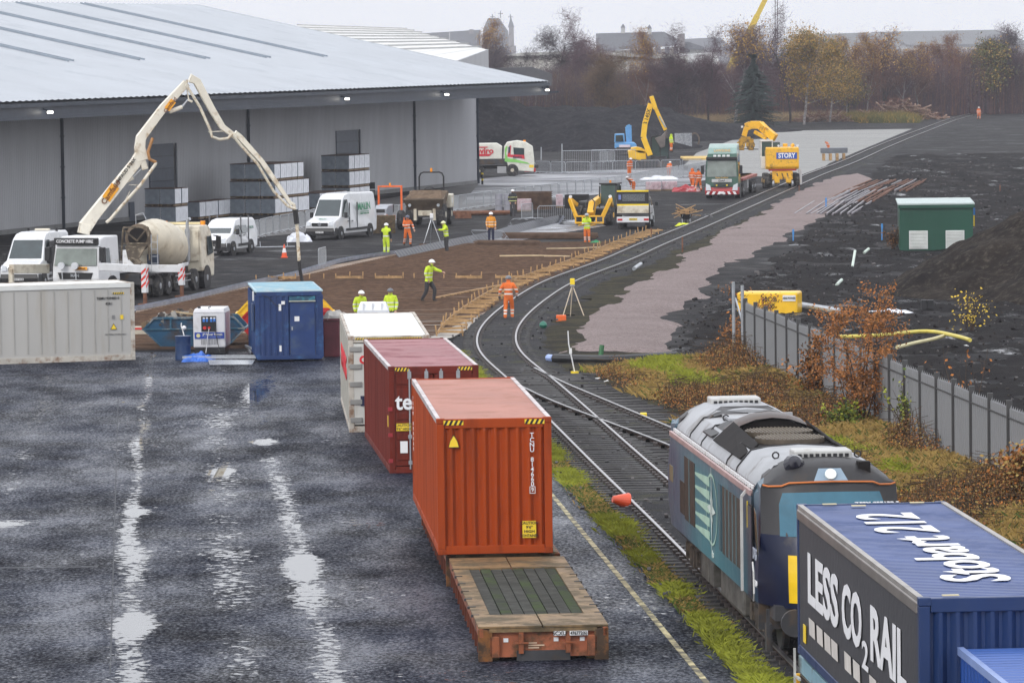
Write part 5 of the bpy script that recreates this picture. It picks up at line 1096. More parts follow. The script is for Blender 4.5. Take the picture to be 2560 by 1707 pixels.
b.tube([(-1.0,-3.9,1.4),(-1.0,-3.9,2.6),(-.9,-3.6,2.8),(-.8,-3.3,2.6),(-.8,-3.3,1.4)],.03,6); b.tube([(-.5,-3.9,1.4),(-.5,-3.9,2.5),(-.4,-3.6,2.65),(-.3,-3.3,2.5),(-.3,-3.3,1.4)],.03,6); b.obj('access_rail',STL,pu)
Mi=pu.matrix_basis.inverted() if False else (Matrix.Translation(CP)@Matrix.Rotation(CPA,4,'Z')).inverted()
for (u,vt,vb,u0,vtop) in ((363,666,762,290,664),(455,665,742,372,660)):
    g0=S(u,vb); zt=Dp(u,vt,g0.y).z; a=Mi@Vector((g0.x,g0.y,zt)); b0=Mi@Vector((g0.x,g0.y,0)); inn=Vector((a.x*.35,a.y*.7+.3,a.z-.12))
    b=MB(); b.bar(inn,(a.x,a.y,a.z-.12),.28,.34); b.obj('outrigger_beam',LW,pu,bevel=.02)
    b=MB(); b.bar((a.x,a.y,a.z+.1),(a.x,a.y,.55),.24,.24,up=(0,1,0)); lg=b.obj('outrigger_leg',LW,pu,bevel=.01)
    b=MB(); zz=.75
    while zz<a.z-.35:
        for sx_ in(-1,1):
            for f_ in(-1,1): pass
        for s2 in(-1,1):
            yv=a.y+s2*.123; q=[(a.x-.12,yv,zz+.22),(a.x+.12,yv,zz),(a.x+.12,yv,zz+.13),(a.x-.12,yv,zz+.35)]; b.ext(q,(0,s2*.004,0))
            xv=a.x+s2*.123; q=[(xv,a.y-.12,zz+.22),(xv,a.y+.12,zz),(xv,a.y+.12,zz+.13),(xv,a.y-.12,zz+.35)]; b.ext(q,(s2*.004,0,0))
        zz+=.30
    b.obj('red_stripe',mat('reflective_red',(.62,.03,.02),.5),lg)
    b=MB(); b.bar((a.x,a.y,.6),(a.x,a.y,.04),.14,.14,up=(0,1,0)); b.box((a.x,a.y,.03),(.5,.5,.06)); b.obj('outrigger_foot',RS2,pu)
b=MB(); q0=Mi@Dp(28,672,S(28,755).y); q1=Mi@Dp(118,672,S(118,748).y); b.bar(q0,q1,.3,.42); b.bar(q0,(q0.x,q0.y,.1),.2,.2,up=(0,1,0)); b.obj('front_outrigger',CRM,pu,bevel=.02)
# boom, laid out in the vertical plane from the turret to the delivery point
tip=S(754,728); D0=CP+Vector((-math.sin(CPA),math.cos(CPA),0))*1.6
def bp(u,v):
    lo_,hi_=0.,1.; d=ray(u,v); base=Vector((D0.x,D0.y)); e=Vector((tip.x-D0.x,tip.y-D0.y)); nn=Vector((-e.y,e.x)); t=base.dot(nn)/Vector((d.x,d.y)).dot(nn); p=Vector((d.x*t,d.y*t,CH+d.z*t)); return p
def taper(b,P,w0,w1,h0,h1):
    n=len(P); vs=[]; side_=(bp(700,500)-bp(250,500)).cross(Vector((0,0,1))).normalized()
    for i,p in enumerate(P):
        d=(P[min(i+1,n-1)]-P[max(i-1,0)]).normalized(); up=side_.cross(d).normalized()
        t=i/(n-1); w=w0+(w1-w0)*t; h=h0+(h1-h0)*t
        for a_,c_ in((-1,-1),(1,-1),(1,1),(-1,1)): vs.append(p+side_*a_*w/2+up*c_*h/2)
    fs=[(i*4+k_,i*4+(k_+1)%4,i*4+4+(k_+1)%4,i*4+4+k_) for i in range(n-1) for k_ in range(4)]+[(0,1,2,3),((n-1)*4+3,(n-1)*4+2,(n-1)*4+1,(n-1)*4)]
    b.add([Mi@v_ for v_ in vs],fs); return side_
b=MB(); sd_=taper(b,[bp(212,568),bp(232,540),bp(338,408),bp(352,380)],.42,.32,.62,.42); b.obj('boom_section',PMP,pu,bevel=.02)
b=MB(); taper(b,[bp(356,400),bp(349,370),bp(352,345),bp(372,318),bp(408,270),bp(466,208)],.34,.26,.52,.34); b.obj('boom_section',PMP,pu,bevel=.02)
b=MB(); taper(b,[bp(474,196),bp(492,204),bp(528,272),bp(556,318),bp(588,342)],.28,.2,.40,.24); b.obj('boom_section',PMP,pu,bevel=.02)
b=MB(); taper(b,[bp(586,334),bp(600,344),bp(655,405),bp(700,470),bp(728,512)],.22,.14,.30,.16); b.obj('boom_section',PMP,pu,bevel=.015)
L2=lambda pts:[Mi@(bp(*p)+sd_*.28) for p in pts]
PIP=mat('pipe_cream',(.66,.62,.52),.45,var=.15,dirt=(.33,.2,.08),damt=.45,dscale=4)
b=MB(); b.tube(L2([(262,556),(272,548),(300,515),(348,462),(384,412),(386,406)]),.075,8); b.obj('delivery_pipe',PIP,pu)
b=MB(); b.tube(L2([(386,406),(370,398),(366,380),(378,345)]),.075,8); b.obj('delivery_pipe',mat('rusty_elbow',(.35,.17,.06),.6,var=.3),pu)
b=MB(); b.tube(L2([(464,200),(462,214),(496,268),(522,326)]),.07,8); b.tube(L2([(522,326),(526,342),(545,349),(566,346),(576,336)]),.07,8); b.tube(L2([(576,336),(600,366),(640,410),(680,478),(716,516),(733,522)]),.065,8); b.obj('delivery_pipe',PIP,pu)
b=MB(); b.tube([Mi@bp(*p) for p in ((738,524),(742,560))],.13,10); b.obj('hose_coupling',BLK,pu)
b=MB(); b.tube([Mi@bp(*p) for p in ((727,508),(734,512),(738,528))],.09,8); b.tube([Mi@bp(*p) for p in ((742,558),(744,585),(746,625),(748,652))],.085,8); b.obj('hose_section',PIP,pu)
b=MB(); b.tube([Mi@bp(*p) for p in ((748,650),(750,675),(755,700),(758,716))],.085,8); b.obj('delivery_hose',BLK,pu)
for (a_,c_,e_) in (((290,468),(332,444),(354,422)),((424,280),(455,268),(470,250))):
    b=MB(); b.cyl(Mi@bp(*a_),Mi@bp(*c_),.10,n=10); b.obj('ram_cylinder',PMP,pu); b=MB(); b.cyl(Mi@bp(*c_),Mi@bp(*e_),.05,n=8); b.obj('ram_rod',STL,pu)
b=MB(); b.bar(Mi@bp(352,392),Mi@bp(362,424),.3,.3); b.bar(Mi@bp(208,585),Mi@bp(214,560),.5,.5); b.obj('boom_knuckle',PMP,pu,bevel=.03)
b=MB(); b.bar(Mi@bp(520,330),Mi@bp(566,328),.04); b.bar(Mi@bp(305,516),Mi@bp(325,478),.03); b.bar(Mi@bp(345,463),Mi@bp(322,462),.03); b.bar(Mi@bp(464,205),Mi@bp(472,250),.05); b.bar(Mi@bp(470,250),Mi@bp(480,255),.2,.1); b.obj('pipe_bracket',PMP,pu)
def boomtext(p0,p1,s_,size,m,back=None,dx=0):
    a=bp(*p0); c=bp(*p1); d=(c-a).normalized(); up=Vector((0,0,1)); up=(up-d*up.dot(d)).normalized(); n_=d.cross(up); mid=(a+c)/2+n_*.23
    if back: 
        b=MB(); h=size*.62; b.add([Mi@(a+n_*.222-up*h),Mi@(c+n_*.222-up*h),Mi@(c+n_*.222+up*h),Mi@(a+n_*.222+up*h)],[(0,1,2,3)]); b.obj('name_board',back,pu)
    R3=Mi.to_3x3(); text(pu,s_,m,Mi@mid,R3@d,R3@up,size,bold=.02)
OB=mat('board_orange',(.85,.38,.02),.5)
boomtext((262,498),(286,464),'Camfaud',.36,mat('brown_lettering',(.15,.05,.01),.5),OB); boomtext((295,450),(322,413),'CAMFAUD S-36X',.22,BTX); boomtext((414,274),(431,252),'Camfaud',.24,mat('brown_lettering',(.15,.05,.01),.5),OB)
# concrete mixer lorry, seen from behind its right flank
ra,fa=S(408,741),S(508,722); d_=(fa-ra).normalized(); ma=math.atan2(-d_.x,d_.y); rv=Vector((d_.y,-d_.x,0)); mc=(ra+fa)/2-rv*1.2
mx_=thing('concrete_mixer_truck','cream and white concrete mixer lorry with its drum mouth facing the camera','mixer truck',mc,ma)
Bx(mx_,'chassis',DST,(0,-.2,.95),(.95,9.0,.3)); axle_pair(mx_,4.0,.52,1.08,hub=STL); axle_pair(mx_,2.1,.52,1.08); axle_pair(mx_,-2.4,.52,1.08,True); axle_pair(mx_,-3.8,.52,1.08,True)
truckcab(mx_,CRM,3.05,5.35,L=2.1); b=MB(); b.box((0,3.18,2.1),(2.1,.03,1.5)); b.obj('cab_back',CRM,mx_,bevel=.02); glass(mx_,[(-.7,3.2,2.1),(-.45,3.2,2.1),(-.45,3.2,2.6),(-.7,3.2,2.6)],'rear_window',t=.03)
Bx(mx_,'beacon_bar',mat('cream_bar',(.7,.6,.35),.4),(0,4.3,3.13),(1.7,.25,.1)); 
for x in(-.95,.95): Cy(mx_,'beacon',ORL,(x,4.3,3.05),(x,4.3,3.24),.12)
b=MB(); b.tube([(.55,3.0,1.2),(.55,3.0,3.2),(.6,3.0,3.35),(.7,2.95,3.4)],.08,8); b.obj('exhaust_stack',STL,mx_); b=MB(); b.cyl((.55,3.0,1.4),(.55,3.0,2.9),.13,n=10); b.obj('exhaust_shield',STL,mx_)
dr0=Vector((0,-3.2,2.75)); dr1=Vector((0,2.6,1.9)); DC=mat('drum_cream',(.60,.54,.42),.45,var=.1,dirt=(.36,.28,.18),damt=.3,dscale=1.2)
b=MB(); b.revolve([(0,.62),(.02,.66),(.42,1.16),(.45,1.17),(.74,1.15),(.92,.85),(1,.6)],dr0,dr1,n=28); b.obj('drum',DC,mx_,smooth='auto')
b=MB(); ax=(dr1-dr0).normalized(); b.revolve([(0,.50),(1,.66)],dr0-ax*.12,dr0+ax*.02,n=24); b.obj('drum_ring',mat('drum_grime',(.12,.09,.065),.8,var=.4),mx_,smooth='auto')
b=MB(); b.cyl(dr0-ax*.14,dr0-ax*.11,.46,n=22); b.obj('drum_mouth',mat('soot_shade_black',(.012,.01,.01),.8),mx_)  # solid black disc, shade of the hollow drum put into its colour
GRM=mat('grimy_chute',(.10,.08,.06),.8,var=.4,dirt=(.3,.25,.18),damt=.4,dscale=4)
b=MB()
for t_ in range(5): a_=math.pi*(.25+.5*t_/2); 
for (p,q) in (((-.6,-3.6,3.25),(.6,-3.6,3.25)),((-.6,-3.6,3.25),(-.7,-3.75,1.7)),((.6,-3.6,3.25),(.7,-3.75,1.7)),((-.6,-3.65,2.5),(.6,-3.65,2.5)),((0,-3.4,2.6),(-.5,-3.7,3.1)),((0,-3.4,2.6),(.5,-3.7,3.1))): b.bar(p,q,.07)
b.obj('discharge_frame',GRM,mx_); b=MB(); b.ext([(-.5,-3.7,2.35),(.5,-3.7,2.35),(.25,-4.1,1.75),(-.25,-4.1,1.75)],(0,.35,.1)); b.obj('chute_funnel',GRM,mx_); b=MB(); b.bar((0,-4.0,1.8),(.7,-4.5,1.3),.4,.16); b.obj('chute',GRM,mx_)
b=MB()
for x in(.75,1.05): b.bar((x,-3.6,.7),(x,-3.6,2.9),.035)
for i in range(6): b.bar((.75,-3.6,.9+i*.33),(1.05,-3.6,.9+i*.33),.03)
b.tube([(-.2,-2.9,3.3),(-.2,-2.9,3.8),(.15,-2.9,3.9),(.3,-2.9,3.6)],.025,6); b.obj('ladder',STL,mx_)
Bx(mx_,'water_tank',mat('tank_dark_blue',(.02,.035,.07),.5),(.55,-2.7,1.5),(.5,.4,.9),bevel=.04); Bx(mx_,'rear_beam',DST,(0,-4.7,.75),(2.2,.12,.25))
for x in(-.8,.8): Bx(mx_,'tail_lamp',RDL,(x,-4.78,.78),(.35,.04,.12))
for s_ in(-1,1): b=MB(); b.box((s_*1.2,0,.85),(.05,2.4,.05)); b.box((s_*1.2,0,.55),(.05,2.4,.05)); b.obj('side_guard',STL,mx_); Bx(mx_,'mudguard',BLK,(s_*1.05,-3.1,1.12),(.5,3.0,.05))
# ---- site dumper
DL,DA=face((1062,566),8,4.0); dm=thing('site_dumper','muddy cream site dumper with large tyres and black roll bar, parked by the barriers','dumper',DL,DA)
MUD=mat('muddy_skip_steel',(.17,.13,.095),.8,var=.3,scale=3,dirt=(.09,.065,.045),damt=.6)
for s_ in(-1,1): wheel(dm,s_*1.0,1.3,.72,.55,CRM); wheel(dm,s_*1.0,-1.2,.72,.55,CRM)
b=MB(); b.prof([(2.5,1.75,1.35),(1.9,1.02,1.05),(.4,1.05,1.05),(.05,2.1,1.3),(.3,2.25,1.25),(.6,2.05,1.2)]); b.obj('skip',MUD,dm,bevel=.03)
b=MB(); b.prof([(2.35,1.8,1.2),(.2,2.12,1.2),(1.2,2.3,.9)]); b.obj('skip_load',mat('wet_soil_load',(.13,.09,.06),.9,var=.4,scale=4),dm)
Bx(dm,'front_frame',CRM,(0,1.75,.85),(.9,.3,.35),bevel=.03); 
for x in(-.62,.62): Bx(dm,'frame_arm',CRM,(x,1.85,.75),(.2,.35,.75),bevel=.02); b=MB(); b.cyl((x*1.5,2.2,1.38),(x*1.5,2.28,1.36),.1,n=12); b.obj('headlight',mat('lamp_clear',(.55,.58,.62),.1),dm)
Bx(dm,'engine_cover',CRM,(0,-1.5,1.35),(1.5,1.5,1.0),bevel=.08); Bx(dm,'side_tank',CRM,(-1.25,-.7,1.55),(.35,1.2,.9),bevel=.08); Bx(dm,'chassis',DST,(0,0,.75),(.9,3.6,.4)); Bx(dm,'seat',BLK,(0,-.7,2.0),(.55,.5,.4),bevel=.05)
Bx(dm,'sticker',PLT,(-1.43,-.45,1.6),(.01,.3,.35))
b=MB(); b.tube([(-.8,-1.0,1.7),(-.8,-1.0,3.1),(-.7,-1.0,3.32),(-.5,-1.0,3.4),(.5,-1.0,3.4),(.7,-1.0,3.32),(.8,-1.0,3.1),(.8,-1.0,1.7)],.055,8); b.obj('roll_bar',BLK,dm); Cy(dm,'beacon',ORL,(0,-1,3.42),(0,-1,3.66),.08)
b=MB(); b.tube([(.35*math.cos(t),-.25+.05*math.sin(t),2.25+.2*math.sin(t)) for t in [i*math.pi/6 for i in range(13)]],.025,6); b.obj('steering_wheel',BLK,dm)
# ---- small orange tractor with roll frame, and rusty mesh pallet in front of it
TL,TA=face((950,583),12,3.2); tr=thing('compact_tractor','small orange compact tractor with grey bonnet and orange roll frame beside the tall van','tractor',TL+Vector((0,3,0)),TA)
for s_ in(-1,1): wheel(tr,s_*.75,-.7,.62,.35,ORG); wheel(tr,s_*.6,1.2,.4,.25,ORG)
b=MB(); b.prof([(1.75,1.0,.36),(1.7,1.42,.38),(1.2,1.62,.42),(.2,1.65,.45),(.1,.9,.42)]); b.obj('bonnet',mat('grey_bonnet',(.30,.32,.36),.3),tr,bevel=.06); Bx(tr,'bonnet_intake',BLK,(0,1.74,1.28),(.55,.05,.22),bevel=.02)
Bx(tr,'chassis',ORG,(0,.2,.75),(.6,2.6,.35),bevel=.03); Bx(tr,'seat',BLK,(0,-.7,1.35),(.5,.5,.55),bevel=.06); b=MB(); b.bar((-.5,1.5,.7),(-.5,2.1,1.0),.1); b.bar((.5,1.5,.7),(.5,2.1,1.0),.1); b.bar((-.6,2.1,.6),(.6,2.1,.6),.1,.3); b.obj('loader_arm',ORG,tr)
b=MB(); 
for x in(-.74,.74): b.bar((x,-.9,.9),(x,-.9,2.7),.12,.12,up=(0,1,0))
b.bar((-.8,-.9,2.73),(.8,-.9,2.73),.14,.12); b.obj('roll_frame',ORG,tr,bevel=.01); Cy(tr,'beacon',ORL,(0,-.9,2.78),(0,-.9,2.95),.07)
for x in(-.3,.3): b=MB(); b.cyl((x,1.76,1.05),(x,1.8,1.05),.07,n=10); b.obj('headlight',mat('lamp_clear',(.55,.58,.62),.1),tr)
o=MB().box((0,0,.55),(1.4,1.0,1.1)).obj('rusty_mesh_stack',mat('tan_mesh',(.12,.085,.05),.85,var=.4,scale=6),loc=S(960,583)); tag(o,'low rusty brown stack of folded mesh standing in front of the orange tractor','mesh stack')
# ---- telehandler
HL,HA=face((1462,566),14,4.6); th=thing('telehandler','black and yellow telehandler with lowered yellow boom and fork carriage','telehandler',HL+Vector((.5,1.5,0)),HA)
for s_ in(-1,1): wheel(th,s_*1.0,1.5,.62,.45,YEL); wheel(th,s_*1.0,-1.5,.62,.45,YEL)
Bx(th,'chassis',BLK,(0,0,.8),(1.3,4.4,.5),bevel=.05); Bx(th,'engine_pod',BLK,(.95,-.2,1.15),(.6,2.0,.7),bevel=.08)
b=MB(); 
for x in(-1.2,-.15):
    for y in(-.9,.9): b.bar((x,y*.9,1.1),(x,y*.75,2.45),.09,.09,up=(0,1,0))
b.box((-.7,0,2.6),(1.15,1.6,.1)); b.obj('cab_frame',BLK,th,bevel=.01); b=MB(); b.box((-.7,0,1.9),(.95,1.4,1.3)); b.obj('cab_glass',mat('cab_glass_green',(.06,.09,.085),.08,coat=.5),th); Cy(th,'beacon',ORL,(-.7,0,2.6),(-.7,0,2.8),.07); Bx(th,'driver_seat',BLK,(-.7,-.2,1.3),(.5,.5,.5))
b=MB(); b.bar((-.05,-2.1,1.9),(-.05,2.4,1.35),.34,.42); b.obj('boom',YEL,th,bevel=.02); b=MB(); b.bar((-.05,2.3,1.4),(-.05,2.9,.7),.42,.5); b.obj('boom_head',YEL,th,bevel=.02)
for s_ in(-1,1): b=MB(); b.bar((s_*1.15,1.55,1.25),(s_*1.35,2.8,1.7),.16,.3); b.bar((s_*1.35,2.8,1.7),(s_*.85,3.1,.55),.14,.25); b.obj('lift_arm',YEL,th,bevel=.02)
b=MB(); b.box((0,3.1,.62),(1.9,.1,.10)); b.box((0,3.1,.2),(1.9,.1,.12)); 
for x in(-.9,-.45,0,.45,.9): b.bar((x,3.1,.2),(x,3.1,.62),.08,.08,up=(0,1,0))
for x in(-.4,.4): b.box((x,3.7,.08),(.12,1.2,.05))
b.obj('fork_carriage',YEL,th); b=MB(); b.tube([(-.05,2.5,1.7),(-.3,2.8,1.5),(-.25,3.0,1.0)],.04,6); b.tube([(.15,2.4,1.7),(.3,2.8,1.4),(.2,3.0,.9)],.04,6); b.obj('hydraulic_hose',BLK,th)
for s_ in(-1,1): Cy(th,'work_lamp',PLT,(s_*1.3,2.7,1.85),(s_*1.3,2.8,1.85),.1)
Bx(th,'attachment_box',mat('black_crate',(.02,.02,.022),.7),(1.9,-1.6,1.4),(1.4,1.0,.9))
# ---- tipper van seen from behind
a_=S(1582,574); ta=R(-6); tv=thing('tipper_van','white tipper pickup with black toolbox and yellow edging, seen from behind','tipper van',a_+Vector((0.3,2.6,0)),ta)
for s_ in(-1,1): wheel(tv,s_*.85,-1.7,.36,.3); wheel(tv,s_*.85,1.7,.36,.25)
Bx(tv,'tail_panel',VW,(0,-2.55,.62),(2.05,.08,.36),bevel=.02); Bx(tv,'drop_tail',CRM,(0,-2.58,1.25),(2.0,.06,.46),bevel=.02); Bx(tv,'side_board',VW,(1.0,-.9,1.2),(.05,3.2,.4)); Bx(tv,'side_board',VW,(-1.0,-.9,1.2),(.05,3.2,.4)); Bx(tv,'bed',DST,(0,-.9,.95),(2.0,3.3,.1)); Bx(tv,'chassis',DST,(0,0,.55),(.9,5.0,.25))
b=MB(); b.bar((1.02,-2.6,.35),(1.02,-2.6,1.8),.07,.07,up=(0,1,0)); b.bar((-1.02,-2.6,.9),(-1.02,-2.6,1.5),.05,.05,up=(0,1,0)); b.obj('bed_post',BLK,tv)
b=MB(); b.prof([(2.6,.4,.95),(2.65,.95,.93),(1.95,1.2,.93),(1.3,1.95,.78),(.5,2.0,.78),(.45,.5,.95)]); b.obj('cab',VW,tv,bevel=.05); glass(tv,[(.9,1.75,1.25),(.8,1.3,1.85),(.8,.75,1.85),(.9,.65,1.25)],'side_window',t=.02)
Bx(tv,'toolbox',mat('black_mesh_box',(.015,.015,.018),.6,var=.3),(-.05,-1.6,1.95),(1.96,1.0,.85)); Bx(tv,'yellow_edge',YL2,(-.05,-2.11,2.38),(1.98,.04,.1)); Bx(tv,'yellow_edge',YL2,(-.05,-2.11,1.52),(1.98,.04,.1)); Bx(tv,'mesh_panel',mat('mesh_grey',(.10,.11,.12),.5,var=.6,scale=18),(.0,-2.12,1.97),(1.4,.02,.45)); Bx(tv,'blue_tag',mat('door_sticker_blue',(.15,.2,.45),.5),(-.86,-2.12,2.0),(.16,.02,.3))
for s_ in(-1,1): Bx(tv,'tail_light',RDL,(s_*.82,-2.6,.62),(.3,.03,.12)); Bx(tv,'mirror',BLK,(s_*1.15,1.75,1.45),(.2,.1,.25),bevel=.02)
Bx(tv,'number_plate',YPL,(0,-2.6,.64),(.5,.02,.12)); text(tv,'SD63 MCY',BTX,(0,-2.615,.64),(1,0,0),(0,0,1),.1,bold=.01)
# ---- green articulated lorry
LL,LA=face((1805,497),8,6.4); lk=thing('articulated_lorry','dark green articulated lorry with flatbed trailer, red and white chevrons on its bumper','lorry',LL,LA)
LG=mat('lorry_green',(.02,.085,.055),.28,var=.1,coat=.4,dirt=(.10,.11,.09),damt=.2); LRD=mat('lorry_red_bumper',(.35,.02,.025),.35)
truckcab(lk,LG,3.35,3.2,L=2.3,W_=2.5,zb=.45,glassm=mat('lit_windscreen',(.16,.19,.17),.12)); b=MB(); b.prof([(2.75,3.3,1.1),(2.35,3.75,1.05),(1.6,4.0,1.05),(1.0,4.05,1.1),(1.0,3.2,1.15)]); b.obj('roof_fairing',mat('pale_green_fairing',(.22,.33,.30),.3,coat=.4),lk,bevel=.06)
Bx(lk,'sun_visor',BLK,(0,3.12,2.98),(2.3,.3,.22),bevel=.03)
for x in(-.5,-.17,.17,.5): Bx(lk,'roof_lamp',PLT,(x,3.3,3.18),(.22,.08,.14),bevel=.02)
text(lk,'LAWSONS',mat('gold_lettering',(.7,.4,.1),.4),(0,2.72,3.55),(-1,0,0),(0,0,1),.26,bold=.02); text(lk,'Hayton Coulthard',mat('gold_lettering',(.7,.4,.1),.4),(0,3.24,1.78-.22),(-1,0,0),(0,0,1),.16,bold=.01,sx=.8)
Bx(lk,'maker_bar',mat('silver_bar',(.6,.6,.6),.3,.5),(0,3.22,1.33),(1.5,.05,.24),bevel=.02); text(lk,'DAF',DST,(0,3.26,1.33),(-1,0,0),(0,0,1),.2,bold=.03,sx=1.3)
b=MB()
for i in range(4): b.box((0,3.23,1.12-i*.13),(1.2,.05,.07))
b.obj('grille_slat',DST,lk)
for x in(-.38,.38): Cy(lk,'fog_lamp',mat('amber_lamp',(.8,.6,.05),.3),(x,3.25,1.0),(x,3.29,1.0),.06)
b=MB(); b.prof([(3.3,.3,1.24),(3.34,.55,1.26),(3.2,.85,1.26),(2.6,.85,1.26),(2.6,.3,1.26)]); b.obj('bumper',LRD,lk,bevel=.03)
b=MB()
for i in range(6): x=-1.12+i*.42; b.ext([(x,3.345,.32),(x+.2,3.345,.32),(x+.2+(.12 if x<0 else -.12),3.345,.54),(x+(.12 if x<0 else -.12),3.345,.54)],(0,.01,0))
b.obj('white_chevron',PLT,lk)
for s_ in(-1,1): b=MB(); b.ext([(s_*1.18,3.3,.62),(s_*.78,3.36,.62),(s_*.86,3.3,1.0),(s_*1.18,3.25,1.15)],(0,.04,0)); b.obj('headlight',mat('lamp_clear',(.55,.58,.62),.1),lk)
Bx(lk,'number_plate',PLT,(0,3.36,.42),(.52,.02,.12)); wheel(lk,1.02,1.9,.5,.3); wheel(lk,-1.02,1.9,.5,.3); axle_pair(lk,-1.6,.5,dual=True); Bx(lk,'chassis',DST,(0,-1.2,.8),(.9,5.0,.25))
Bx(lk,'trailer_deck',mat('red_deck_edge',(.30,.05,.04),.5,dirt=(.2,.15,.1),damt=.4),(0,-6.6,1.30),(2.5,12.6,.18)); b=MB()
for i in range(3): b.box((0,-6.8,1.42+i*.0),(1.8,10,.1))
b.obj('trailer_boards',WOD,lk); Bx(lk,'toolbox',mat('side_box_grey',(.35,.35,.36),.4),(-1.1,-4.6,.85),(.3,1.0,.6)); Bx(lk,'trailer_beam',DST,(0,-7,1.0),(.9,12,.35))
for y in(-9.2,-10.5,-11.8): axle_pair(lk,y,.5,1.05)
# ---- road-rail excavator lettered STORY
q_=S(1955,472); RX=thing('road_rail_excavator','yellow road-rail excavator with blue and white STORY board, boom reaching left and down','excavator',q_,R(0))
for s_ in(-1,1):
    for y in(.2,3.0): wheel(RX,s_*1.15,y,.6,.5,YEL); wheel(RX,s_*.8,y,.55,.25,YEL)
    b=MB(); b.revolve([(0,.3),(.3,.25),(1,.25)],(s_*.68,-1.1,.42),(s_*.82,-1.1,.42),n=16); b.obj('rail_wheel',STL,RX)
    b=MB(); b.bar((s_*.55,-.9,.45),(s_*.45,-.6,1.2),.3,.3); b.box((s_*.45,-1.1,.75),(.4,.25,.5)); b.obj('rail_bogie_arm',YEL,RX,bevel=.02)
Bx(RX,'undercarriage',YEL,(0,1.4,1.0),(1.5,3.8,.5),bevel=.04); Bx(RX,'rear_plate',YEL,(0,-.8,1.1),(1.6,.2,.7),bevel=.02); b=MB()
for x in(-.4,0,.4): b.tube([(x,-.95,.6),(x+.05,-1.05,.9),(x-.05,-.95,1.25)],.04,6)
b.obj('hydraulic_hose',DST,RX); Bx(RX,'tail_beam',LRD,(0,-.9,1.5),(2.2,.1,.12)); Bx(RX,'side_white_plate',PLT,(1.45,.3,.9),(.3,.1,1.2),bevel=.02); Cy(RX,'slew_ring',DST,(0,1.2,1.25),(0,1.2,1.55),.6)
b=MB(); b.prof([(-.9,1.55,1.28),(-1.05,1.75,1.3),(-1.0,3.25,1.3),(-.4,3.3,1.3),(-.2,1.6,1.3)]); b.obj('counterweight',YEL,RX,bevel=.06); Bx(RX,'engine_deck',YEL,(.2,.8,2.2),(2.2,2.2,1.3),bevel=.05); Bx(RX,'side_housing',YEL,(-.95,-.1,2.3),(.7,.9,1.5),bevel=.05)
bd=Bx(RX,'name_board',mat('story_blue',(.02,.09,.42),.4),(.33,-1.06,2.62),(1.62,.02,.5)); text(RX,'STORY',WTX,(.33,-1.08,2.62),(1,0,0),(0,0,1),.52,bold=.035,sx=.82)
cbx=-1.15; Bx(RX,'cab',mat('cab_white',(.66,.66,.64),.35),(cbx,1.2,2.05),(.95,1.7,1.0),bevel=.04); b=MB()
for x in(cbx-.44,cbx+.44):
    for y in(.45,2.0): b.bar((x,y,2.4),(x,y,3.75),.09,.09,up=(0,1,0))
b.box((cbx,1.2,3.78),(1.0,1.75,.1)); b.obj('cab_frame',mat('cab_white',(.66,.66,.64),.35),RX); Bx(RX,'cab_glass',mat('cab_glass_green',(.06,.09,.085),.08),(cbx,1.2,3.1),(.86,1.55,1.25)); b=MB(); b.box((cbx+.75,.9,3.35),(.55,1.4,.6)); b.obj('window_box',mat('cab_glass_green',(.06,.09,.085),.08),RX)
b=MB(); b.box((.55,.6,3.05),(1.2,1.2,.45)); b.cyl((.3,.3,3.3),(.3,.3,3.55),.2,n=10); b.cyl((.8,.6,3.3),(1.0,.6,3.5),.15,n=10); b.obj('engine_cover',YEL,RX,bevel=.05)
for x in(-.3,1.2): Cy(RX,'rear_lamp',PLT,(x,-.9,3.4),(x,-.98,3.4),.09)
Ri=Matrix.Translation(q_).inverted(); dY=q_.y+1.5
Q=lambda u,v,dy=0:Ri@Dp(1550+u*.23384,280+v*.23384,dY+dy)
b=MB(); 
for P_,w in (([Q(1660,280,0),Q(1560,200,.5),Q(1500,140,1.2),Q(1400,140,1.5),Q(1345,165,1.5)],.5),): 
    for p,q in zip(P_,P_[1:]): b.bar(p,q,.42,.62)
b.obj('boom',YEL,RX,bevel=.03); b=MB(); b.bar(Q(1355,160,1.5),Q(1325,260,1.5),.35,.4); b.bar(Q(1560,280,.3),Q(1440,215,1.2),.22,.26); b.obj('dipper_arm',YEL,RX,bevel=.02)
b=MB(); b.box(Q(1345,300,1.5),(.8,.7,.5)); b.box(Q(1300,350,1.5),(.4,.6,.9)); b.box(Q(1400,350,1.5),(.4,.6,.9)); 
for u in(1290,1395): b.cyl(Q(u,355,1.1),Q(u,355,1.9),.36,n=14)
b.obj('tamping_head',mat('tamper_yellow',(.5,.27,.02),.5,dirt=(.06,.05,.04),damt=.6,dscale=4),RX); b=MB(); b.tube([Q(1300,160,1.4),Q(1280,210,1.3),Q(1300,260,1.3)],.035,6); b.tube([Q(1420,230,1.3),Q(1400,270,1.1),Q(1440,250,1)],.05,6); b.bar(Q(1300,395,1.5),Q(1480,400,1.5),.06); b.obj('hydraulic_hose',BLK,RX); Cy(RX,'camera_lamp',PLT,Q(1305,150,1.4),Q(1305,170,1.4),.09)
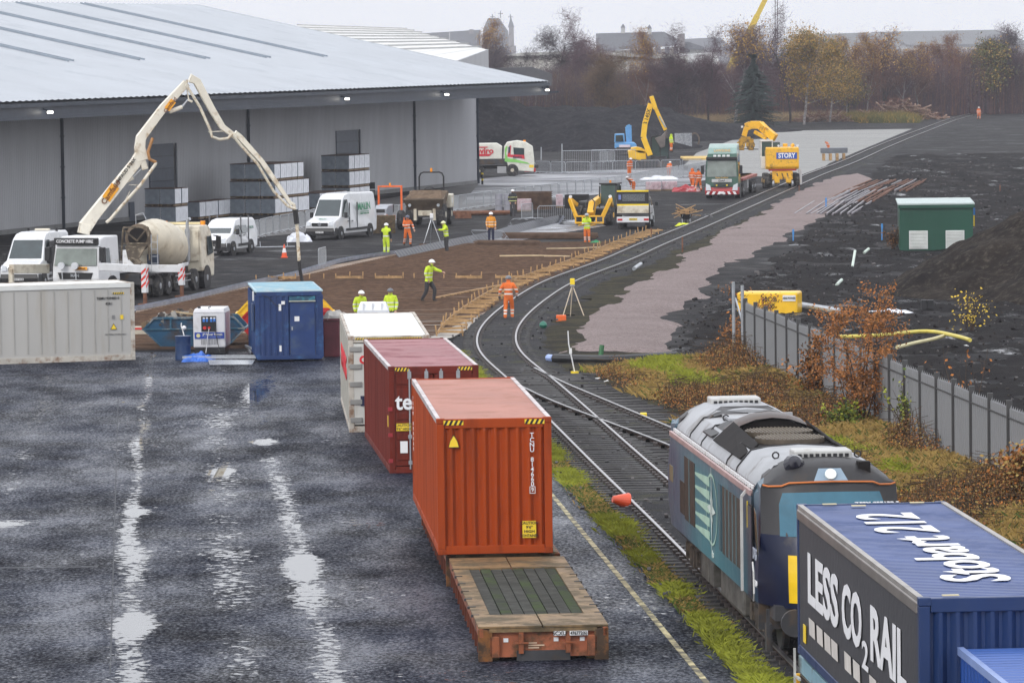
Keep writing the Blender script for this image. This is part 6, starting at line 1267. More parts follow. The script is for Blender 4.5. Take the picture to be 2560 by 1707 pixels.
# ---- yellow tracked excavator
q_=S(1640,420); JX=thing('tracked_excavator','yellow tracked excavator with raised two-part arm, working behind the barriers','excavator',q_,0); Ji=Matrix.Translation(q_).inverted()
J=lambda u,v,dy=0:Ji@Dp(1180+u*.26361,220+v*.26361,q_.y+dy)
for s_ in(-1,1):
    b=MB(); P=[(-1.9,.1),(-2.2,.45),(-1.9,.85),(1.9,.85),(2.2,.45),(1.9,.1)]; b.ext([(p[0]+.5,s_*1.1-.25,p[1]) for p in P],(0,.5,0)); b.obj('track',DST,JX,bevel=.03)
Cy(JX,'slew_ring',DST,(.3,0,.85),(.3,0,1.1),.7)
b=MB(); b.ext([tuple(J(*p)) for p in ((1480,595),(1490,670),(1600,690),(1655,690),(1650,600),(1590,585))],(0,2.2,0)); b.obj('counterweight',mat('jcb_yellow',(.85,.50,.02),.35,var=.08),JX,bevel=.08)
JY=mat('jcb_yellow',(.85,.50,.02),.35); b=MB(); b.ext([tuple(J(*p)) for p in ((1510,590),(1510,568),(1560,560),(1610,570),(1660,600),(1650,620),(1590,620))],(0,1.8,0)); b.obj('engine_cover',JY,JX,bevel=.03)
b=MB(); b.ext([tuple(J(*p,.3)) for p in ((1705,690),(1700,470),(1760,450),(1860,460),(1868,640),(1850,690))],(0,1.3,0)); b.obj('cab',mat('cab_glass_green',(.06,.09,.085),.08),JX,bevel=.04); b=MB()
for p,q in (((1705,690),(1700,470)),((1700,470),(1760,450)),((1760,450),(1860,460)),((1860,460),(1868,690)),((1780,455),(1785,690)),((1705,690),(1868,690))): b.bar(J(*p,.25),J(*q,.25),.1)
b.obj('cab_frame',BLK,JX)
b=MB(); P_=[J(1690,640),J(1625,470),J(1640,340),J(1695,150)]
for p,q,w in zip(P_,P_[1:],(.75,.75,.6)): b.bar(p,q,.5,w,up=(0,1,0)) if False else b.bar(p,q,w,.5)
b.obj('boom',JY,JX,bevel=.03); b=MB(); b.bar(J(1700,80,-.1),J(1740,200,-.1),.7,.4); b.bar(J(1735,180,-.1),J(1835,400,-.1),.36,.34); b.obj('dipper_arm',JY,JX,bevel=.03)
b=MB(); b.cyl(J(1775,270,-.3),J(1835,375,-.3),.08,n=8); b.cyl(J(1690,640,.4),J(1640,440,.4),.1,n=8); b.obj('ram_rod',STL,JX)
b=MB(); b.ext([tuple(J(*p,-.5)) for p in ((1735,480),(1800,455),(1850,400),(1835,480),(1830,560),(1790,570))],(0,1.0,0)); b.bar(J(1835,390,0),J(1850,480,0),.25); b.obj('bucket',mat('worn_bucket',(.14,.12,.11),.6,.3,var=.3),JX,bevel=.03)
text(JX,'JCB 145X',BTX,J(1655,300,-.32),(.28,0,1),(-1,0,.28),.5,bold=.02)
# ---- pale blue excavator in the distance
q_=S(1560,388); BX_=thing('blue_excavator','small light blue excavator in front of the far ash heaps','excavator',q_,0); Bi=Matrix.Translation(q_).inverted(); K=lambda u,v,dy=0:Bi@Dp(1180+u*.26361,220+v*.26361,q_.y+dy); LB=mat('light_blue_paint',(.12,.33,.62),.4)
b=MB(); b.ext([tuple(K(*p)) for p in ((1355,575),(1357,525),(1400,515),(1540,518),(1560,535),(1562,570))],(0,2.6,0)); b.obj('body',LB,BX_,bevel=.08); b=MB(); b.ext([tuple(K(*p,-.1)) for p in ((1395,568),(1395,540),(1500,540),(1500,568))],(0,-.03,0)); b.obj('white_panel',mat('pinkish_white',(.65,.55,.6),.5),BX_)
b=MB(); b.ext([tuple(K(*p)) for p in ((1352,520),(1355,438),(1445,435),(1450,515))],(0,1.6,0)); b.obj('cab',LB,BX_,bevel=.05); b=MB(); b.ext([tuple(K(*p,-.05)) for p in ((1362,508),(1364,450),(1430,448),(1436,508))],(0,-.05,0)); b.obj('cab_window',GLS,BX_); b=MB(); b.bar(K(1480,520,.5),K(1468,370,.5),.35); b.bar(K(1500,510,.6),K(1496,355,.6),.35); b.bar(K(1465,372,.5),K(1500,358,.5),.3); b.obj('boom',LB,BX_)
for s_ in(0,2.0): b=MB(); b.bar(K(1370,595,s_),K(1550,595,s_),.5,.7); b.obj('track',DST,BX_)
# ---- white green and red tipper lorry by the warehouse corner
q_=S(1240,441); EN=thing('tipper_lorry','white lorry with red and green swirls, parked side-on behind the warehouse corner','lorry',q_,R(-90)); # faces picture right
EW=mat('cream_lorry',(.66,.65,.58),.35,dirt=(.4,.38,.3),damt=.2)
def en(u): return (1180+u*.26361-1240)/29.0
def ez(v): return (830-v)*.26361/29.0+.02
b=MB(); b.prof([(en(595),ez(790),1.2),(en(605),ez(700),1.2),(en(590),ez(545),1.15),(en(520),ez(500),1.1),(en(440),ez(485),1.1),(en(340),ez(500),1.15),(en(310),ez(545),1.2),(en(300),ez(700),1.2),(en(340),ez(700),1.2),(en(350),ez(770),1.2)]); b.obj('cab',EW,EN,bevel=.06)
glass(EN,[(1.22,en(400),ez(550)),(1.22,en(405),ez(625)),(1.22,en(505),ez(640)),(1.22,en(505),ez(560))],'side_window',t=-.03); glass(EN,[(1.1,en(528),ez(545)),(1.12,en(530),ez(640)),(1.0,en(597),ez(640)),(1.0,en(588),ez(545))],'windscreen',t=-.12)
b=MB(); b.ext([(1.215,en(p[0]),ez(p[1])) for p in ((340,640),(360,535),(380,530),(372,620),(505,625),(510,665),(430,650))],(.01,0,0)); b.obj('red_swirl',mat('swirl_red',(.6,.03,.05),.4),EN)
b=MB(); b.ext([(1.215,en(p[0]),ez(p[1])) for p in ((312,680),(330,610),(345,655),(420,665),(540,700),(560,715),(420,695),(330,690))],(.01,0,0)); b.ext([(1.222,en(p[0]),ez(p[1])) for p in ((318,560),(335,535),(345,540),(330,600),(318,660))],(.01,0,0)); b.obj('green_swirl',mat('swirl_green',(.25,.6,.15),.4),EN)
b=MB(); b.ext([(1.225,en(p[0]),ez(p[1])) for p in ((350,610),(352,545),(372,540),(366,600))],(.01,0,0)); b.obj('navy_swirl',mat('navy_sticker',(.01,.015,.06),.5),EN)
Bx(EN,'red_bumper',RED,(0,en(560),ez(772)),(2.3,1.0,.32),bevel=.04); Bx(EN,'number_plate',YPL,(1.21,en(575),ez(735)),(.02,.4,.25)); Cy(EN,'beacon',ORL,(0,en(510),ez(498)),(0,en(510),ez(482)),.12)
b=MB(); b.prof([(en(285),ez(700),1.2),(en(292),ez(540),1.15),(en(240),ez(508),1.1),(en(-260),ez(508),1.1),(en(-280),ez(700),1.2)]); b.obj('hopper_body',EW,EN,bevel=.06); Bx(EN,'side_locker',DST,(1.0,en(160),ez(685)),(.4,3.2,.5)); Bx(EN,'chassis',DST,(0,en(150),ez(740)),(1.0,9,.3)); Bx(EN,'fuel_tank',mat('side_box_grey',(.35,.35,.36),.4),(1.0,en(285),ez(765)),(.4,.8,.6))
b=MB(); b.ext([(1.2,en(p[0]),ez(p[1])) for p in ((55,632),(60,610),(190,612),(165,632))],(.01,0,0)); b.ext([(1.2,en(p[0]),ez(p[1])) for p in ((55,550),(60,540),(160,540),(140,550))],(.01,0,0)); b.obj('red_stripe',mat('swirl_red',(.6,.03,.05),.4),EN); text(EN,'Enviro',mat('swirl_red',(.6,.03,.05),.4),(1.21,en(100),ez(582)),(0,1,0),(0,0,1),.75,bold=.03); text(EN,'Enviro',mat('navy_sticker',(.01,.015,.06),.5),(1.235,en(440),ez(645)),(0,1,0),(0,0,1),.3,bold=.03)
for s_ in(-1,1): wheel(EN,s_*1.12,en(388),.55,.3,CRM); wheel(EN,s_*1.1,en(60),.52,.3,CRM); wheel(EN,s_*1.1,en(-120),.52,.3,CRM)
# ================================================================ PEOPLE
SKIN=mat('skin',(.45,.27,.19),.55,var=.05); BOOT=mat('dark_boot',(.025,.022,.02),.7); DKJ=mat('dark_cloth',(.022,.024,.032),.85,var=.2); GLV=mat('grey_glove',(.08,.08,.085),.8)
def cloth(name,col,bands,bcol=(.62,.64,.62)):
    if name in MT: return MT[name]
    k=NT(name); X,Y,Z=k.sep(); nz=k.noise(5,5,.6); c=k.mix(k.rng(nz,.35,.7),col,tuple(v*.62 for v in col))
    for z0,z1 in bands:
        m=k.math('MULTIPLY',k.math('GREATER_THAN',Z,z0),k.math('LESS_THAN',Z,z1)); c=k.mix(m,c,bcol)
    k.set(Base_Color=c,Roughness=.75); k.bump(k.noise(9,4),.02); return k.m
HY=cloth('hi_vis_yellow',(.62,.80,.03),[(1.04,1.09),(1.20,1.25)]); HO=cloth('hi_vis_orange',(.80,.16,.02),[(1.04,1.10),(1.22,1.27)]); HA_=cloth('hi_vis_amber',(.85,.33,.02),[(1.04,1.08),(1.2,1.24)])
TY=cloth('yellow_trousers',(.62,.80,.03),[(.32,.37),(.42,.46)]); TO=cloth('orange_trousers',(.80,.17,.02),[(.26,.32),(.38,.44)]); TD=cloth('dark_trousers',(.03,.03,.036),[]); TN=cloth('navy_trousers',(.012,.016,.05),[]); VJ=cloth('dark_jacket_vest',(.03,.03,.035),[(1.0,1.05),(1.25,1.29)],(.6,.62,.25))
def limbseg(p,a,b): 
    ab=b-a; t=max(0,min(1,(p-a).dot(ab)/max(ab.dot(ab),1e-6))); return (p-a-ab*t).length
HANDM=None
def hand_mesh():
    global HANDM
    if HANDM: return HANDM
    b=MB(); b.prof([(0,-.018,.028),(.02,-.022,.038),(.085,-.018,.042),(.09,.012,.04),(.03,.018,.038),(0,.016,.028)])
    for i,l in enumerate((.066,.078,.072,.054)):
        x=-.032+i*.0215; b.tube([(x,.08,-.002),(x,.08+l*.5,-.012),(x,.08+l*.85,-.035)],[.011,.010,.008],6)
    b.tube([(-.034,.02,0),(-.062,.05,-.012),(-.066,.085,-.022)],[.014,.012,.009],6)
    o=b.obj('hand',SKIN); HANDM=o.data; bpy.data.objects.remove(o); return HANDM
def person(label,px,face_deg,jacket,trousers,helmet=(.78,.78,.78),lean=0,arms=None,legs=None,h=1.78,glove=False,boots=None,sleeve=None,loc=None,hunch=0,headtilt=10,group=None,hood=False):
    """face_deg: 0 = facing the camera, 90 = facing picture right, 180 = away"""
    L=Vector; J={}
    R3=Matrix.Rotation(-R(lean),3,'X')
    P0=L((0,0,.95)); up=lambda v:P0+R3@(L(v)-P0)
    J['pel']=P0; J['sp']=up((0,.0,1.16)); J['ch']=up((0,.0+hunch*.3,1.36)); J['nk']=up((0,.02+hunch,1.51)); 
    J['hd']=up((0,.045+hunch,1.63)); J['ht']=up((0,.05+hunch+.003*headtilt,1.73))
    ar=arms or [((-.26,.0,1.17),(-.24,.12,.93)),((.26,.0,1.17),(.24,.12,.93))]
    for s,(e,w) in zip((-1,1),ar): J['sh%d'%s]=up((s*.19,0+hunch*.4,1.44)); J['el%d'%s]=up(e); J['wr%d'%s]=up(w)
    lg=legs or [((-.11,.03,.50),(-.12,-.02,.09)),((.11,.03,.50),(.12,-.02,.09))]
    for s,(k_,a_) in zip((-1,1),lg): J['hp%d'%s]=L((s*.1,0,.88)); J['kn%d'%s]=L(k_); J['an%d'%s]=L(a_); J['to%d'%s]=L(a_)+L((s*.02,.17,-.05))
    rad={'pel':.165,'sp':.165,'ch':.185,'nk':.07,'hd':.095,'ht':.075,'sh':.10,'el':.07,'wr':.052,'hp':.115,'kn':.085,'an':.068,'to':.05}
    names=list(J); ix={n:i for i,n in enumerate(names)}
    E=[('pel','sp'),('sp','ch'),('ch','nk'),('nk','hd'),('hd','ht')]
    for s in('-1','1'): E+=[('ch','sh'+s),('sh'+s,'el'+s),('el'+s,'wr'+s),('pel','hp'+s),('hp'+s,'kn'+s),('kn'+s,'an'+s),('an'+s,'to'+s)]
    me=bpy.data.meshes.new('tmp'); me.from_pydata([J[n] for n in names],[(ix[a],ix[b]) for a,b in E],[]); o=bpy.data.objects.new('tmp',me); COL.objects.link(o)
    sk=o.modifiers.new('s','SKIN'); sk.use_smooth_shade=True; sb=o.modifiers.new('u','SUBSURF'); sb.levels=2; sb.render_levels=2
    for n in names:
        v=me.skin_vertices[0].data[ix[n]]; r=rad[n.rstrip('-1')] if n.rstrip('-1') in rad else rad[n[:2]]; v.radius=(r,r*.78) if n in('sp','ch','pel') else (r,r); v.use_root=(n=='pel')
    dg=bpy.context.evaluated_depsgraph_get(); m2=bpy.data.meshes.new_from_object(o.evaluated_get(dg)); bpy.data.objects.remove(o)
    m2.materials.clear(); sl_=sleeve or jacket
    for m in (jacket,trousers,SKIN,boots or BOOT,sl_): m2.materials.append(m)
    reg={}; 
    for a,b in E: reg[(a,b)]=0
    for s in('-1','1'):
        for q in (('pel','hp'+s),('hp'+s,'kn'+s),('kn'+s,'an'+s)): reg[q]=1
        reg[('an'+s,'to'+s)]=3; reg[('sh'+s,'el'+s)]=4; reg[('el'+s,'wr'+s)]=4
    reg[('nk','hd')]=2; reg[('hd','ht')]=2
    for p in m2.polygons:
        c=p.center; e=min(E,key=lambda q:limbseg(c,J[q[0]],J[q[1]])/(rad[q[0].rstrip('-1')]+.02)); k_=reg[e]
        if k_==0 and c.z<.90 and lean<30: k_=1
        if k_==1 and c.z>.90: k_=0
        if k_==1 and c.z<.13: k_=3
        p.material_index=k_; p.use_smooth=True
    ground=loc if loc is not None else S(*px); t=thing('person',label,'person',ground,R(180-face_deg) if True else 0,group); t.scale=(h/1.78,)*3
    t.rotation_euler[2]=R(180+face_deg)
    bo=bpy.data.objects.new('body',m2); COL.objects.link(bo); bo.parent=t
    hd=J['hd']; fw=(R3@L((0,1,0))); 
    # face
    b=MB(); b.cyl(hd+L((0,.085,-.01)),hd+L((0,.115,-.025)),.018,.012,6,0); b.tube([hd+L((-.03,.088,-.058)),hd+L((0,.096,-.060)),hd+L((.03,.088,-.058))],.007,5,1)
    for s in(-1,1): b.box(hd+L((s*.033,.084,.018)),(.022,.02,.012),None,2); b.cyl(hd+L((s*.09,-.005,.0)),hd+L((s*.103,-.01,.0)),.026,.02,8,0)
    b.obj('face_features',[SKIN,mat('lip',(.3,.1,.08),.6),BLK],bo)
    if helmet:
        hm=mat('helmet_%d_%d_%d'%tuple(int(c*99) for c in helmet),helmet,.3,var=.04); b=MB(); c=J['hd']+L((0,.0,.045)); b.revolve([(0,.128),(.25,.13),(.6,.11),(.85,.065),(1,.015)],c,c+L((0,0,.135)),n=16); b.ext([c+L((.11*math.cos(a),.06+.12*math.sin(a),0)) for a in [math.pi*i/8 for i in range(9)]],(0,0,.015)); b.obj('hard_hat',hm,t,smooth='auto')
    elif hood: b=MB(); c=J['hd']; b.revolve([(0,.10),(.3,.135),(.7,.13),(1,.05)],c+L((0,-.02,-.12)),c+L((0,-.02,.17)),n=14); b.obj('hood',jacket,t,smooth='auto')
    for s in('-1','1'):
        d=(J['wr'+s]-J['el'+s]).normalized(); o=bpy.data.objects.new('hand',hand_mesh()); COL.objects.link(o); o.parent=t; o.location=J['wr'+s]+d*.03; o.rotation_euler=d.to_track_quat('Y','Z').to_euler()
        if glove: o.data=glovemesh()
    return t
GM=None
def glovemesh():
    global GM
    if not GM: GM=hand_mesh().copy(); GM.materials.clear(); GM.materials.append(GLV)
    return GM
WK=[((-.13,.20,.52),(-.13,.10,.11)),((.12,-.08,.48),(.12,-.30,.14))]; WK2=[((-.12,-.06,.5),(-.12,-.26,.13)),((.13,.18,.52),(.13,.14,.10))]
person('man in yellow vest with black sleeves standing back-turned at the bay edge',(966,639),160,cloth('vest_yellow',(.62,.80,.03),[(1.05,1.12)]),TY,sleeve=DKJ)
person('man in orange and black jacket and orange trousers striding in front of the dumper',(1019,616),20,HO,TO,helmet=(.08,.09,.14),legs=WK,arms=[((-.33,.0,1.2),(-.35,.14,1.0)),((.26,.06,1.18),(.06,.2,1.15))])
person('surveyor in yellow jacket and dark trousers reaching to the tripod instrument',(1117,632),-70,HY,TD,helmet=(.70,.72,.45),lean=8,arms=[((-.25,.2,1.32),(-.2,.5,1.38)),((.25,.0,1.15),(.26,.02,.92))],hunch=.04)
person('man in amber jacket and navy trousers standing alone facing the camera',(1228,607),5,HA_,TN)
person('man in dark jacket with thin yellow straps, standing before the brown mesh stack',(1282,540),5,VJ,mat('grey_cloth',(.07,.07,.075),.85),arms=[((-.27,.0,1.17),(-.2,.1,.96)),((.27,.0,1.17),(.2,.1,.96))])
person('man in muddy yellow top and orange trousers standing in front of the telehandler',(1468,611),-10,HY,TO,helmet=(.30,.33,.36),arms=[((-.22,.14,1.25),(-.08,.22,1.42)),((.24,.06,1.2),(.16,.2,1.2))])
person('man in bright yellow jacket pointing right across the brown bay',(1072,757),60,HY,TD,lean=6,hunch=.05,legs=[((-.14,.22,.53),(-.13,.16,.10)),((.14,-.02,.48),(.15,-.26,.12))],arms=[((-.2,.22,1.38),(-.15,.52,1.34)),((.26,-.02,1.2),(.22,.1,1.0))],h=1.95,headtilt=30)
person('worker in yellow jacket and white hard hat at the left of the white tank',(898,818),25,HY,TD,loc=S(900,836),hunch=.06,lean=8)
person('worker in yellow jacket and dark grey hard hat at the right of the white tank',(976,812),-15,HY,TD,helmet=(.12,.13,.15),loc=S(978,832))
person('worker in full orange walking away between the rails',(1272,801),175,HO,TO,helmet=(.14,.15,.17),legs=WK2,h=1.86,arms=[((-.34,.0,1.2),(-.36,.1,1.0)),((.34,.0,1.2),(.34,.1,1.0))],glove=True)
person('worker in orange bending over behind the white tipper pickup',(1585,487),-60,HO,TO,lean=58,legs=[((-.12,.08,.5),(-.12,-.06,.09)),((.12,.02,.5),(.12,-.1,.09))],arms=[((-.2,.1,1.15),(-.2,.3,.95)),((.2,.1,1.15),(.2,.3,.95))],helmet=(.6,.6,.62))
person('worker in orange standing behind the far barriers left of the others',(1573,446),40,HO,TO,lean=15)
person('worker in orange crouching lower behind the barriers under the yellow arm',(1672,446),150,HO,TO,lean=25,h=1.5)
person('left one of two orange workers beside the green lorry, carrying a pole',(1732,478),150,HO,TO,helmet=None,hood=True,loc=S(1731,478),legs=WK)
person('right one of two orange workers stepping sideways beside the green lorry',(1747,479),200,HO,TO,helmet=(.05,.05,.06),legs=[((-.2,.05,.5),(-.3,0,.1)),((.16,.02,.5),(.22,0,.1))])
person('figure in yellow jacket and orange trousers on the far concrete slab edge',(1678,380),120,HY,TO,helmet=None,hood=True,h=1.9)
person('lone distant figure in orange walking on the far end of the track',(2447,300),10,HO,TO,legs=WK,h=1.85)
person('crouching worker in orange on the far slab beside the small machine',(2072,384),-60,HO,TO,helmet=None,lean=40,h=1.5)
# ================================================================ TREES
def branch(b,p,d,L,r,depth,rg,spread,up,tw,ms,twig):
    n=max(2,int(L/ .9)); pts=[p.copy()]; rr=[r]
    for i in range(n):
        d=(d+Vector((rg.gauss(0,.10),rg.gauss(0,.10),rg.gauss(0,.05)+up*.05))).normalized(); p=p+d*(L/n); pts.append(p.copy()); rr.append(r*(1-.6*(i+1)/n))
    b.tube(pts,rr,4 if depth else 6,ms)
    if depth>=tw:
        return
    kids={0:rg.randint(9,12),1:rg.randint(5,7),2:rg.randint(4,5)}.get(depth,3)
    for k_ in range(kids):
        t=.25+.75*(k_+rg.random()*.7)/kids if depth==0 else .2+.8*rg.random(); i=min(n-1,int(t*n)); q=pts[i].lerp(pts[i+1],t*n-i)
        a=rg.uniform(0,6.28); side=d.orthogonal().normalized(); side=Quaternion(d,a)@side; nd=(d*(1-spread*.55)+side*spread).normalized()
        branch(b,q,nd,L*rg.uniform(.34,.52)*(1.15-.4*t if depth==0 else 1),rr[i]*.5,depth+1,rg,spread,up,tw,ms,twig)
def twigs(b,bm_pts,rg,n,size,m,droop=0,w=.035,rgood=.7):
    for _ in range(n):
        p=Vector(rg.choice(bm_pts))+Vector((rg.gauss(0,rgood),rg.gauss(0,rgood),rg.gauss(0,rgood*.8))); d=Vector((rg.gauss(0,1),rg.gauss(0,1),rg.gauss(.6-droop,.8))).normalized()*size*rg.uniform(.5,1.3); s=d.cross(Vector((rg.random(),rg.random(),.3))).normalized()*w
        k_=d*.5+s*rg.uniform(2,8)
        b.add([p-s,p+s,p+d],[(0,1,2)],m); b.add([p+k_*.9-s*.7,p+k_*.9+s*.7,p+k_+d*.55+s*6],[(0,1,2)],m)
def tree_proto(seed,H,kind):
    rg=random.Random(seed); tb=MB(); branch(tb,Vector((0,0,-.2)),Vector((rg.gauss(0,.03),rg.gauss(0,.03),1)).normalized(),H*.86,H*.014+.04,0,rg,{'bare':.95,'birch':.62,'leafy':.85,'slim':.5}[kind],1 if kind!='birch' else .4,2 if kind!='slim' else 2,0,None)
    pts=[v for v in tb.v if v[2]>H*(.22 if kind!='slim' else .4)]
    if kind=='leafy': pts=[v for v in tb.v if v[2]>H*.2]
    cb=MB(); n={'bare':6500,'birch':6500,'leafy':3600,'slim':3000}[kind]; twigs(cb,pts,rg,n,.95 if kind!='slim' else .7,0,droop=.9 if kind=='birch' else .2,w=.020,rgood=.55)
    if kind in('leafy','slim','birch'):
        nl={'leafy':8000,'slim':700,'birch':1200}[kind]
        P2=[v for v in pts if v[2]>H*(.3 if kind=='leafy' else .62)]
        for _ in range(nl):
            p=Vector(rg.choice(P2))+Vector((rg.gauss(0,.7),rg.gauss(0,.7),rg.gauss(0,.55))); a=Vector((rg.gauss(0,1),rg.gauss(0,1),rg.gauss(0,1))).normalized()*rg.uniform(.07,.17); c_=a.orthogonal().normalized()*a.length*.7; cb.add([p-a,p+c_,p+a,p-c_],[(0,1,2,3)],1 if rg.random()<.75 else 2)
    return tb,cb
BK=mat('dark_bark',(.055,.045,.048),.85,var=.25); BRK=mat('birch_bark',(.24,.22,.22),.7,var=.4,scale=4,dirt=(.06,.05,.05),damt=.4,dscale=3)
TWP=mat('purple_twig',(.10,.058,.072),.85,var=.3); TWB=mat('brown_twig',(.15,.095,.055),.85,var=.3); TWD=mat('dark_twig',(.065,.05,.06),.85,var=.3); TWR=mat('red_brown_twig',(.165,.082,.06),.85,var=.3)
LFY=mat('ochre_leaf',(.36,.22,.05),.7,var=.35); LFG=mat('gold_leaf',(.50,.29,.07),.7,var=.3); LFO=mat('olive_leaf',(.11,.11,.035),.7,var=.3)
PR={}
def proto(key,seed,H,kind,bark,tw,l1=LFY,l2=LFG):
    tb,cb=tree_proto(seed,H,kind); a=tb.obj('trunk',bark); c=cb.obj('crown',[tw,l1,l2]); PR[key]=(H,a.data,c.data); bpy.data.objects.remove(a); bpy.data.objects.remove(c)
proto('bareP',1,13,'bare',BK,TWD); proto('bareQ',2,13,'bare',BK,TWP); proto('bareB',3,11,'bare',BK,TWB); proto('birchP',4,14,'birch',BRK,TWP,LFY,LFG); proto('birchR',5,13,'birch',BRK,TWR,LFY,LFG)
proto('leafY',6,12,'leafy',BRK,TWB,LFY,LFO); proto('leafG',7,9,'leafy',BK,TWD,LFO,LFY); proto('slimP',8,10,'slim',BRK,TWP,LFG,LFY); proto('slimQ',9,10,'slim',BK,TWR,LFG,LFY)
def tree(key,u,vb,vt,label,wide=1.,rz=None,group='trees beyond the works',D=None):
    g0=S(u,vb) if D is None else Vector((Dp(u,vb,D).x,D,0)); top=Dp(u,vt,g0.y).z; H0,a,c=PR[key]; k_=top/H0
    t=thing('bare_tree' if 'leaf' not in key else 'autumn_tree',label,'tree',g0,rnd.uniform(0,6.28) if rz is None else rz,group); t.scale=(k_*wide,k_*wide,k_)
    for n,m in(('trunk',a),('crown',c)): o=bpy.data.objects.new(n,m); COL.objects.link(o); o.parent=t
    return t
TL_=[('bareP',1245,318,110,'dark bare tree directly behind the canopy corner',.9),('birchR',1235,290,60,'tall thin reddish birch in front of the misty church',.55),('bareB',1180,300,130,'low brown bare tree rising over the warehouse roof edge',.9),('bareP',1310,305,125,'small bare tree right of the church tower',.7),
('bareP',1075,300,112,'small dark bush top showing behind the warehouse roof',.4),
('bareP',1395,312,75,'widest dark bare tree left of the long slate roof',.95),('bareQ',1450,312,58,'tallest dark bare tree with a round crown left of the cupolas',.85),('bareB',1530,318,105,'tan bare tree with upright branches before the slate roof',.9),('birchR',1608,318,82,'narrow bare tree between the two cupolas',.6),
('bareQ',1640,322,92,'reddish bare tree left of the square chimney',.9),('bareP',1690,322,140,'dark low bare tree under the chimney block',.9),('bareQ',1770,318,100,'bare purple tree at the left of the crane boom',.8),('birchP',1838,316,48,'big purple birch with a forked white trunk below the crane boom',.95),('birchP',1905,312,60,'purple birch just right of the crane boom',.7),
('bareQ',1975,308,45,'tall purple bare tree topping the yellow one',.75),('leafY',2010,312,78,'broad tree still full of yellow brown leaves',.95),('leafY',2075,306,100,'second yellow leaved tree leaning right',.8),('leafG',2120,300,150,'lower olive leaved tree in front of the sheds',.9),
('birchR',2115,300,100,'slim reddish birch with golden top left of the nearer shed',.6),('birchR',2165,298,92,'slim reddish birch with golden top in front of the nearer shed',.6),('slimQ',2205,296,95,'thin upright birch by the gap between the sheds',1.),
('birchP',2255,294,118,'purple birch beneath the gap between the two sheds',.7),('birchR',2300,292,115,'golden topped birch just left of the telegraph pole',.7),('birchR',2370,288,95,'golden crowned tree right of the telegraph pole',.8),('birchP',2420,286,112,'purple birch third from the right edge',.8),('leafG',2460,286,105,'greenish tree second from the right edge',1.),('bareP',2515,284,72,'dark bare tree near the right edge',.9),('bareQ',2555,282,85,'last bare tree cut by the right edge',.9)]
for key,u,vb,vt,l,w in TL_: tree(key,u,vb,vt,l,w)
# conifer
k_=S(1885,322); cf=thing('conifer','dark blue green conifer between the forked birch and the yellow tree','tree',k_); b=MB(); rg=random.Random(11); Hc=Dp(1885,172,k_.y).z
b.tube([(0,0,-.2),(0,0,Hc)],[.25,.04],6); b.obj('trunk',BK,cf); b=MB()
for i in range(60):
    z=.6+(Hc-.8)*i/46; rad_=min(3.4,(Hc-z)*.8+.8)
    for j in range(13):
        a=rg.uniform(0,6.28); l=rad_*rg.uniform(.6,1.15); d=Vector((math.cos(a),math.sin(a),-.12)); e=Vector((-math.sin(a),math.cos(a),0))
        for q_ in range(7):
            p=Vector((0,0,z))+d*l*(q_+1)/7; w=.34*(1-q_/9); b.add([p-d*.3,p+e*w+d*.15-Vector((0,0,.12)),p+d*.35-Vector((0,0,rg.uniform(.0,.25))),p-e*w+d*.15-Vector((0,0,.12))],[(0,1,2,3)])
b.obj('crown',mat('conifer_needles',(.026,.042,.038),.8,var=.35),cf)
# massed undergrowth and far scrub (too many stems to count)
def thicket(name,label,u0,u1,vfun,hfun,n,m,seed,depth=30,leaf=None,nl=0,w=.05):
    rg=random.Random(seed); b=MB()
    for i in range(n):
        u=rg.uniform(u0,u1); p=S(u,vfun(u))+Vector((0,rg.uniform(0,depth),0)); p.z=0; h_=hfun(u)*rg.uniform(.45,1.1); q=p+Vector((rg.gauss(0,.5),0,h_)); ww=rg.uniform(.5,1)*w; mi=rg.choice((0,0,1,2)) if len(m)>2 else 0
        b.add([p-Vector((ww,0,0)),p+Vector((ww,0,0)),q],[(0,1,2)],mi)
        for k_ in range(5):
            t=rg.uniform(.2,.95); s=p.lerp(q,t); e=s+Vector((rg.gauss(0,.7),rg.gauss(0,.3),rg.uniform(.2,1.1))); b.add([s-Vector((.025,0,0)),s+Vector((.025,0,0)),e],[(0,1,2)],mi)
    o=b.obj(name,m); o['kind']='stuff'; o['label']=label; return o
TW3=[TWD,TWP,TWB,BRK]
vf=lambda u:322-(u-1300)*.030 if u>1300 else 322
thicket('undergrowth','dense purple brown undergrowth of stems beneath the trees',1190,1780,vf,lambda u:8.0,11000,TW3,21)
thicket('undergrowth','dense thicket of young birch stems on the right',1760,2600,vf,lambda u:8.5+min(1,max(0,(u-2150)/100))*1.5,17000,[TWP,TWD,TWR,BRK],22)
b=MB(); rg=random.Random(4)
for i in range(90):
    u=rg.uniform(1270,2560); p=S(u,vf(u)-1); w=rg.uniform(.05,.10); q=p+Vector((rg.gauss(0,.4),0,rg.uniform(5,9))); b.tube([p,p.lerp(q,.5)+Vector((rg.gauss(0,.2),0,0)),q],[w,w*.7,w*.3],4)
o=b.obj('birch_stems',BRK); o['kind']='stuff'; o['label']='pale birch stems showing against the thicket'
thicket('dry_grass','pale dry grass edge in front of the thicket',1690,2320,lambda u:vf(u)+1.5,lambda u:.8,5000,[mat('dry_straw',(.26,.19,.11),.9,var=.3)],23,depth=14,w=.12)
thicket('willow_scrub','olive and yellow willow scrub by the canopy end',1265,1385,lambda u:300,lambda u:4.5,1500,[LFO,LFY,LFO],24,depth=6,w=.14)
thicket('willow_scrub','greenish rough grass beside the far track',2150,2300,lambda u:308,lambda u:.7,2500,[LFO,LFY,LFO],25,depth=30,w=.14)
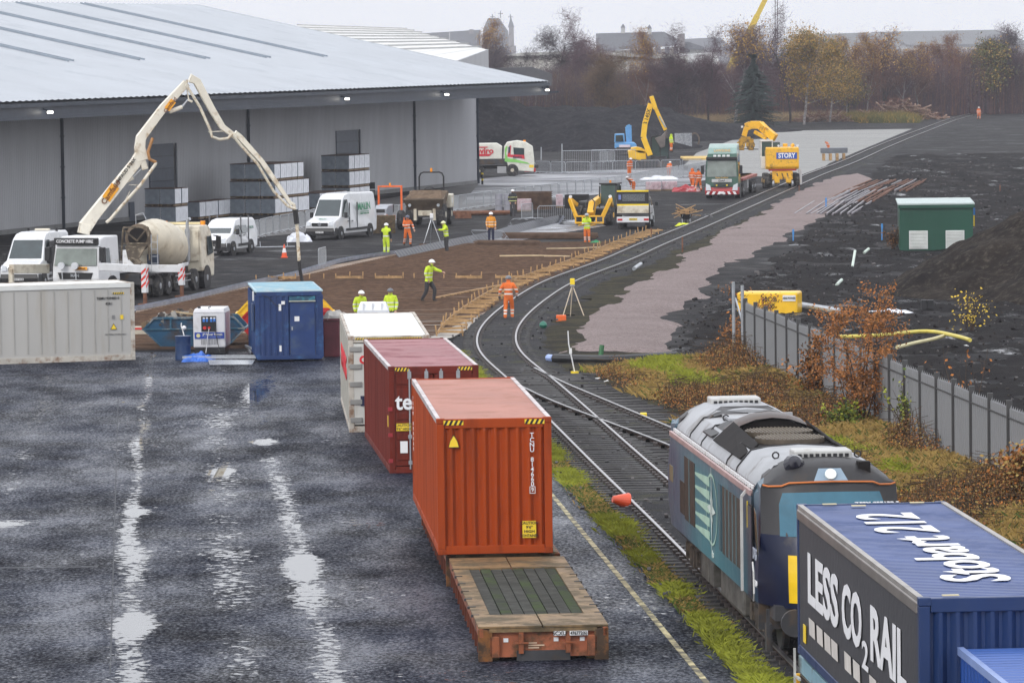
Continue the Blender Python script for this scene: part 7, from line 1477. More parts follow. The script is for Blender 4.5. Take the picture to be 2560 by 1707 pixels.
# ================================================================ FAR BUILDINGS
def far_prism(par,name,m,u0,v0,u1,v1,D,depth,ridge=None,parts=None):
    a=Dp(u0,v0,D); c=Dp(u1,v1,D); b=MB(); b.ext([(a.x,D,0),(c.x,D,0),(c.x,D,c.z),(a.x,D,a.z)],(0,depth,0)); return b.obj(name,m,par)
def fp(par,name,m,pts,D,depth): b=MB(); b.ext([tuple(Dp(u,v,D)) for u,v in pts],(0,depth,0)); return b.obj(name,m,par)
STN=mat('grey_stone',(.20,.18,.18),.85,var=.2,scale=.3); SLT=mat('slate_roof',(.10,.105,.12),.7,var=.15,scale=.3); PALE=mat('pale_render',(.48,.48,.46),.7,var=.08,scale=.3)
def win(par,u,v,D,w=1.,h_=1.6): p=Dp(u,v,D); return Bx(par,'window',mat('far_window',(.05,.05,.06),.3),(p.x,D-.06,p.z),(w,.1,h_))
DC_=4000.; ch_=thing('church','misty stone church with a steep roof and pointed turrets','church',(0,0,0))
fp(ch_,'nave_wall',STN,[(1205,200),(1205,115),(1290,115),(1290,200)],DC_,95); fp(ch_,'steep_roof',SLT,[(1208,72),(1220,46),(1248,46),(1270,78),(1286,200),(1208,200)],DC_-2,90)
fp(ch_,'turret',STN,[(1272,200),(1272,68),(1284,68),(1288,200)],DC_-8,14); fp(ch_,'spire',SLT,[(1270,69),(1277,42),(1286,69)],DC_-8.6,15)
for u,v in((1231,36),(1251,28),(1276,36)): p=Dp(u,v,DC_); q=Dp(u,v+18,DC_); b=MB(); b.bar(p,q,.8); b.bar(p-Vector((2.2,0,2.4)),p+Vector((2.2,0,-2.4)),.6); b.obj('finial',SLT,ch_)
fp(ch_,'gable',STN,[(1224,200),(1224,72),(1231,50),(1240,72),(1240,200)],DC_-5,9)
for u in(1228,1252): win(ch_,u,95,DC_-5.2,2.4,9)
hb=thing('long_slate_building','long misty building with slate roof left of the church','building',(0,0,0)); fp(hb,'roof',SLT,[(1058,84),(1200,75),(1200,115),(1058,118)],3600.,75); fp(hb,'wall',STN,[(1058,118),(1200,115),(1200,210),(1058,210)],3602.,70); fp(hb,'chimney',STN,[(1173,86),(1173,74),(1184,74),(1184,86)],3598.,6)
b=MB(); b.bar(Dp(1124,80,3550),Dp(1124,102,3550),.6); b.obj('mast',PALE,hb)
hs_=thing('hospital_building','long grey roofed building with two small cupolas','building',(0,0,0)); fp(hs_,'roof',SLT,[(1495,84),(1660,80),(1720,112),(1495,130)],2900.,70); fp(hs_,'wall',mat('cream_stone_wall',(.42,.36,.27),.8,var=.15,scale=.4),[(1495,128),(1660,124),(1720,112),(1720,200),(1495,200)],2903.,60)
for u,v in((1558,78),(1624,80)): fp(hs_,'cupola',PALE,[(u-5,v+6),(u-5,v-8),(u+5,v-8),(u+5,v+6)],2897.,8); fp(hs_,'cupola_roof',SLT,[(u-6,v-8),(u,v-18),(u+6,v-8)],2896.,10)
for u in range(1580,1720,22): win(hs_,u,126,2902.,3.,4.4)
hc=thing('chimney_block','low white block beside a broad square chimney','building',(0,0,0)); fp(hc,'chimney',STN,[(1696,118),(1696,86),(1712,84),(1712,118)],2100.,9); fp(hc,'roof',SLT,[(1712,105),(1720,105),(1760,118),(1760,124),(1700,124)],2104.,25); fp(hc,'wall',PALE,[(1700,118),(1760,118),(1760,170),(1700,170)],2106.,22)
Bx(hc,'window',mat('far_window',(.05,.05,.06),.3),(Dp(1712,125,2106).x,2105.8,Dp(1712,125,2106).z),(4.6,.1,2.6))
fp(hc,'low_roof',mat('white_low_roof',(.6,.61,.62),.6),[(1712,138),(1790,132),(1800,160),(1712,165)],900.,20)
wl=thing('distant_slate_range','hazy blue grey range of roofs right of the chimney','building',(0,0,0)); fp(wl,'roof',SLT,[(1712,98),(1800,94),(1830,120),(1712,122)],4200.,90); fp(wl,'wall',STN,[(1712,122),(1830,120),(1830,180),(1712,180)],4203.,80)
for i,(pts,D,lab) in enumerate((([(2040,86),(2170,82),(2240,112),(2075,118)],3000.,'nearer misty grey industrial shed with a low pitched roof'),([(2205,80),(2490,75),(2580,108),(2270,114)],3300.,'wider misty grey industrial shed at the far right'))):
    sh=thing('industrial_shed',lab,'shed',(0,0,0)); fp(sh,'roof',mat('shed_roof_grey',(.22,.23,.24),.6,var=.06,scale=.2),pts,D,110); fp(sh,'wall',mat('shed_wall_grey',(.34,.35,.36),.6,var=.06,scale=.2),[(pts[0][0],pts[0][1]+2),(pts[3][0],pts[3][1]),(pts[2][0],pts[2][1]),(pts[2][0],170),(pts[0][0],170)],D+3,100)
    for j in range(3): p0=Dp(pts[3][0]-20,124+j*5,D-1); p1=Dp(pts[2][0]-10,122+j*5,D-1); b=MB(); b.bar(p0,p1,1.,2.); b.obj('wall_band',PALE,sh)
for u in (2171,2306,2337): b=MB(); p=Dp(u,170,1000.); q=Dp(u,108,1000.); b.bar((p.x,1000,0),q,.35); b.bar(q-Vector((1,0,0)),q+Vector((1,0,0)),.4,.3); o=b.obj('lamp_post',PALE); tag(o,{2171:'leftmost',2306:'middle',2337:'rightmost'}[u]+' pale lighting column standing before the misty sheds','lamp post','lighting columns by the sheds')
# second warehouse with white roof
w2=thing('second_warehouse','second long warehouse with whitish ribbed roof beyond the nearest one','warehouse',(0,0,0)); A=Dp(1035,74,620.); Bq=Dp(760,58,760.)
b=MB(); RF2=mat('white_ribbed_roof',(.62,.62,.60),.5,var=.06,scale=.2); P1,P2,P3,P4=Dp(740,62,800.),Dp(1010,72,800.),Dp(1215,124,560.),Dp(800,140,520.)
b.add([P1,P2,P3,Dp(1090,170,500.),P4],[(0,1,2,3,4)]); b.obj('roof',RF2,w2); b=MB()
for i in range(9): t=(i+.5)/9; b.bar(P1.lerp(P4,t)+Vector((0,0,.15)),P2.lerp(P3,t)+Vector((0,0,.15)),.5,.2)
b.obj('roof_rib',mat('roof_rib_grey',(.40,.40,.40),.6),w2)
e0,e1=Dp(1215,124,560.),Dp(1090,170,500.); b=MB(); b.ext([(e0.x,e0.y,0),(e1.x,e1.y,0),(e1.x,e1.y,e1.z),(e0.x,e0.y,e0.z)],(.3,0,0)); b.obj('wall',CLD,w2)
ww=thing('white_shed','low white walled shed half hidden behind the bare trees','shed',(0,0,0)); fp(ww,'wall',mat('white_shed_wall',(.62,.60,.56),.7,var=.1,scale=.4),[(1255,142),(1330,140),(1450,136),(1720,150),(1720,190),(1255,172)],800.,20); fp(ww,'roof',PALE,[(1255,142),(1300,133),(1460,128),(1720,142),(1720,150),(1450,136)],799.,21)
b=MB(); b.ext([tuple(Dp(*p,560.)) for p in ((1220,172),(1330,168),(1380,185),(1380,215),(1220,205))],(0,5,0)); o=b.obj('low_dark_shed',mat('dark_shed',(.08,.08,.09),.6)); tag(o,'low dark roofed shed glimpsed above the canopy tip','shed')
# crane
cr=thing('mobile_crane','yellow telescopic crane boom rising behind the trees with hanging cable','crane',(Dp(1870,75,900.).x-6,900,0)); ci=Matrix.Translation(cr.location).inverted(); b=MB(); b.bar(ci@Dp(1858,110,900.),ci@Dp(1893,40,900.),1.3,1.1); b.bar(ci@Dp(1890,46,900.),ci@Dp(1935,-45,900.),1.0,.9); b.obj('boom',mat('crane_yellow',(.62,.45,.05),.5),cr); b=MB(); b.bar((0,0,1.8),ci@Dp(1858,110,900.),1.6); b.box((0,0,1.4),(4,6,2.4)); b.obj('crane_body',mat('crane_yellow',(.62,.45,.05),.5),cr)
b=MB(); 
for u in(1938,1944): b.bar(ci@Dp(u,-45,899.),ci@Dp(u,110,899.),.12)
b.obj('cable',DST,cr)
# poles
for u,vb,vt,w,l in ((2318,282,118,.16,'tall wooden telegraph pole with short crossarm near the far track'),(2338,284,206,.13,'shorter thin pole right of the telegraph pole')):
    g0=S(u-5,vb); tp=Dp(u+1,vt,g0.y)-g0; t=thing('telegraph_pole',l,'pole',g0); Cy(t,'post',BK,(0,0,0),tp,w*1.4,w,8); b=MB(); b.bar(tp+Vector((-.2,0,-.9)),tp+Vector((.8,0,-.9)),.14); b.obj('crossarm',BK,t)
# ================================================================ SITE OBJECTS
# barriers
bar0=None
def barrier_parts():
    t=thing('crowd_barrier','x','barrier',(0,0,0)); b=MB(); P=[(-1.1,0,.12),(-1.1,0,.95),(-1.0,0,1.08),(1.0,0,1.08),(1.1,0,.95),(1.1,0,.12)]; b.tube(P+[P[0]],.025,6); b.obj('frame',STL,t)
    b=MB()
    for i in range(1,17): x=-1.1+i*2.2/17; b.bar((x,0,.12),(x,0,1.07),.014,.014,up=(0,1,0))
    b.obj('infill_bars',STL,t)
    for x in(-.8,.8): b=MB(); b.tube([(x,-.32,.02),(x,-.05,.13),(x,.05,.13),(x,.32,.02)],.02,5); b.obj('foot',STL,t)
    return t
bar0=barrier_parts(); fb=True
def barrier(p,rz,label,group=None,tilt=None):
    global fb
    t=bar0 if fb else copytree(bar0); fb=False; t.location=p; t.rotation_euler=(tilt or 0,0,rz); t['label']=label
    if group: t['group']=group
    elif 'group' in t: del t['group']
    return t
OW='first second third fourth fifth sixth seventh eighth ninth tenth eleventh twelfth thirteenth fourteenth fifteenth sixteenth seventeenth eighteenth nineteenth'.split()
def ordn(n): return OW[n-1] if n<20 else {2:'twent',3:'thirt',4:'fort',5:'fift'}[n//10]+('ieth' if n%10==0 else 'y '+OW[n%10-1])
def row(pts,label,group,step=2.32,maxn=99,side='from the left'):
    P=resample([S(*p) for p in pts],step); n=0
    for a,c in zip(P,P[1:]):
        d=c-a; barrier((a+c)/2+Vector((0,rnd.uniform(-.1,.1),0)),math.atan2(d.y,d.x)+rnd.uniform(-.04,.04),'silver barrier, '+ordn(n+1)+' '+side+' in the '+label,group); n+=1
row([(632,597),(690,583),(760,571),(800,560)],'row behind the two white vans','barriers between the vans')
row([(940,560),(1060,545),(1146,527),(1270,509),(1396,493),(1549,474),(1640,456),(1770,434)],'long row along the pale service road','barriers along the service road')
row([(1338,433),(1420,435),(1500,434),(1560,432),(1640,431),(1770,427)],'far row before the yellow excavator','barriers before the yellow excavator')
row([(1500,408),(1545,404)],'short row near the blue excavator','barriers near the blue excavator')
barrier(S(1387,556),R(4),'single silver barrier standing left of the telehandler'); barrier(S(1318,550),R(70),'short angled silver barrier at the end of the black upstand'); barrier(S(806,671),R(82),'lone silver barrier seen end-on at the near edge of the brown bay')
barrier(S(684,617),R(12),'silver barrier fallen flat on the ground left of the white van',tilt=R(88)); barrier(S(1306,566),R(25),'silver barrier lying tilted on the black upstand',tilt=R(60)); barrier(S(1235,601),R(-30),'silver barrier leaning down beside the man in amber',tilt=R(55))
for u,vb,w in ((1460,432,4.0),):
    g0=S(u,vb); t=thing('mesh_fence_panel','tall mesh fence panel standing behind the far barriers','fence panel',g0,R(3)); b=MB(); b.tube([(-w/2,0,0),(-w/2,0,2.0),(w/2,0,2.0),(w/2,0,0),(-w/2,0,.1)],.035,5); b.obj('frame',STL,t); b=MB()
    for i in range(1,24): b.bar((-w/2+w*i/24,0,.1),(-w/2+w*i/24,0,2.0),.012)
    b.obj('mesh_wires',STL,t); t2=copytree(t); t2.location=S(1540,436)+Vector((0,8,0)); t2['label']='tall mesh fence panel left of the blue excavator, partly behind barriers'
for u,v0_,v1_ in((1405,360,430),(1353,368,400)): b=MB(); p=S(u,v1_); b.cyl(p,Dp(u,v0_,p.y),.06,n=6); o=b.obj('thin_post',STL); tag(o,('taller' if u==1405 else 'shorter')+' thin grey upright post behind the far barriers','post')
# pallets of blocks
BF=mat('block_face_grey',(.27,.31,.36),.8,var=.15,scale=3); BT=mat('brown_top_sheet',(.085,.055,.045),.7,var=.2); WR=mat('white_wrap',(.78,.80,.85),.35,var=.12,scale=2,bump=.03,bscale=3); PW_=mat('pallet_wood',(.22,.16,.10),.8)
def mkpal():
    t=thing('block_pallet','x','pallet'); 
    b=MB()
    for i in range(5): b.box((0,0,.24+i*.2),(1.04,1.12,.165)); b.box((0,0,.24+i*.2),(.96,1.04,.2))
    b.obj('blocks',BF,t); Bx(t,'top_sheet',BT,(0,0,1.16),(1.07,1.15,.05)); b=MB()
    for i in range(3): b.box((.545,-.37+i*.37,.65),(.02,.34,.96))
    for z in(.35,.6,.85): b.box((.55,0,z),(.02,1.08,.015))
    b.obj('wrap',WR,t); b=MB(); 
    for x in(-.45,0,.45): b.box((x,0,.06),(.1,1.1,.1))
    b.box((0,0,.12),(1.05,1.1,.02)); b.obj('pallet_base',PW_,t); return t
pal0=mkpal(); fpal=True; pa=math.atan2(WN.y,WN.x)
def stack(px,ni,nj,nk,label,group,skip_top=None,white_tags=()):
    global fpal
    P=S(*px)
    for k_ in range(nk):
        for i in range(ni):
            for j in range(nj):
                if skip_top and k_==nk-1 and skip_top(i,j): continue
                if 0<i<ni-1 and 0<j<nj-1 and k_<nk-1: continue
                t=pal0 if fpal else copytree(pal0); fpal=False
                t.location=P-WN*(.55+i*1.12)-WD*(.6+j*1.2)+Vector((rnd.uniform(-.02,.02),rnd.uniform(-.02,.02),k_*1.2)); t.rotation_euler=(0,0,pa+rnd.uniform(-.015,.015)); t['group']=group
                t['label']='block pallet, '+(('bottom','middle','top')[k_] if nk==3 else ('bottom','top')[k_] if nk==2 else 'ground')+' tier, '+(ordn(i+1)+' from right, ' if ni>1 else '')+ordn(j+1)+' from front, '+label
stack((439,561),2,2,2,'stack nearest the mixer drum','blocks stacked behind the mixer drum')
stack((500,548),1,5,1,'single row by the crew van','single row of blocks behind the crew van')
stack((688,539),3,6,3,'largest stack','largest stack of blocks',skip_top=lambda i,j:i>2 or j>4)
stack((800,524),2,5,1,'low row behind the tall van','low row of blocks behind the tall van')
stack((874,509),2,4,3,'stack under the doorway','tall stack of blocks under the doorway')
for u,v,k_ in ((430,455,0),(621,418,0),(818,402,0),(817,443,0),(856,443,0),(398,518,0),(372,575,0),(415,560,0)): pass
# kiosk
ks=thing('green_kiosk','green flat roofed kiosk with two white louvred vents in the mud on the right','kiosk',(21.64+2.0,254.4+4.2,0),R(-4)); KG=mat('kiosk_green',(.006,.062,.038),.45,var=.12,scale=.6,streak=True)
Bx(ks,'wall',KG,(0,0,1.2),(4.0,8.4,2.4),bevel=.02); Bx(ks,'roof',mat('pale_kiosk_roof',(.40,.47,.46),.5),(0,0,2.56),(4.2,8.7,.10),bevel=.02); Bx(ks,'fascia',KG,(0,-4.3,2.44),(4.12,.08,.2)); Bx(ks,'fascia',KG,(2.06,0,2.44),(.08,8.5,.2))
for x in(-.98,1.02):
    f=Bx(ks,'louvre_frame',WHT,(x,-4.225,.60),(1.02,.05,1.0)); b=MB()
    for i in range(12): b.box((x,-4.26,.16+i*.08),(.94,.04,.05),Matrix.Rotation(R(25),3,'X'))
    b.obj('louvre_slats',mat('louvre_white',(.60,.62,.60),.5),f)
b=MB()
for i in range(7): b.box((-1.8+i*.6,-4.21,1.3),(.02,.02,2.0))
b.obj('panel_seam',mat('kiosk_seam',(.008,.07,.045),.5),ks); b=MB(); b.bar((2.08,-3.6,1.3),(2.08,-3.6,2.2),.08); b.obj('yellow_conduit',YL2,ks); b=MB(); b.bar((2.09,-3.6,1.9),(2.09,-3.6,2.3),.1); b.obj('blue_sign',mat('frame_blue',(.03,.2,.55),.4),ks)
# fence of grey pales
FS=mat('fence_grey',(.23,.235,.245),.65,var=.18,scale=.8,streak=True,dirt=(.09,.09,.085),damt=.35); FD=mat('fence_dark_post',(.05,.05,.052),.6);  # second grey is the darker one for posts, gap strips and rails
fn=thing('steel_fence','grey corrugated steel fence of upright panels between the rough bank and the mud','fence',(0,0,0)); F0=Vector((8.35,164.4,0)); F1=Vector((13.9,100.,0)); fd=(F1-F0).normalized(); fa=math.atan2(fd.y,fd.x); npan=int((F1-F0).length/2.55)
pb_=MB(); w_=.27; pb_.ext([(-w_/2,0,0),(-w_/2+.05,-.07,0),(w_/2-.05,-.07,0),(w_/2,0,0),(w_/2,.01,0),(-w_/2,.01,0)],(0,0,2.32)); pb_.add([(-w_/2+.02,-.052,2.32),(w_/2-.02,-.052,2.32),(0,-.03,2.42)],[(0,1,2)]); pl0=pb_.obj('pale',FS,fn); fp0=True
for i in range(npan):
    for j in range(9):
        o=pl0 if fp0 else pl0.copy()
        if not fp0: COL.objects.link(o); o.parent=fn
        fp0=False; q=F0+fd*(i*2.55+.2+j*.275); o.location=(q.x,q.y,-.05+noise.noise(q*.2)*.08); o.rotation_euler=(0,0,fa)
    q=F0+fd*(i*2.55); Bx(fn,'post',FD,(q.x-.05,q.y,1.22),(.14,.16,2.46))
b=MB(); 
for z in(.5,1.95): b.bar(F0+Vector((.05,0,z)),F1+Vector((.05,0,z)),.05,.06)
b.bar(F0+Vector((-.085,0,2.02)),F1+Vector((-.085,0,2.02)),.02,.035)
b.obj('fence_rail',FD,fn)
b=MB(); b.cyl((8.2,164.6,0),(8.2,164.6,2.9),.06,n=8); b.cyl((7.95,166,0),(7.95,166,2.95),.06,n=8); b.bar((8.0,165.6,2.4),(8.3,164.7,1.2),.05); o=b.obj('end_post',STL); tag(o,'pair of thin grey gate posts at the far end of the steel fence','post')
# ================================================================ VEGETATION BANK, VERGE
rg=random.Random(31)
GY=mat('yellow_green_grass',(.25,.27,.03),.75,var=.35,scale=1.5); GG=mat('green_grass',(.07,.11,.02),.75,var=.35,scale=1.5); GD=mat('dead_grass',(.34,.23,.075),.85,var=.35,scale=2); LB1=mat('bramble_brown',(.22,.10,.035),.8,var=.4,scale=2); LB2=mat('bramble_dark',(.07,.042,.022),.85,var=.4,scale=2); LB3=mat('rust_leaf',(.40,.15,.035),.7,var=.35,scale=3)
def blades(b,p,n,h,sp,mi,rg):
    for _ in range(n):
        q=p+Vector((rg.gauss(0,sp),rg.gauss(0,sp),0)); l=h*rg.uniform(.5,1.25); a=rg.uniform(0,6.28); e=Vector((math.cos(a),math.sin(a),0))*rg.uniform(.004,.011); d=Vector((rg.gauss(0,.35),rg.gauss(0,.35),1)).normalized()*l
        b.add([q-e,q+e,q+d*.6+e*.6,q+d+Vector((d.x,d.y,-.1*l))],[(0,1,2),(0,2,3)],mi)
b=MB(); xl=lambda y:[p.x for p in AL if abs(p.y-y)<.6][0] if any(abs(p.y-y)<.6 for p in AL) else 0
ALX={int(p.y):p.x for p in AL}
def alx(y): return ALX.get(int(y),ALX.get(int(y)+1,ALX.get(int(y)-1,3)))
n=0
for i in range(26000):
    y=62+rg.random()**1.1*112; x0=EDG(y)-.05; x1=alx(y)-.30
    if x1-x0<.15: continue
    t=rg.random()**1.2; x=x0+(x1-x0)*t; c_=noise.noise(Vector((x*.8,y*.25,2)))
    if t>.75 and rg.random()<.6 : continue
    blades(b,Vector((x,y,0)),4,.20*(1-.45*t)*(1+.5*c_),.12,0 if c_>-.22 and t<.75 else (1 if rg.random()<.5 else 2),rg)
o=b.obj('grass_verge',[GY,GG,GD]); o['kind']='stuff'; o['label']='bright yellow green grass verge along the left rail'
# soil under the verge
b=MB(); Pv=[(EDG(y)-.02,y,alx(y)-.2) for y in range(60,172,2)]; b.add([v for x,y,x1 in Pv for v in ((x,y,.035),(x1,y,.035))],[(2*i,2*i+1,2*i+3,2*i+2) for i in range(len(Pv)-1)]); struct(b.obj('verge_ground',mat('verge_moss',(.075,.08,.018),.9,var=.5,scale=2.5)))
# bank right of the turnout: bounded by the branch line on the left and the fence on the right
brx={int(p.y):p.x for p in BRw}
def bl(y): 
    if y>163: return 3.6
    if y>112: return brx.get(int(y),brx.get(int(y)+1,5))+.7+ (1.0 if y>140 else 0)
    return 7.2-.07*(y-90)
def bankz(x,y):
    t=(x-bl(y))/max(.5,fence_x(y)-bl(y)); return .03+max(0,t)*.28+noise.noise(Vector((x*.6,y*.3,4)))*.10
grid('bank_ground',3,14.5,60,166,46,150,bankz,MT['moss_soil'],lambda x,y:bl(y)<x<fence_x(y)+.2,'rough sloping bank in front of the steel fence')
b=MB()
for i in range(21000):
    y=62+rg.random()*104; a,c_=bl(y),fence_x(y)-.05; x=a+(c_-a)*rg.random(); f=noise.noise(Vector((x*.45,y*.12,7)))+.25*noise.noise(Vector((x*1.7,y*.6,1))); t=(x-a)/(c_-a); z=bankz(x,y)
    g_=f-.25*(t-.4)
    if y>150 and t<.3 and rg.random()<.5: continue
    if g_>-.10+.12*rg.random(): blades(b,Vector((x,y,z)),5,.30,.09,0 if g_>.28 and t<.6 else (1 if rg.random()<.12 else 2),rg)
    else:
        h_=.15+.75*max(0,-g_)+.15*rg.random()
        for _ in range(9):
            p=Vector((x+rg.gauss(0,.13),y+rg.gauss(0,.15),z+rg.random()*h_)); s=rg.uniform(.014,.038); a1=Vector((rg.gauss(0,1),rg.gauss(0,1),rg.gauss(0,1))).normalized()*s; a2=a1.orthogonal().normalized()*s*.8; b.add([p-a1,p+a2,p+a1,p-a2],[(0,1,2,3)],rg.choice((3,3,4,4,5,2)) )
        if rg.random()<.22: q=Vector((x,y,z)); b.tube([q,q+Vector((rg.gauss(0,.15),rg.gauss(0,.15),h_*1.3)),q+Vector((rg.gauss(0,.4),rg.gauss(0,.3),h_*1.5))],.008,3,4)
o=b.obj('bank_vegetation',[GY,GG,GD,LB1,LB2,LB3]); o['kind']='stuff'; o['label']='tangle of dead brambles and yellowing grass on the bank'
def shrub(label,base,H,wd,n,mats,seed,sz=.06,cat='shrub',top=.9,dense=1.):
    rg=random.Random(seed); t=thing('shrub',label,cat,base); b=MB(); tips=[]
    for i in range(7):
        p=Vector((rg.gauss(0,.08),rg.gauss(0,.08),-.1)); d=Vector((rg.gauss(0,.16),rg.gauss(0,.16),1)).normalized(); pts=[p.copy()]; L=H*rg.uniform(.65,1.0)
        for k_ in range(8): d=(d+Vector((rg.gauss(0,.12),rg.gauss(0,.12),0))).normalized(); p=p+d*L/8; pts.append(p.copy()); tips+= [p.copy()]*(1 if k_>1 else 0)
        b.tube(pts,[.03*(1-j/9.5) for j in range(9)],5)
        for k_ in range(12): q=rg.choice(pts[2:]); e=q+Vector((rg.gauss(0,wd*.45),rg.gauss(0,wd*.45),rg.uniform(.0,.5))); b.tube([q,e],[.010,.004],3); tips+=[e,q.lerp(e,.6)]
    b.obj('stem',mat('shrub_stem',(.07,.05,.04),.85),t); b=MB()
    for i in range(n):
        p=rg.choice(tips)+Vector((rg.gauss(0,wd*.12),rg.gauss(0,wd*.12),rg.gauss(0,.12))); s=rg.uniform(.5,1.2)*sz; a1=Vector((rg.gauss(0,1),rg.gauss(0,1),rg.gauss(0,1))).normalized()*s; a2=a1.orthogonal().normalized()*s*.7; b.add([p-a1,p+a2,p+a1,p-a2],[(0,1,2,3)],rg.randrange(len(mats)))
    b.obj('leaves',mats,t); return t
shrub('tallest rust orange leaved shrub standing against the steel fence',S(2155,1085),4.5,.85,8200,[LB3,LB1,LB1,mat('orange_leaf',(.36,.14,.045),.7,var=.3)],5,sz=.042)
shrub('broad rust brown shrub left of the tallest one',S(2050,1010),2.0,.8,2600,[LB3,LB1,LB2],6)
shrub('low rust brown shrub at the far end of the fence',S(1870,905),1.6,.9,2200,[LB3,LB1,LB1],7)
shrub('small orange leaved sapling growing over the far end of the fence',S(1905,880),2.9,.5,500,[LB3,LB1],8)
shrub('thin leafless sapling in front of the fence on the right',S(2412,1135),3.6,.35,60,[LB3],9)
shrub('low yellow green bush near the locomotive roof',S(2110,1090),.7,.5,1500,[GY,GG],10)
shrub('green leaved stem growing beside the grey fence post',S(2290,1120),2.2,.25,300,[mat('lime_leaf',(.28,.30,.03),.6),GG],12)
shrub('small shrub with few yellow leaves in the mud below the hose bend',S(2430,830),1.6,.9,160,[mat('clear_yellow_leaf',(.65,.45,.03),.6)],13)
shrub('dry brown sapling sprouting by the kiosk',S(2235,622),1.0,.5,500,[LB1,LB2],14)
shrub('reddish brown scrub at the right edge of the bank',S(2540,1270),1.4,.9,2600,[LB3,LB1,GD],15)
# logs on the bank
for (u0,v0,u1,v1,r_,l) in ((1890,985,1975,982,.09,'pale cut log lying on the bank behind the locomotive roof'),(1975,1000,2030,1010,.07,'second pale cut log at the root of the brown shrub'),(2032,1062,2095,1043,.06,'thin pale branch resting on the bank beside the locomotive'),(2070,905,2060,945,.06,'broken pale stump leaning on the shrub')):
    a=S(u0,v0,.25); c_=S(u1,v1,.3); b=MB(); b.cyl(a,c_,r_,r_*.8,n=8); o=b.obj('cut_log',mat('pale_wood',(.50,.36,.22),.7,var=.2,dirt=(.2,.12,.06),damt=.3)); tag(o,l,'log')
# ================================================================ FORMWORK AND BAY DETAILS
fw=thing('timber_formwork','line of timber stakes and braces following the curved track','formwork',(0,0,0)); FP_=[p for p in offs(AL,-.62) if 183<p.y<283]; OUT=offs(AL,-1.62); OUT=[p for p in OUT if 183<p.y<283]
st=MB().box((0,0,.22),(.055,.055,.6)).obj('stake',WOD,fw); br_=MB().box((0,0,0),(1.05,.08,.09)).obj('brace',WOD,fw); f1=True
step=resample(FP_,2.1); o2=resample(OUT,2.1)
for i,(p,q) in enumerate(zip(step,o2)):
    for src,pos,rot in ((st,(q.x+rnd.uniform(-.05,.05),q.y,rnd.uniform(-.05,.1)),(rnd.uniform(-.1,.1),rnd.uniform(-.15,.15),0)),(br_,((p.x+q.x)/2,(p.y+q.y)/2,.22+rnd.uniform(-.04,.04)),(0,rnd.uniform(-.06,.12),math.atan2(p.y-q.y,p.x-q.x)+rnd.uniform(-.06,.06)))):
        if i==0: o=src
        else: o=src.copy(); COL.objects.link(o); o.parent=fw
        o.location=pos; o.rotation_euler=rot
    if i%2==0: o=st.copy(); COL.objects.link(o); o.parent=fw; o.location=(p.x,p.y,-.1)
for i in range(0,len(o2)-2,2): b=MB(); b.bar((o2[i].x,o2[i].y,.2),(o2[i+2].x,o2[i+2].y,.2),.04,.14); b.obj('shutter_board',WOD,fw)
f2=thing('timber_formwork','short row of timber stakes across the middle of the brown bay','formwork',(0,0,0))
A_,B_2=S(640,702),S(1340,700)
for i in range(22):
    p=A_.lerp(B_2,i/21.); o=st.copy(); COL.objects.link(o); o.parent=f2; o.location=(p.x+rnd.uniform(-.1,.1),p.y,rnd.uniform(-.25,-.05)); o.rotation_euler=(0,rnd.uniform(-.1,.1),0)
for i in (1,6,9,15,18): p,q=A_.lerp(B_2,i/21.),A_.lerp(B_2,(i+2)/21.); b=MB(); b.bar(p+Vector((0,0,.15)),q+Vector((0,0,.15)),.05,.15); b.obj('shutter_board',WOD,f2)
for pts,r_,m,lab,cat in (([(1093,744),(1180,727),(1260,712)],.07,WOD,'long pale screed board lying from the pointing man toward the rails','screed board'),([(1249,640),(1330,639),(1424,641)],.07,mat('pale_timber',(.55,.43,.27),.7),'pale board along the near edge of the membrane bay','board'),([(1366,622),(1440,621),(1505,618)],.07,mat('pale_timber',(.55,.43,.27),.7),'pale board beside the man in orange trousers','board')):
    b=MB(); P=[S(*p,.12) for p in pts]
    for p,q in zip(P,P[1:]): b.bar(p,q,.16,.08)
    o=b.obj('board',m); tag(o,lab,cat)
for k_,pts in enumerate(([(330,780),(470,752),(620,716),(740,690),(860,656),(992,636)],)):
    P=catmull([S(*p) for p in pts],2); A2=offs(P,-.18); B2=offs(P,.18); b=MB(); vs=[]
    for p,q in zip(A2,B2): vs+=[(p.x,p.y,.22),(p.x,p.y,.06),(q.x,q.y,.06),(q.x,q.y,.22)]
    b.add(vs,[(i*4+j,i*4+j+1,i*4+5+j,i*4+4+j) for i in range(len(P)-1) for j in range(3)]); o=b.obj('edge_channel',mat('silver_channel',(.30,.32,.38),.35,.4,var=.3,scale=2)); tag(o,'silvery edging channel running along the left side of the brown bay','edging')
up=thing('black_upstand','black ribbed upstand curving along the far side of the membrane bay','kerb form',(0,0,0)); P=catmull([S(*p) for p in ((985,648),(1137,616),(1223,599),(1290,580),(1396,556),(1412,562))],1.)
b=MB(); Pt=[p+Vector((0,0,.46)) for p in P]; Pb=offs(P,.35); b.add([v for p,q in zip(Pt,Pb) for v in (tuple(p),(q.x,q.y,.03))],[(2*i,2*i+1,2*i+3,2*i+2) for i in range(len(P)-1)]); b.obj('panel',mat('black_membrane',(.018,.02,.026),.35,var=.3),up); b=MB()
for p,q in zip(resample(Pt,.75),resample([Vector((q.x,q.y,.03)) for q in Pb],.75)): b.bar(p,q,.05,.05)
b.obj('rib',mat('rib_grey_blue',(.12,.13,.17),.4),up)
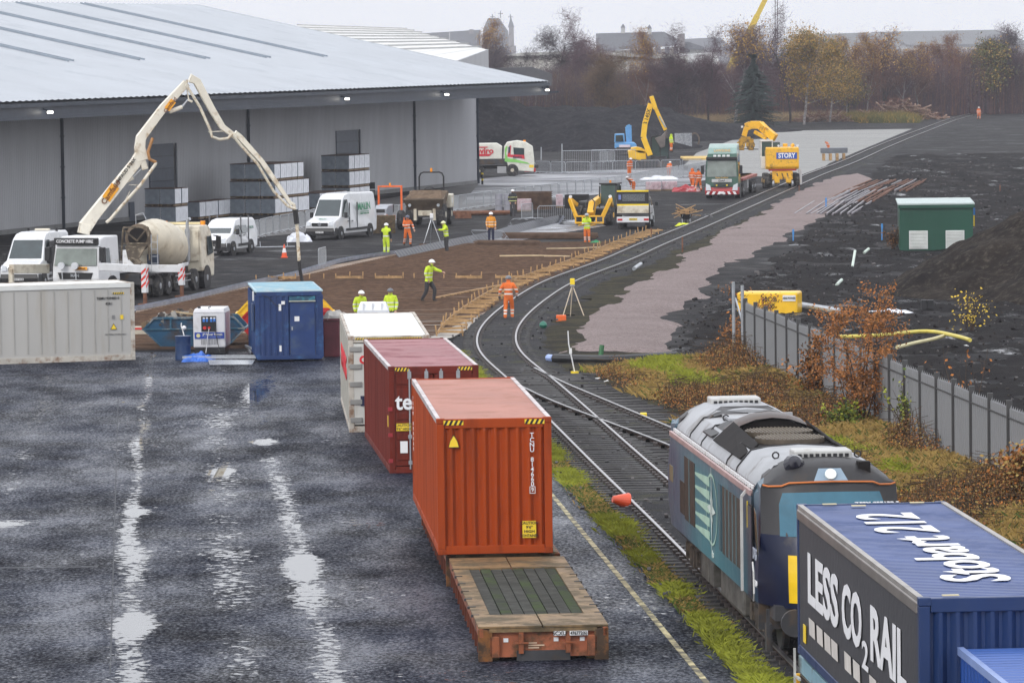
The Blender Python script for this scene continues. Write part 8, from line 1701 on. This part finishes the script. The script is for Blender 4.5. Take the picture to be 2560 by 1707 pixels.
for (u0,u1,v,lab) in ((1190,1345,618,'low flat stack of rusty mesh mats nearest the man in amber'),(1262,1490,598,'second low flat stack of rusty mesh mats, further back')):
    a,c_=S(u0,v),S(u1,v); b=MB()
    for l in range(4): 
        for j in range(12): y=j*.2; b.bar((a.x+rnd.uniform(-.2,.2),a.y+y,.06+l*.08),(c_.x+rnd.uniform(-.2,.2),c_.y+y,.06+l*.08),.045)
    o=b.obj('mesh_mats',RST); tag(o,lab,'mesh mats')
ms=thing('mesh_bundle','tall dark brown bundle of upright mesh sheets behind the man in dark jacket','mesh bundle',S(1332,528),R(-4)); b=MB()
for j in range(7):
    for i in range(34): b.bar((-1.35+i*.08,-.3+j*.12,.1),(-1.35+i*.08,-.3+j*.12,1.35),.03,.03,up=(0,1,0))
    for z in range(9): b.bar((-1.38,-.3+j*.12,.15+z*.15),(1.38,-.3+j*.12,.15+z*.15),.03)
b.box((0,0,.7),(2.6,.5,1.15)); b.obj('sheets',RST,ms)
for u,v,w,h_,lab,m in ((1311,529,1.0,.78,'pinkish wrapped pallet left of the tall mesh bundle','pink'),(1399,520,.5,.85,'narrow pale pink wrapped pallet right of the mesh bundle','pink'),(1634,478,1.2,.62,'left pink wrapped pallet behind the tipper pickup','pink'),(1674,477,1.2,.62,'right pink wrapped pallet behind the tipper pickup','pink')):
    t=thing('wrapped_pallet',lab,'wrapped pallet',S(u,v)); Bx(t,'load',mat('pink_wrap',(.42,.30,.33),.5,var=.35,scale=4,dirt=(.55,.52,.55),damt=.4,dscale=3),(0,.4,h_/2+.1),(w,.9,h_),bevel=.04); Bx(t,'pallet_base',PW_,(0,.4,.06),(w,.9,.1))
for u,v,lab in ((1258,530,'grey drums stacked left of the man in dark jacket'),(1300,522,'second grey drum cluster right of the man in dark jacket')):
    t=thing('drum_stack',lab,'drums',S(u,v)+Vector((0,.5,0)))
    for x in(-.3,.3):
        for z in(0,.42,.84): Cy(t,'drum',mat('grey_drum',(.28,.28,.32),.45),(x,0,z+.02),(x,0,z+.40),.27,n=14)
crumple('plastic_sheet','white crumpled plastic draped over the pink pallets','plastic sheet',S(1650,474,0)+Vector((0,.6,.78)),1.5,.6,.35,mat('white_plastic',(.65,.67,.72),.4),3)
crumple('red_bag','red and white bag lying right of the pink pallets','bag',S(1715,479),1.1,.6,.5,mat('bag_red',(.35,.02,.03),.5,dirt=(.6,.6,.6),damt=.3),4)
crumple('white_sack','crumpled white sack on the ground beside the delivery hose','sack',S(748,604),.75,.6,.75,mat('sack_white',(.62,.64,.70),.5,var=.1),8)
b=MB(); b.cyl(S(1115,533,.25)+Vector((0,0,0)),S(1275,531,.25),.14,n=8); b.cyl(S(1115,536,.12),S(1268,534,.12),.1,n=8); o=b.obj('mesh_roll',RS2); tag(o,'long low brown rolls on the ground in front of the barriers','rolls')
b=MB(); b.box((0,0,.25),(1.1,.7,.5)); b.ext([(-.2,-.36,.2),(.2,-.36,.2),(.1,-.36,.3)],(0,-.02,0)); o=b.obj('rusty_box',RS2,loc=S(1158,546)); tag(o,'small rusty red brown box near the dumper wheels','box')
# cones
def cone(label,loc,rot=(0,0,0)):
    t=thing('traffic_cone',label,'traffic cone',loc); t.rotation_euler=rot; b=MB(); b.revolve([(0,.17),(.35,.13),(.351,.13)],(0,0,.03),(0,0,.78),n=16); b.obj('lower_cone',mat('cone_orange',(.75,.09,.02),.45),t); b=MB(); b.revolve([(0,.13),(1,.075)],(0,0,.29),(0,0,.55),n=16); b.obj('white_band',PLT,t); b=MB(); b.revolve([(0,.075),(1,.03)],(0,0,.55),(0,0,.78),n=16); b.obj('tip',mat('cone_orange',(.75,.09,.02),.45),t); Bx(t,'base',mat('cone_orange',(.75,.09,.02),.45),(0,0,.02),(.4,.4,.04)); return t
c_=cone('upright orange and white traffic cone on the ash in front of the vans',S(711,644)); c_.scale=(.95,)*3
b=MB(); b.revolve([(0,.20),(.1,.21),(1,.08)],(0,0,0),(.0,.0,.42),n=18); o=b.obj('toppled_cone',mat('cone_plain_orange',(.72,.08,.02),.4,coat=.3),loc=S(1562,1275)+Vector((.1,.0,.22))); o.rotation_euler=(R(15),R(-80),0); tag(o,'plain orange cone toppled in the grass beside the rail','traffic cone')
# tripods
def tripod(label,px,top,legc,inst):
    base=S(*px); t=thing('survey_tripod',label,'survey tripod',base); h_=top
    for a in(100,215,335): Cy(t,'leg',legc,(0,0,h_),(math.cos(R(a))*.6*h_/1.5,math.sin(R(a))*.6*h_/1.5,0),.025,.02,6)
    Bx(t,'instrument',inst,(0,0,h_+.14),(.2,.18,.28),bevel=.03); b=MB(); b.cyl((0,0,h_-.06),(0,0,h_+.02),.11,n=10); b.obj('head_plate',ORG if legc==WOD else STL,t); return t
tripod('survey tripod with white instrument in front of the dumper',(1080,612),1.55,STL,PLT); t=tripod('tall orange and white tripod with yellow instrument beside the right rail',(1432,792),1.35,mat('tripod_cream',(.6,.5,.38),.5),YL2)
o=MB().box((0,0,.14),(.42,.25,.28)).obj('orange_case',ORG,loc=S(1403,804),bevel=.04); tag(o,'orange case at the foot of the tall tripod','case')
# small debris and pipes
def tubeobj(name,label,cat,pts,r_,m,z=.1):
    b=MB(); P=catmull([S(*p,z) if len(p)==2 else S(p[0],p[1],p[2]) for p in pts],.5); b.tube(P,r_,8); return tag(b.obj(name,m,smooth='auto'),label,cat)
tubeobj('black_pipe','thick black pipe lying across the near end of the pink gravel','pipe',[(1385,896),(1500,899),(1600,896),(1690,889)],.17,BLK,.16)
o=tubeobj('pipe_end_cap','blue and white end cap at the left of the black pipe','pipe cap',[(1371,894),(1384,896)],.13,mat('cap_blue_white',(.3,.4,.7),.4),.16)
GP=mat('green_pipe',(.03,.14,.05),.5); b=MB(); p=S(1500,906); b.cyl(p,p+Vector((.08,.1,.62)),.09,n=10); tag(b.obj('green_pipe_stub',GP),'short green pipe stub standing against the black pipe','pipe stub')
crumple('blue_plastic','blue plastic rag beside the black pipe','rag',S(1560,908),.35,.3,.2,mat('rag_blue',(.08,.25,.55),.5),12); crumple('blue_plastic','pale blue sheet lying in the grass left of the locomotive roof','plastic sheet',S(1680,975),.5,.7,.2,mat('rag_pale_blue',(.2,.33,.55),.5),13); crumple('grey_plastic','pale grey plastic next to the blue sheet in the grass','plastic sheet',S(1722,966),.4,.5,.15,mat('rag_grey',(.35,.4,.45),.5),14)
for i,(u,v,l) in enumerate(((1418,905,'white scrap left of the marker lever'),(1685,912,'white scrap at the right end of the black pipe'),(1746,920,'upright white scrap in the brown grass'),(1495,950,'white scrap in front of the grass corner'),(1573,967,'white scrap on the yellow grass'),(1372,780,'white scrap near the orange case'),(1517,957,'pink scrap at the edge of the grass'),(2500,868,'white scrap in the mud at the right'),(2415,868,'pale scrap below the hose end'))):
    crumple('litter',l,'litter',S(u,v),.14,.2,.12,mat('litter_white',(.6,.6,.6),.5),20+i,n=5)
o=MB().revolve([(0,.01),(.2,.13),(.5,.17),(.8,.13),(1,.01)],(0,0,0),(0,0,.34),n=12).obj('green_ball',mat('ball_green',(.02,.15,.10),.4),smooth='auto',loc=S(1358,823)); tag(o,'small dark green ball on the ballast between the lines','ball')
lv=thing('point_marker','white lever with yellow base beside the turnout blade','marker',S(1437,938)); Cy(lv,'base',YL2,(0,0,0),(0,0,.14),.14,n=8); b=MB(); b.tube([(0,0,.1),(-.1,0,.6),(-.2,0,1.1),(-.22,0,1.55)],.022,6); b.box((-.14,0,.85),(.1,.06,.2)); b.obj('lever',PLT,lv)
Bx(None,'x',BLK,(0,0,-9),(.1,.1,.1)) if False else None
b=MB(); b.box((0,0,.06),(4.0,.26,.12)); o=b.obj('timber_beam',SLP,loc=S(1410,943)); tag(o,'long weathered timber beam lying level with the turnout blades','timber beam')
for u,v,l in ((1609,1052,'yellow clamp on the right-hand rail of the branch line'),): o=MB().box((0,0,.1),(.2,.3,.3)).obj('rail_clamp',YL2,loc=S(u,v),bevel=.02); tag(o,l,'clamp')
HS=mat('yellow_hose',(.62,.52,.10),.5,var=.12)
tubeobj('yellow_hose','thick yellow hose snaking over the mud above the fence','hose',[(2060,844),(2103,842),(2199,838),(2317,828),(2390,840),(2425,850)],.075,HS,.5); tubeobj('yellow_hose','flattened pale yellow hose branch below the thick one','hose',[(2361,839),(2330,848),(2287,857),(2243,868)],.07,mat('pale_yellow_hose',(.58,.52,.28),.5),.42)
PP=mat('pale_green_pipe',(.50,.58,.52),.4)
for i,(u0,v0,z0,u1,v1,z1,r_,l) in enumerate(((2131,667,.1,2136,667,.8,.07,'upright pale pipe in the mud left of the kiosk'),(2160,632,.1,2172,622,.3,.08,'short pale pipe lying left of the kiosk'),(2092,712,.1,2104,700,.2,.08,'pale pipe offcut above the fence shrub'),(1585,672,.15,1602,660,.3,.10,'grey pipe offcut lying beside the right rail'),(2003,764,.2,2100,780,.15,.16,'grey metal duct lying behind the yellow machine'))):
    b=MB(); b.cyl(S(u0,v0,z0),Vector((*S(u1,v1,z1).xy,z1+ .0)) if i else S(2133,667,0)+Vector((.1,0,.8)),r_,n=10); tag(b.obj('pipe_offcut',PP if i<3 else STL),l,'pipe')
crumple('white_sheet','white plastic sheet in the mud between duct and black crate','plastic sheet',S(2225,782),.9,.5,.2,mat('white_plastic',(.65,.67,.72),.4),31)
cr2=thing('black_crate','black twin compartment crate in the mud','crate',S(2318,775)); Bx(cr2,'box',BLK,(-.13,0,.22),(.25,.3,.42)); Bx(cr2,'box',BLK,(.14,0,.22),(.25,.3,.42))
for u,v0,v1,l in ((2205,604,566,'blue topped wooden stake left of the kiosk'),(1983,602,580,'blue stake standing in a mound at the gravel edge'),(2065,522,500,'blue peg near the rail stacks')):
    p=S(u,v0); tp=Dp(u,v1,p.y); b=MB(); b.cyl(p,tp,.04,n=6); b.box(tp,(.1,.1,.3)); tag(b.obj('marker_stake',mat('stake_blue',(.05,.25,.6),.5)),l,'stake')
for u,v0,v1,l in ((1706,632,592,'rusty red stake beside the right rail'),(1628,594,570,'short dark post left of the main track'),(1998,480,463,'small white and timber marker on the verge'),(2500,480,462,'distant thin red stake in the mud')):
    p=S(u,v0); tp=Dp(u,v1,p.y); b=MB(); b.cyl(p,tp,.045,n=6); tag(b.obj('marker_stake',RS2),l,'stake')
b=MB(); rg=random.Random(77)
for i in range(9000):
    y=106+rg.random()**1.3*330; x=mudx=(fence_x(y)+.5 if y<168 else 5.5+(y-168)*.06 if y<205 else 7.5+(y-205)*.17 if y<235 else 13+(y-235)*.115)+rg.random()**1.2*26
    if not mudin(x,y) or sdist(x,y)>-.2: continue
    s=rg.uniform(.02,.055)*(1+1.0*(rg.random()<.08)); z=max(0,mudz(x,y)); R3=Matrix.Rotation(rg.uniform(0,3),3,Vector((rg.random(),rg.random(),rg.random()+.1)).normalized())
    b.box((x,y,z+s*.2),(s*2,s*1.6,s*1.2),R3,rg.choice((0,0,0,0,1,1,2)))
o=b.obj('mud_clods',[mat('clod_black',(.014,.012,.013),.9),mat('clod_brown',(.04,.032,.028),.9),mat('stone_grey',(.12,.11,.11),.8)]); o['kind']='stuff'; o['label']='clods and stones scattered over the black mud'
b=MB()
for i in range(2600):
    p=rg.choice(ACL); 
    if p.y<86 or p.y>300: continue
    x=p.x+rg.choice((-1,1))*rg.uniform(.0,2.1); s=rg.uniform(.02,.05); b.box((x,p.y+rg.uniform(-.5,.5),.12),(s*2,s*2,s*1.3),Matrix.Rotation(rg.uniform(0,3),3,'X'),rg.choice((0,1,1,2)))
o=b.obj('ballast_stones',[mat('clod_black',(.014,.012,.013),.9),mat('ballast_grey',(.09,.09,.095),.8),mat('stone_grey',(.16,.15,.15),.8)]); o['kind']='stuff'; o['label']='loose ballast stones between and beside the rails'
# yellow machine behind the fence
ym=thing('yellow_compactor','yellow machine housing with black lettering behind the end of the fence','machine',S(1955,800)+Vector((-.2,5.5,-.75)),R(-12)); Bx(ym,'housing',mat('jcb_yellow',(.85,.50,.02),.35),(0,0,1.15),(2.6,1.4,1.0),bevel=.08); Bx(ym,'base',DST,(0,0,.35),(2.4,1.3,.6)); Bx(ym,'white_label',PLT,(.95,-.72,1.4),(.55,.03,.25)); text(ym,'ABLE POWER',BTX,(.95,-.75,1.4),(1,0,0),(0,0,1),.13,bold=.01,sx=.7); text(ym,'MOB',BTX,(.1,-.73,1.35),(1,0,0),(0,0,1),.3,bold=.01); text(ym,'800',BTX,(.1,-.73,1.05),(1,0,0),(0,0,1),.3,bold=.01)
# stacked rails
for k_,(u0,v0,u1,v1,n,lab) in enumerate(((1976,537,2032,506,13,'nearest bundle of grey loose rails on the gravel'),(2050,507,2108,478,12,'middle bundle of grey loose rails on the gravel'),(2112,480,2178,452,12,'farthest bundle of loose rails, mostly rusty brown'))):
    a,c_=S(u0,v0,.1),S(u1,v1,.1); t=thing('rail_bundle',lab,'rails',(0,0,0)); dx=Vector((.34 if k_<2 else .42,0,0))
    for i in range(n):
        b=MB(); j=Vector((rnd.uniform(-.05,.05),rnd.uniform(-.9,.9),.04*(i%2))); b.bar(a+dx*i+j,c_+dx*i*1.0+j+Vector((rnd.uniform(-.2,.2),0,0)),.10,.14); b.obj('loose_rail',RS2 if (k_==2 and i%3) or (k_==1 and i>7) or i==0 else mat('dull_rail',(.22,.20,.22),.4,.5,var=.2),t)
# log piles
for (u,v,w,h_,n,lab) in ((2065,305,4.,1.6,40,'brushwood pile of pale branches before the trees'),(2245,300,6.5,3.1,80,'largest heap of cut roots and logs left of the telegraph pole'),(2385,285,4.5,1.7,35,'log pile right of the telegraph pole'),(2545,272,3.5,1.4,25,'log pile cut by the right picture edge')):
    t=thing('log_pile',lab,'log pile',S(u,v))
    b0=MB().cyl((-1.2,0,0),(1.2,0,0),.13,.09,6).obj('log',mat('pile_wood',(.20,.13,.10),.8,var=.4,dirt=(.45,.33,.25),damt=.4,dscale=.6),t)
    for i in range(n):
        o=b0 if i==0 else b0.copy()
        if i: COL.objects.link(o); o.parent=t
        x=rnd.uniform(-1,1); o.location=(x*w,rnd.uniform(-2,2),rnd.uniform(0,1)*h_*(1-abs(x))*1.1+.1); o.rotation_euler=(rnd.uniform(-.3,.3),rnd.uniform(-.6,.6),rnd.uniform(0,6.28)); o.scale=(rnd.uniform(.5,1.3),)*3
    b=MB()
    for i in range(n*6): x=rnd.uniform(-1,1); p=Vector((x*w,rnd.uniform(-2,2),rnd.uniform(0,1)*h_*(1-abs(x))*1.1)); b.bar(p,p+Vector((rnd.gauss(0,.8),rnd.gauss(0,.5),rnd.gauss(.2,.4))),.05)
    o=b.obj('brushwood',TWR,t); o['kind']='stuff'
# wheelbarrow and bags
wb=thing('wheelbarrow','wheelbarrow loaded with timber offcuts beside the left rail','wheelbarrow',S(1715,560)); b=MB(); b.prof([(-.45,.65,.38),(.5,.68,.36),(.35,.3,.24),(-.3,.3,.24)]); b.obj('tray',BLK,wb); Cy(wb,'wheel',RUB,(-.05,.6,.2),(.05,.6,.2),.2,n=16); b=MB()
for x in(-.25,.25): b.bar((x,.6,.2),(x,-1.0,.6),.04); b.bar((x,-.4,.35),(x,-.45,0),.04)
b.obj('handle',STL,wb); b=MB()
for i in range(30): p=Vector((rnd.uniform(-.35,.35),rnd.uniform(-.4,.4),rnd.uniform(.6,.95))); b.bar(p,p+Vector((rnd.gauss(0,.4),rnd.gauss(0,.3),rnd.gauss(.1,.2))),.05,.05)
o=b.obj('offcuts',WOD,wb); o['kind']='stuff'
crumple('yellow_bag','bright yellow bag on the ash in front of the wheelbarrow','bag',S(1708,565),.5,.4,.28,mat('bag_yellow',(.7,.75,.02),.5),41); crumple('black_bag','black rubbish bag right of the wheelbarrow','bag',S(1752,547),.9,.7,.5,BLK,42)
crumple('green_bag','green bag and yellow tool by the feet of the man in orange trousers','bag',S(1488,611),.4,.3,.3,mat('bag_green',(.02,.22,.08),.5),43)
# chair, bollard, wall post
chh=thing('black_chair','black office chair standing against the warehouse wall','chair',S(930,492)); Bx(chh,'seat',BLK,(0,0,.48),(.5,.5,.07),bevel=.02); Bx(chh,'backrest',BLK,(0,.24,.85),(.48,.06,.5),bevel=.02)
for x in(-.2,.2):
    for y in(-.2,.2): Cy(chh,'leg',BLK,(x,y,.46),(x*1.15,y*1.15,0),.02,n=6)
bo=thing('bollard','black and yellow striped bollard at the warehouse corner','bollard',S(1206,462)); Cy(bo,'post',BLK,(0,0,0),(0,0,1.1),.09,n=12)
for z in(.35,.85): Cy(bo,'yellow_band',YL2,(0,0,z),(0,0,z+.14),.095,n=12)
pp=thing('service_post','dark grey service post with flat cap against the warehouse wall','post',S(937,482)); Cy(pp,'post',DST,(0,0,0),(0,0,1.7),.08,n=8); Bx(pp,'cap',DST,(0,0,1.75),(.5,.25,.08))
b=MB(); b.tube([(.5*math.cos(t),0,.8+.75*math.sin(t)) for t in [i*math.pi/8 for i in range(17)]],.09,6); o=b.obj('cable_coil',mat('coil_brown',(.12,.09,.07),.7),loc=S(1737,368)); tag(o,'coiled cable hoop standing on the far slab','cable coil')
for i in range(3): b=MB(); b.box((0,0,.9),(.9,.1,1.6)); o=b.obj('stacked_barriers',mat('stack_grey',(.3,.31,.33),.5,.4,var=.4,scale=8),loc=S(1697+i*12,372)+Vector((0,i*.4,0)),rz=R(10*i)); tag(o,('left','middle','right')[i]+' bundle of folded grey barriers standing on the far slab','barrier bundle','folded barriers on the far slab')
sm_=thing('power_float','small grey machine on timber bearers on the far slab','machine',S(2085,402)); Bx(sm_,'body',mat('machine_grey',(.12,.13,.15),.5),(0,0,1.0),(2.6,1.0,.5),bevel=.05); b=MB()
for i in range(4): b.box((-1+i*.65,0,.35),(.25,.9,.7))
b.obj('bearers',WOD,sm_)
for u,v,w,lab in ((1740,398,2.8,'yellow tarpaulin strip left of the green lorry'),): o=MB().box((0,0,.1),(w,9,.2)).obj('yellow_sheet',mat('sheet_ochre',(.55,.38,.12),.7,var=.2),loc=S(u,v)); tag(o,lab,'sheet')
# ================================================================ HAZE
hz=MB(); hz.box((0,0,0),(1,1,1)); ho=hz.obj('haze',[]); ho.location=(100,2460,40); ho.scale=(5200,5000,84); m=bpy.data.materials.new('haze_air'); m.use_nodes=True; nn=m.node_tree.nodes; nn.remove(nn['Principled BSDF']); pv=nn.new('ShaderNodeVolumePrincipled'); pv.inputs['Color'].default_value=(.92,.93,1,1); pv.inputs['Density'].default_value=.00015; pv.inputs['Anisotropy'].default_value=.2; m.node_tree.links.new(pv.outputs[0],nn['Material Output'].inputs['Volume']); ho.data.materials.append(m); ho['kind']='stuff'; ho['label']='pale mist over the site'
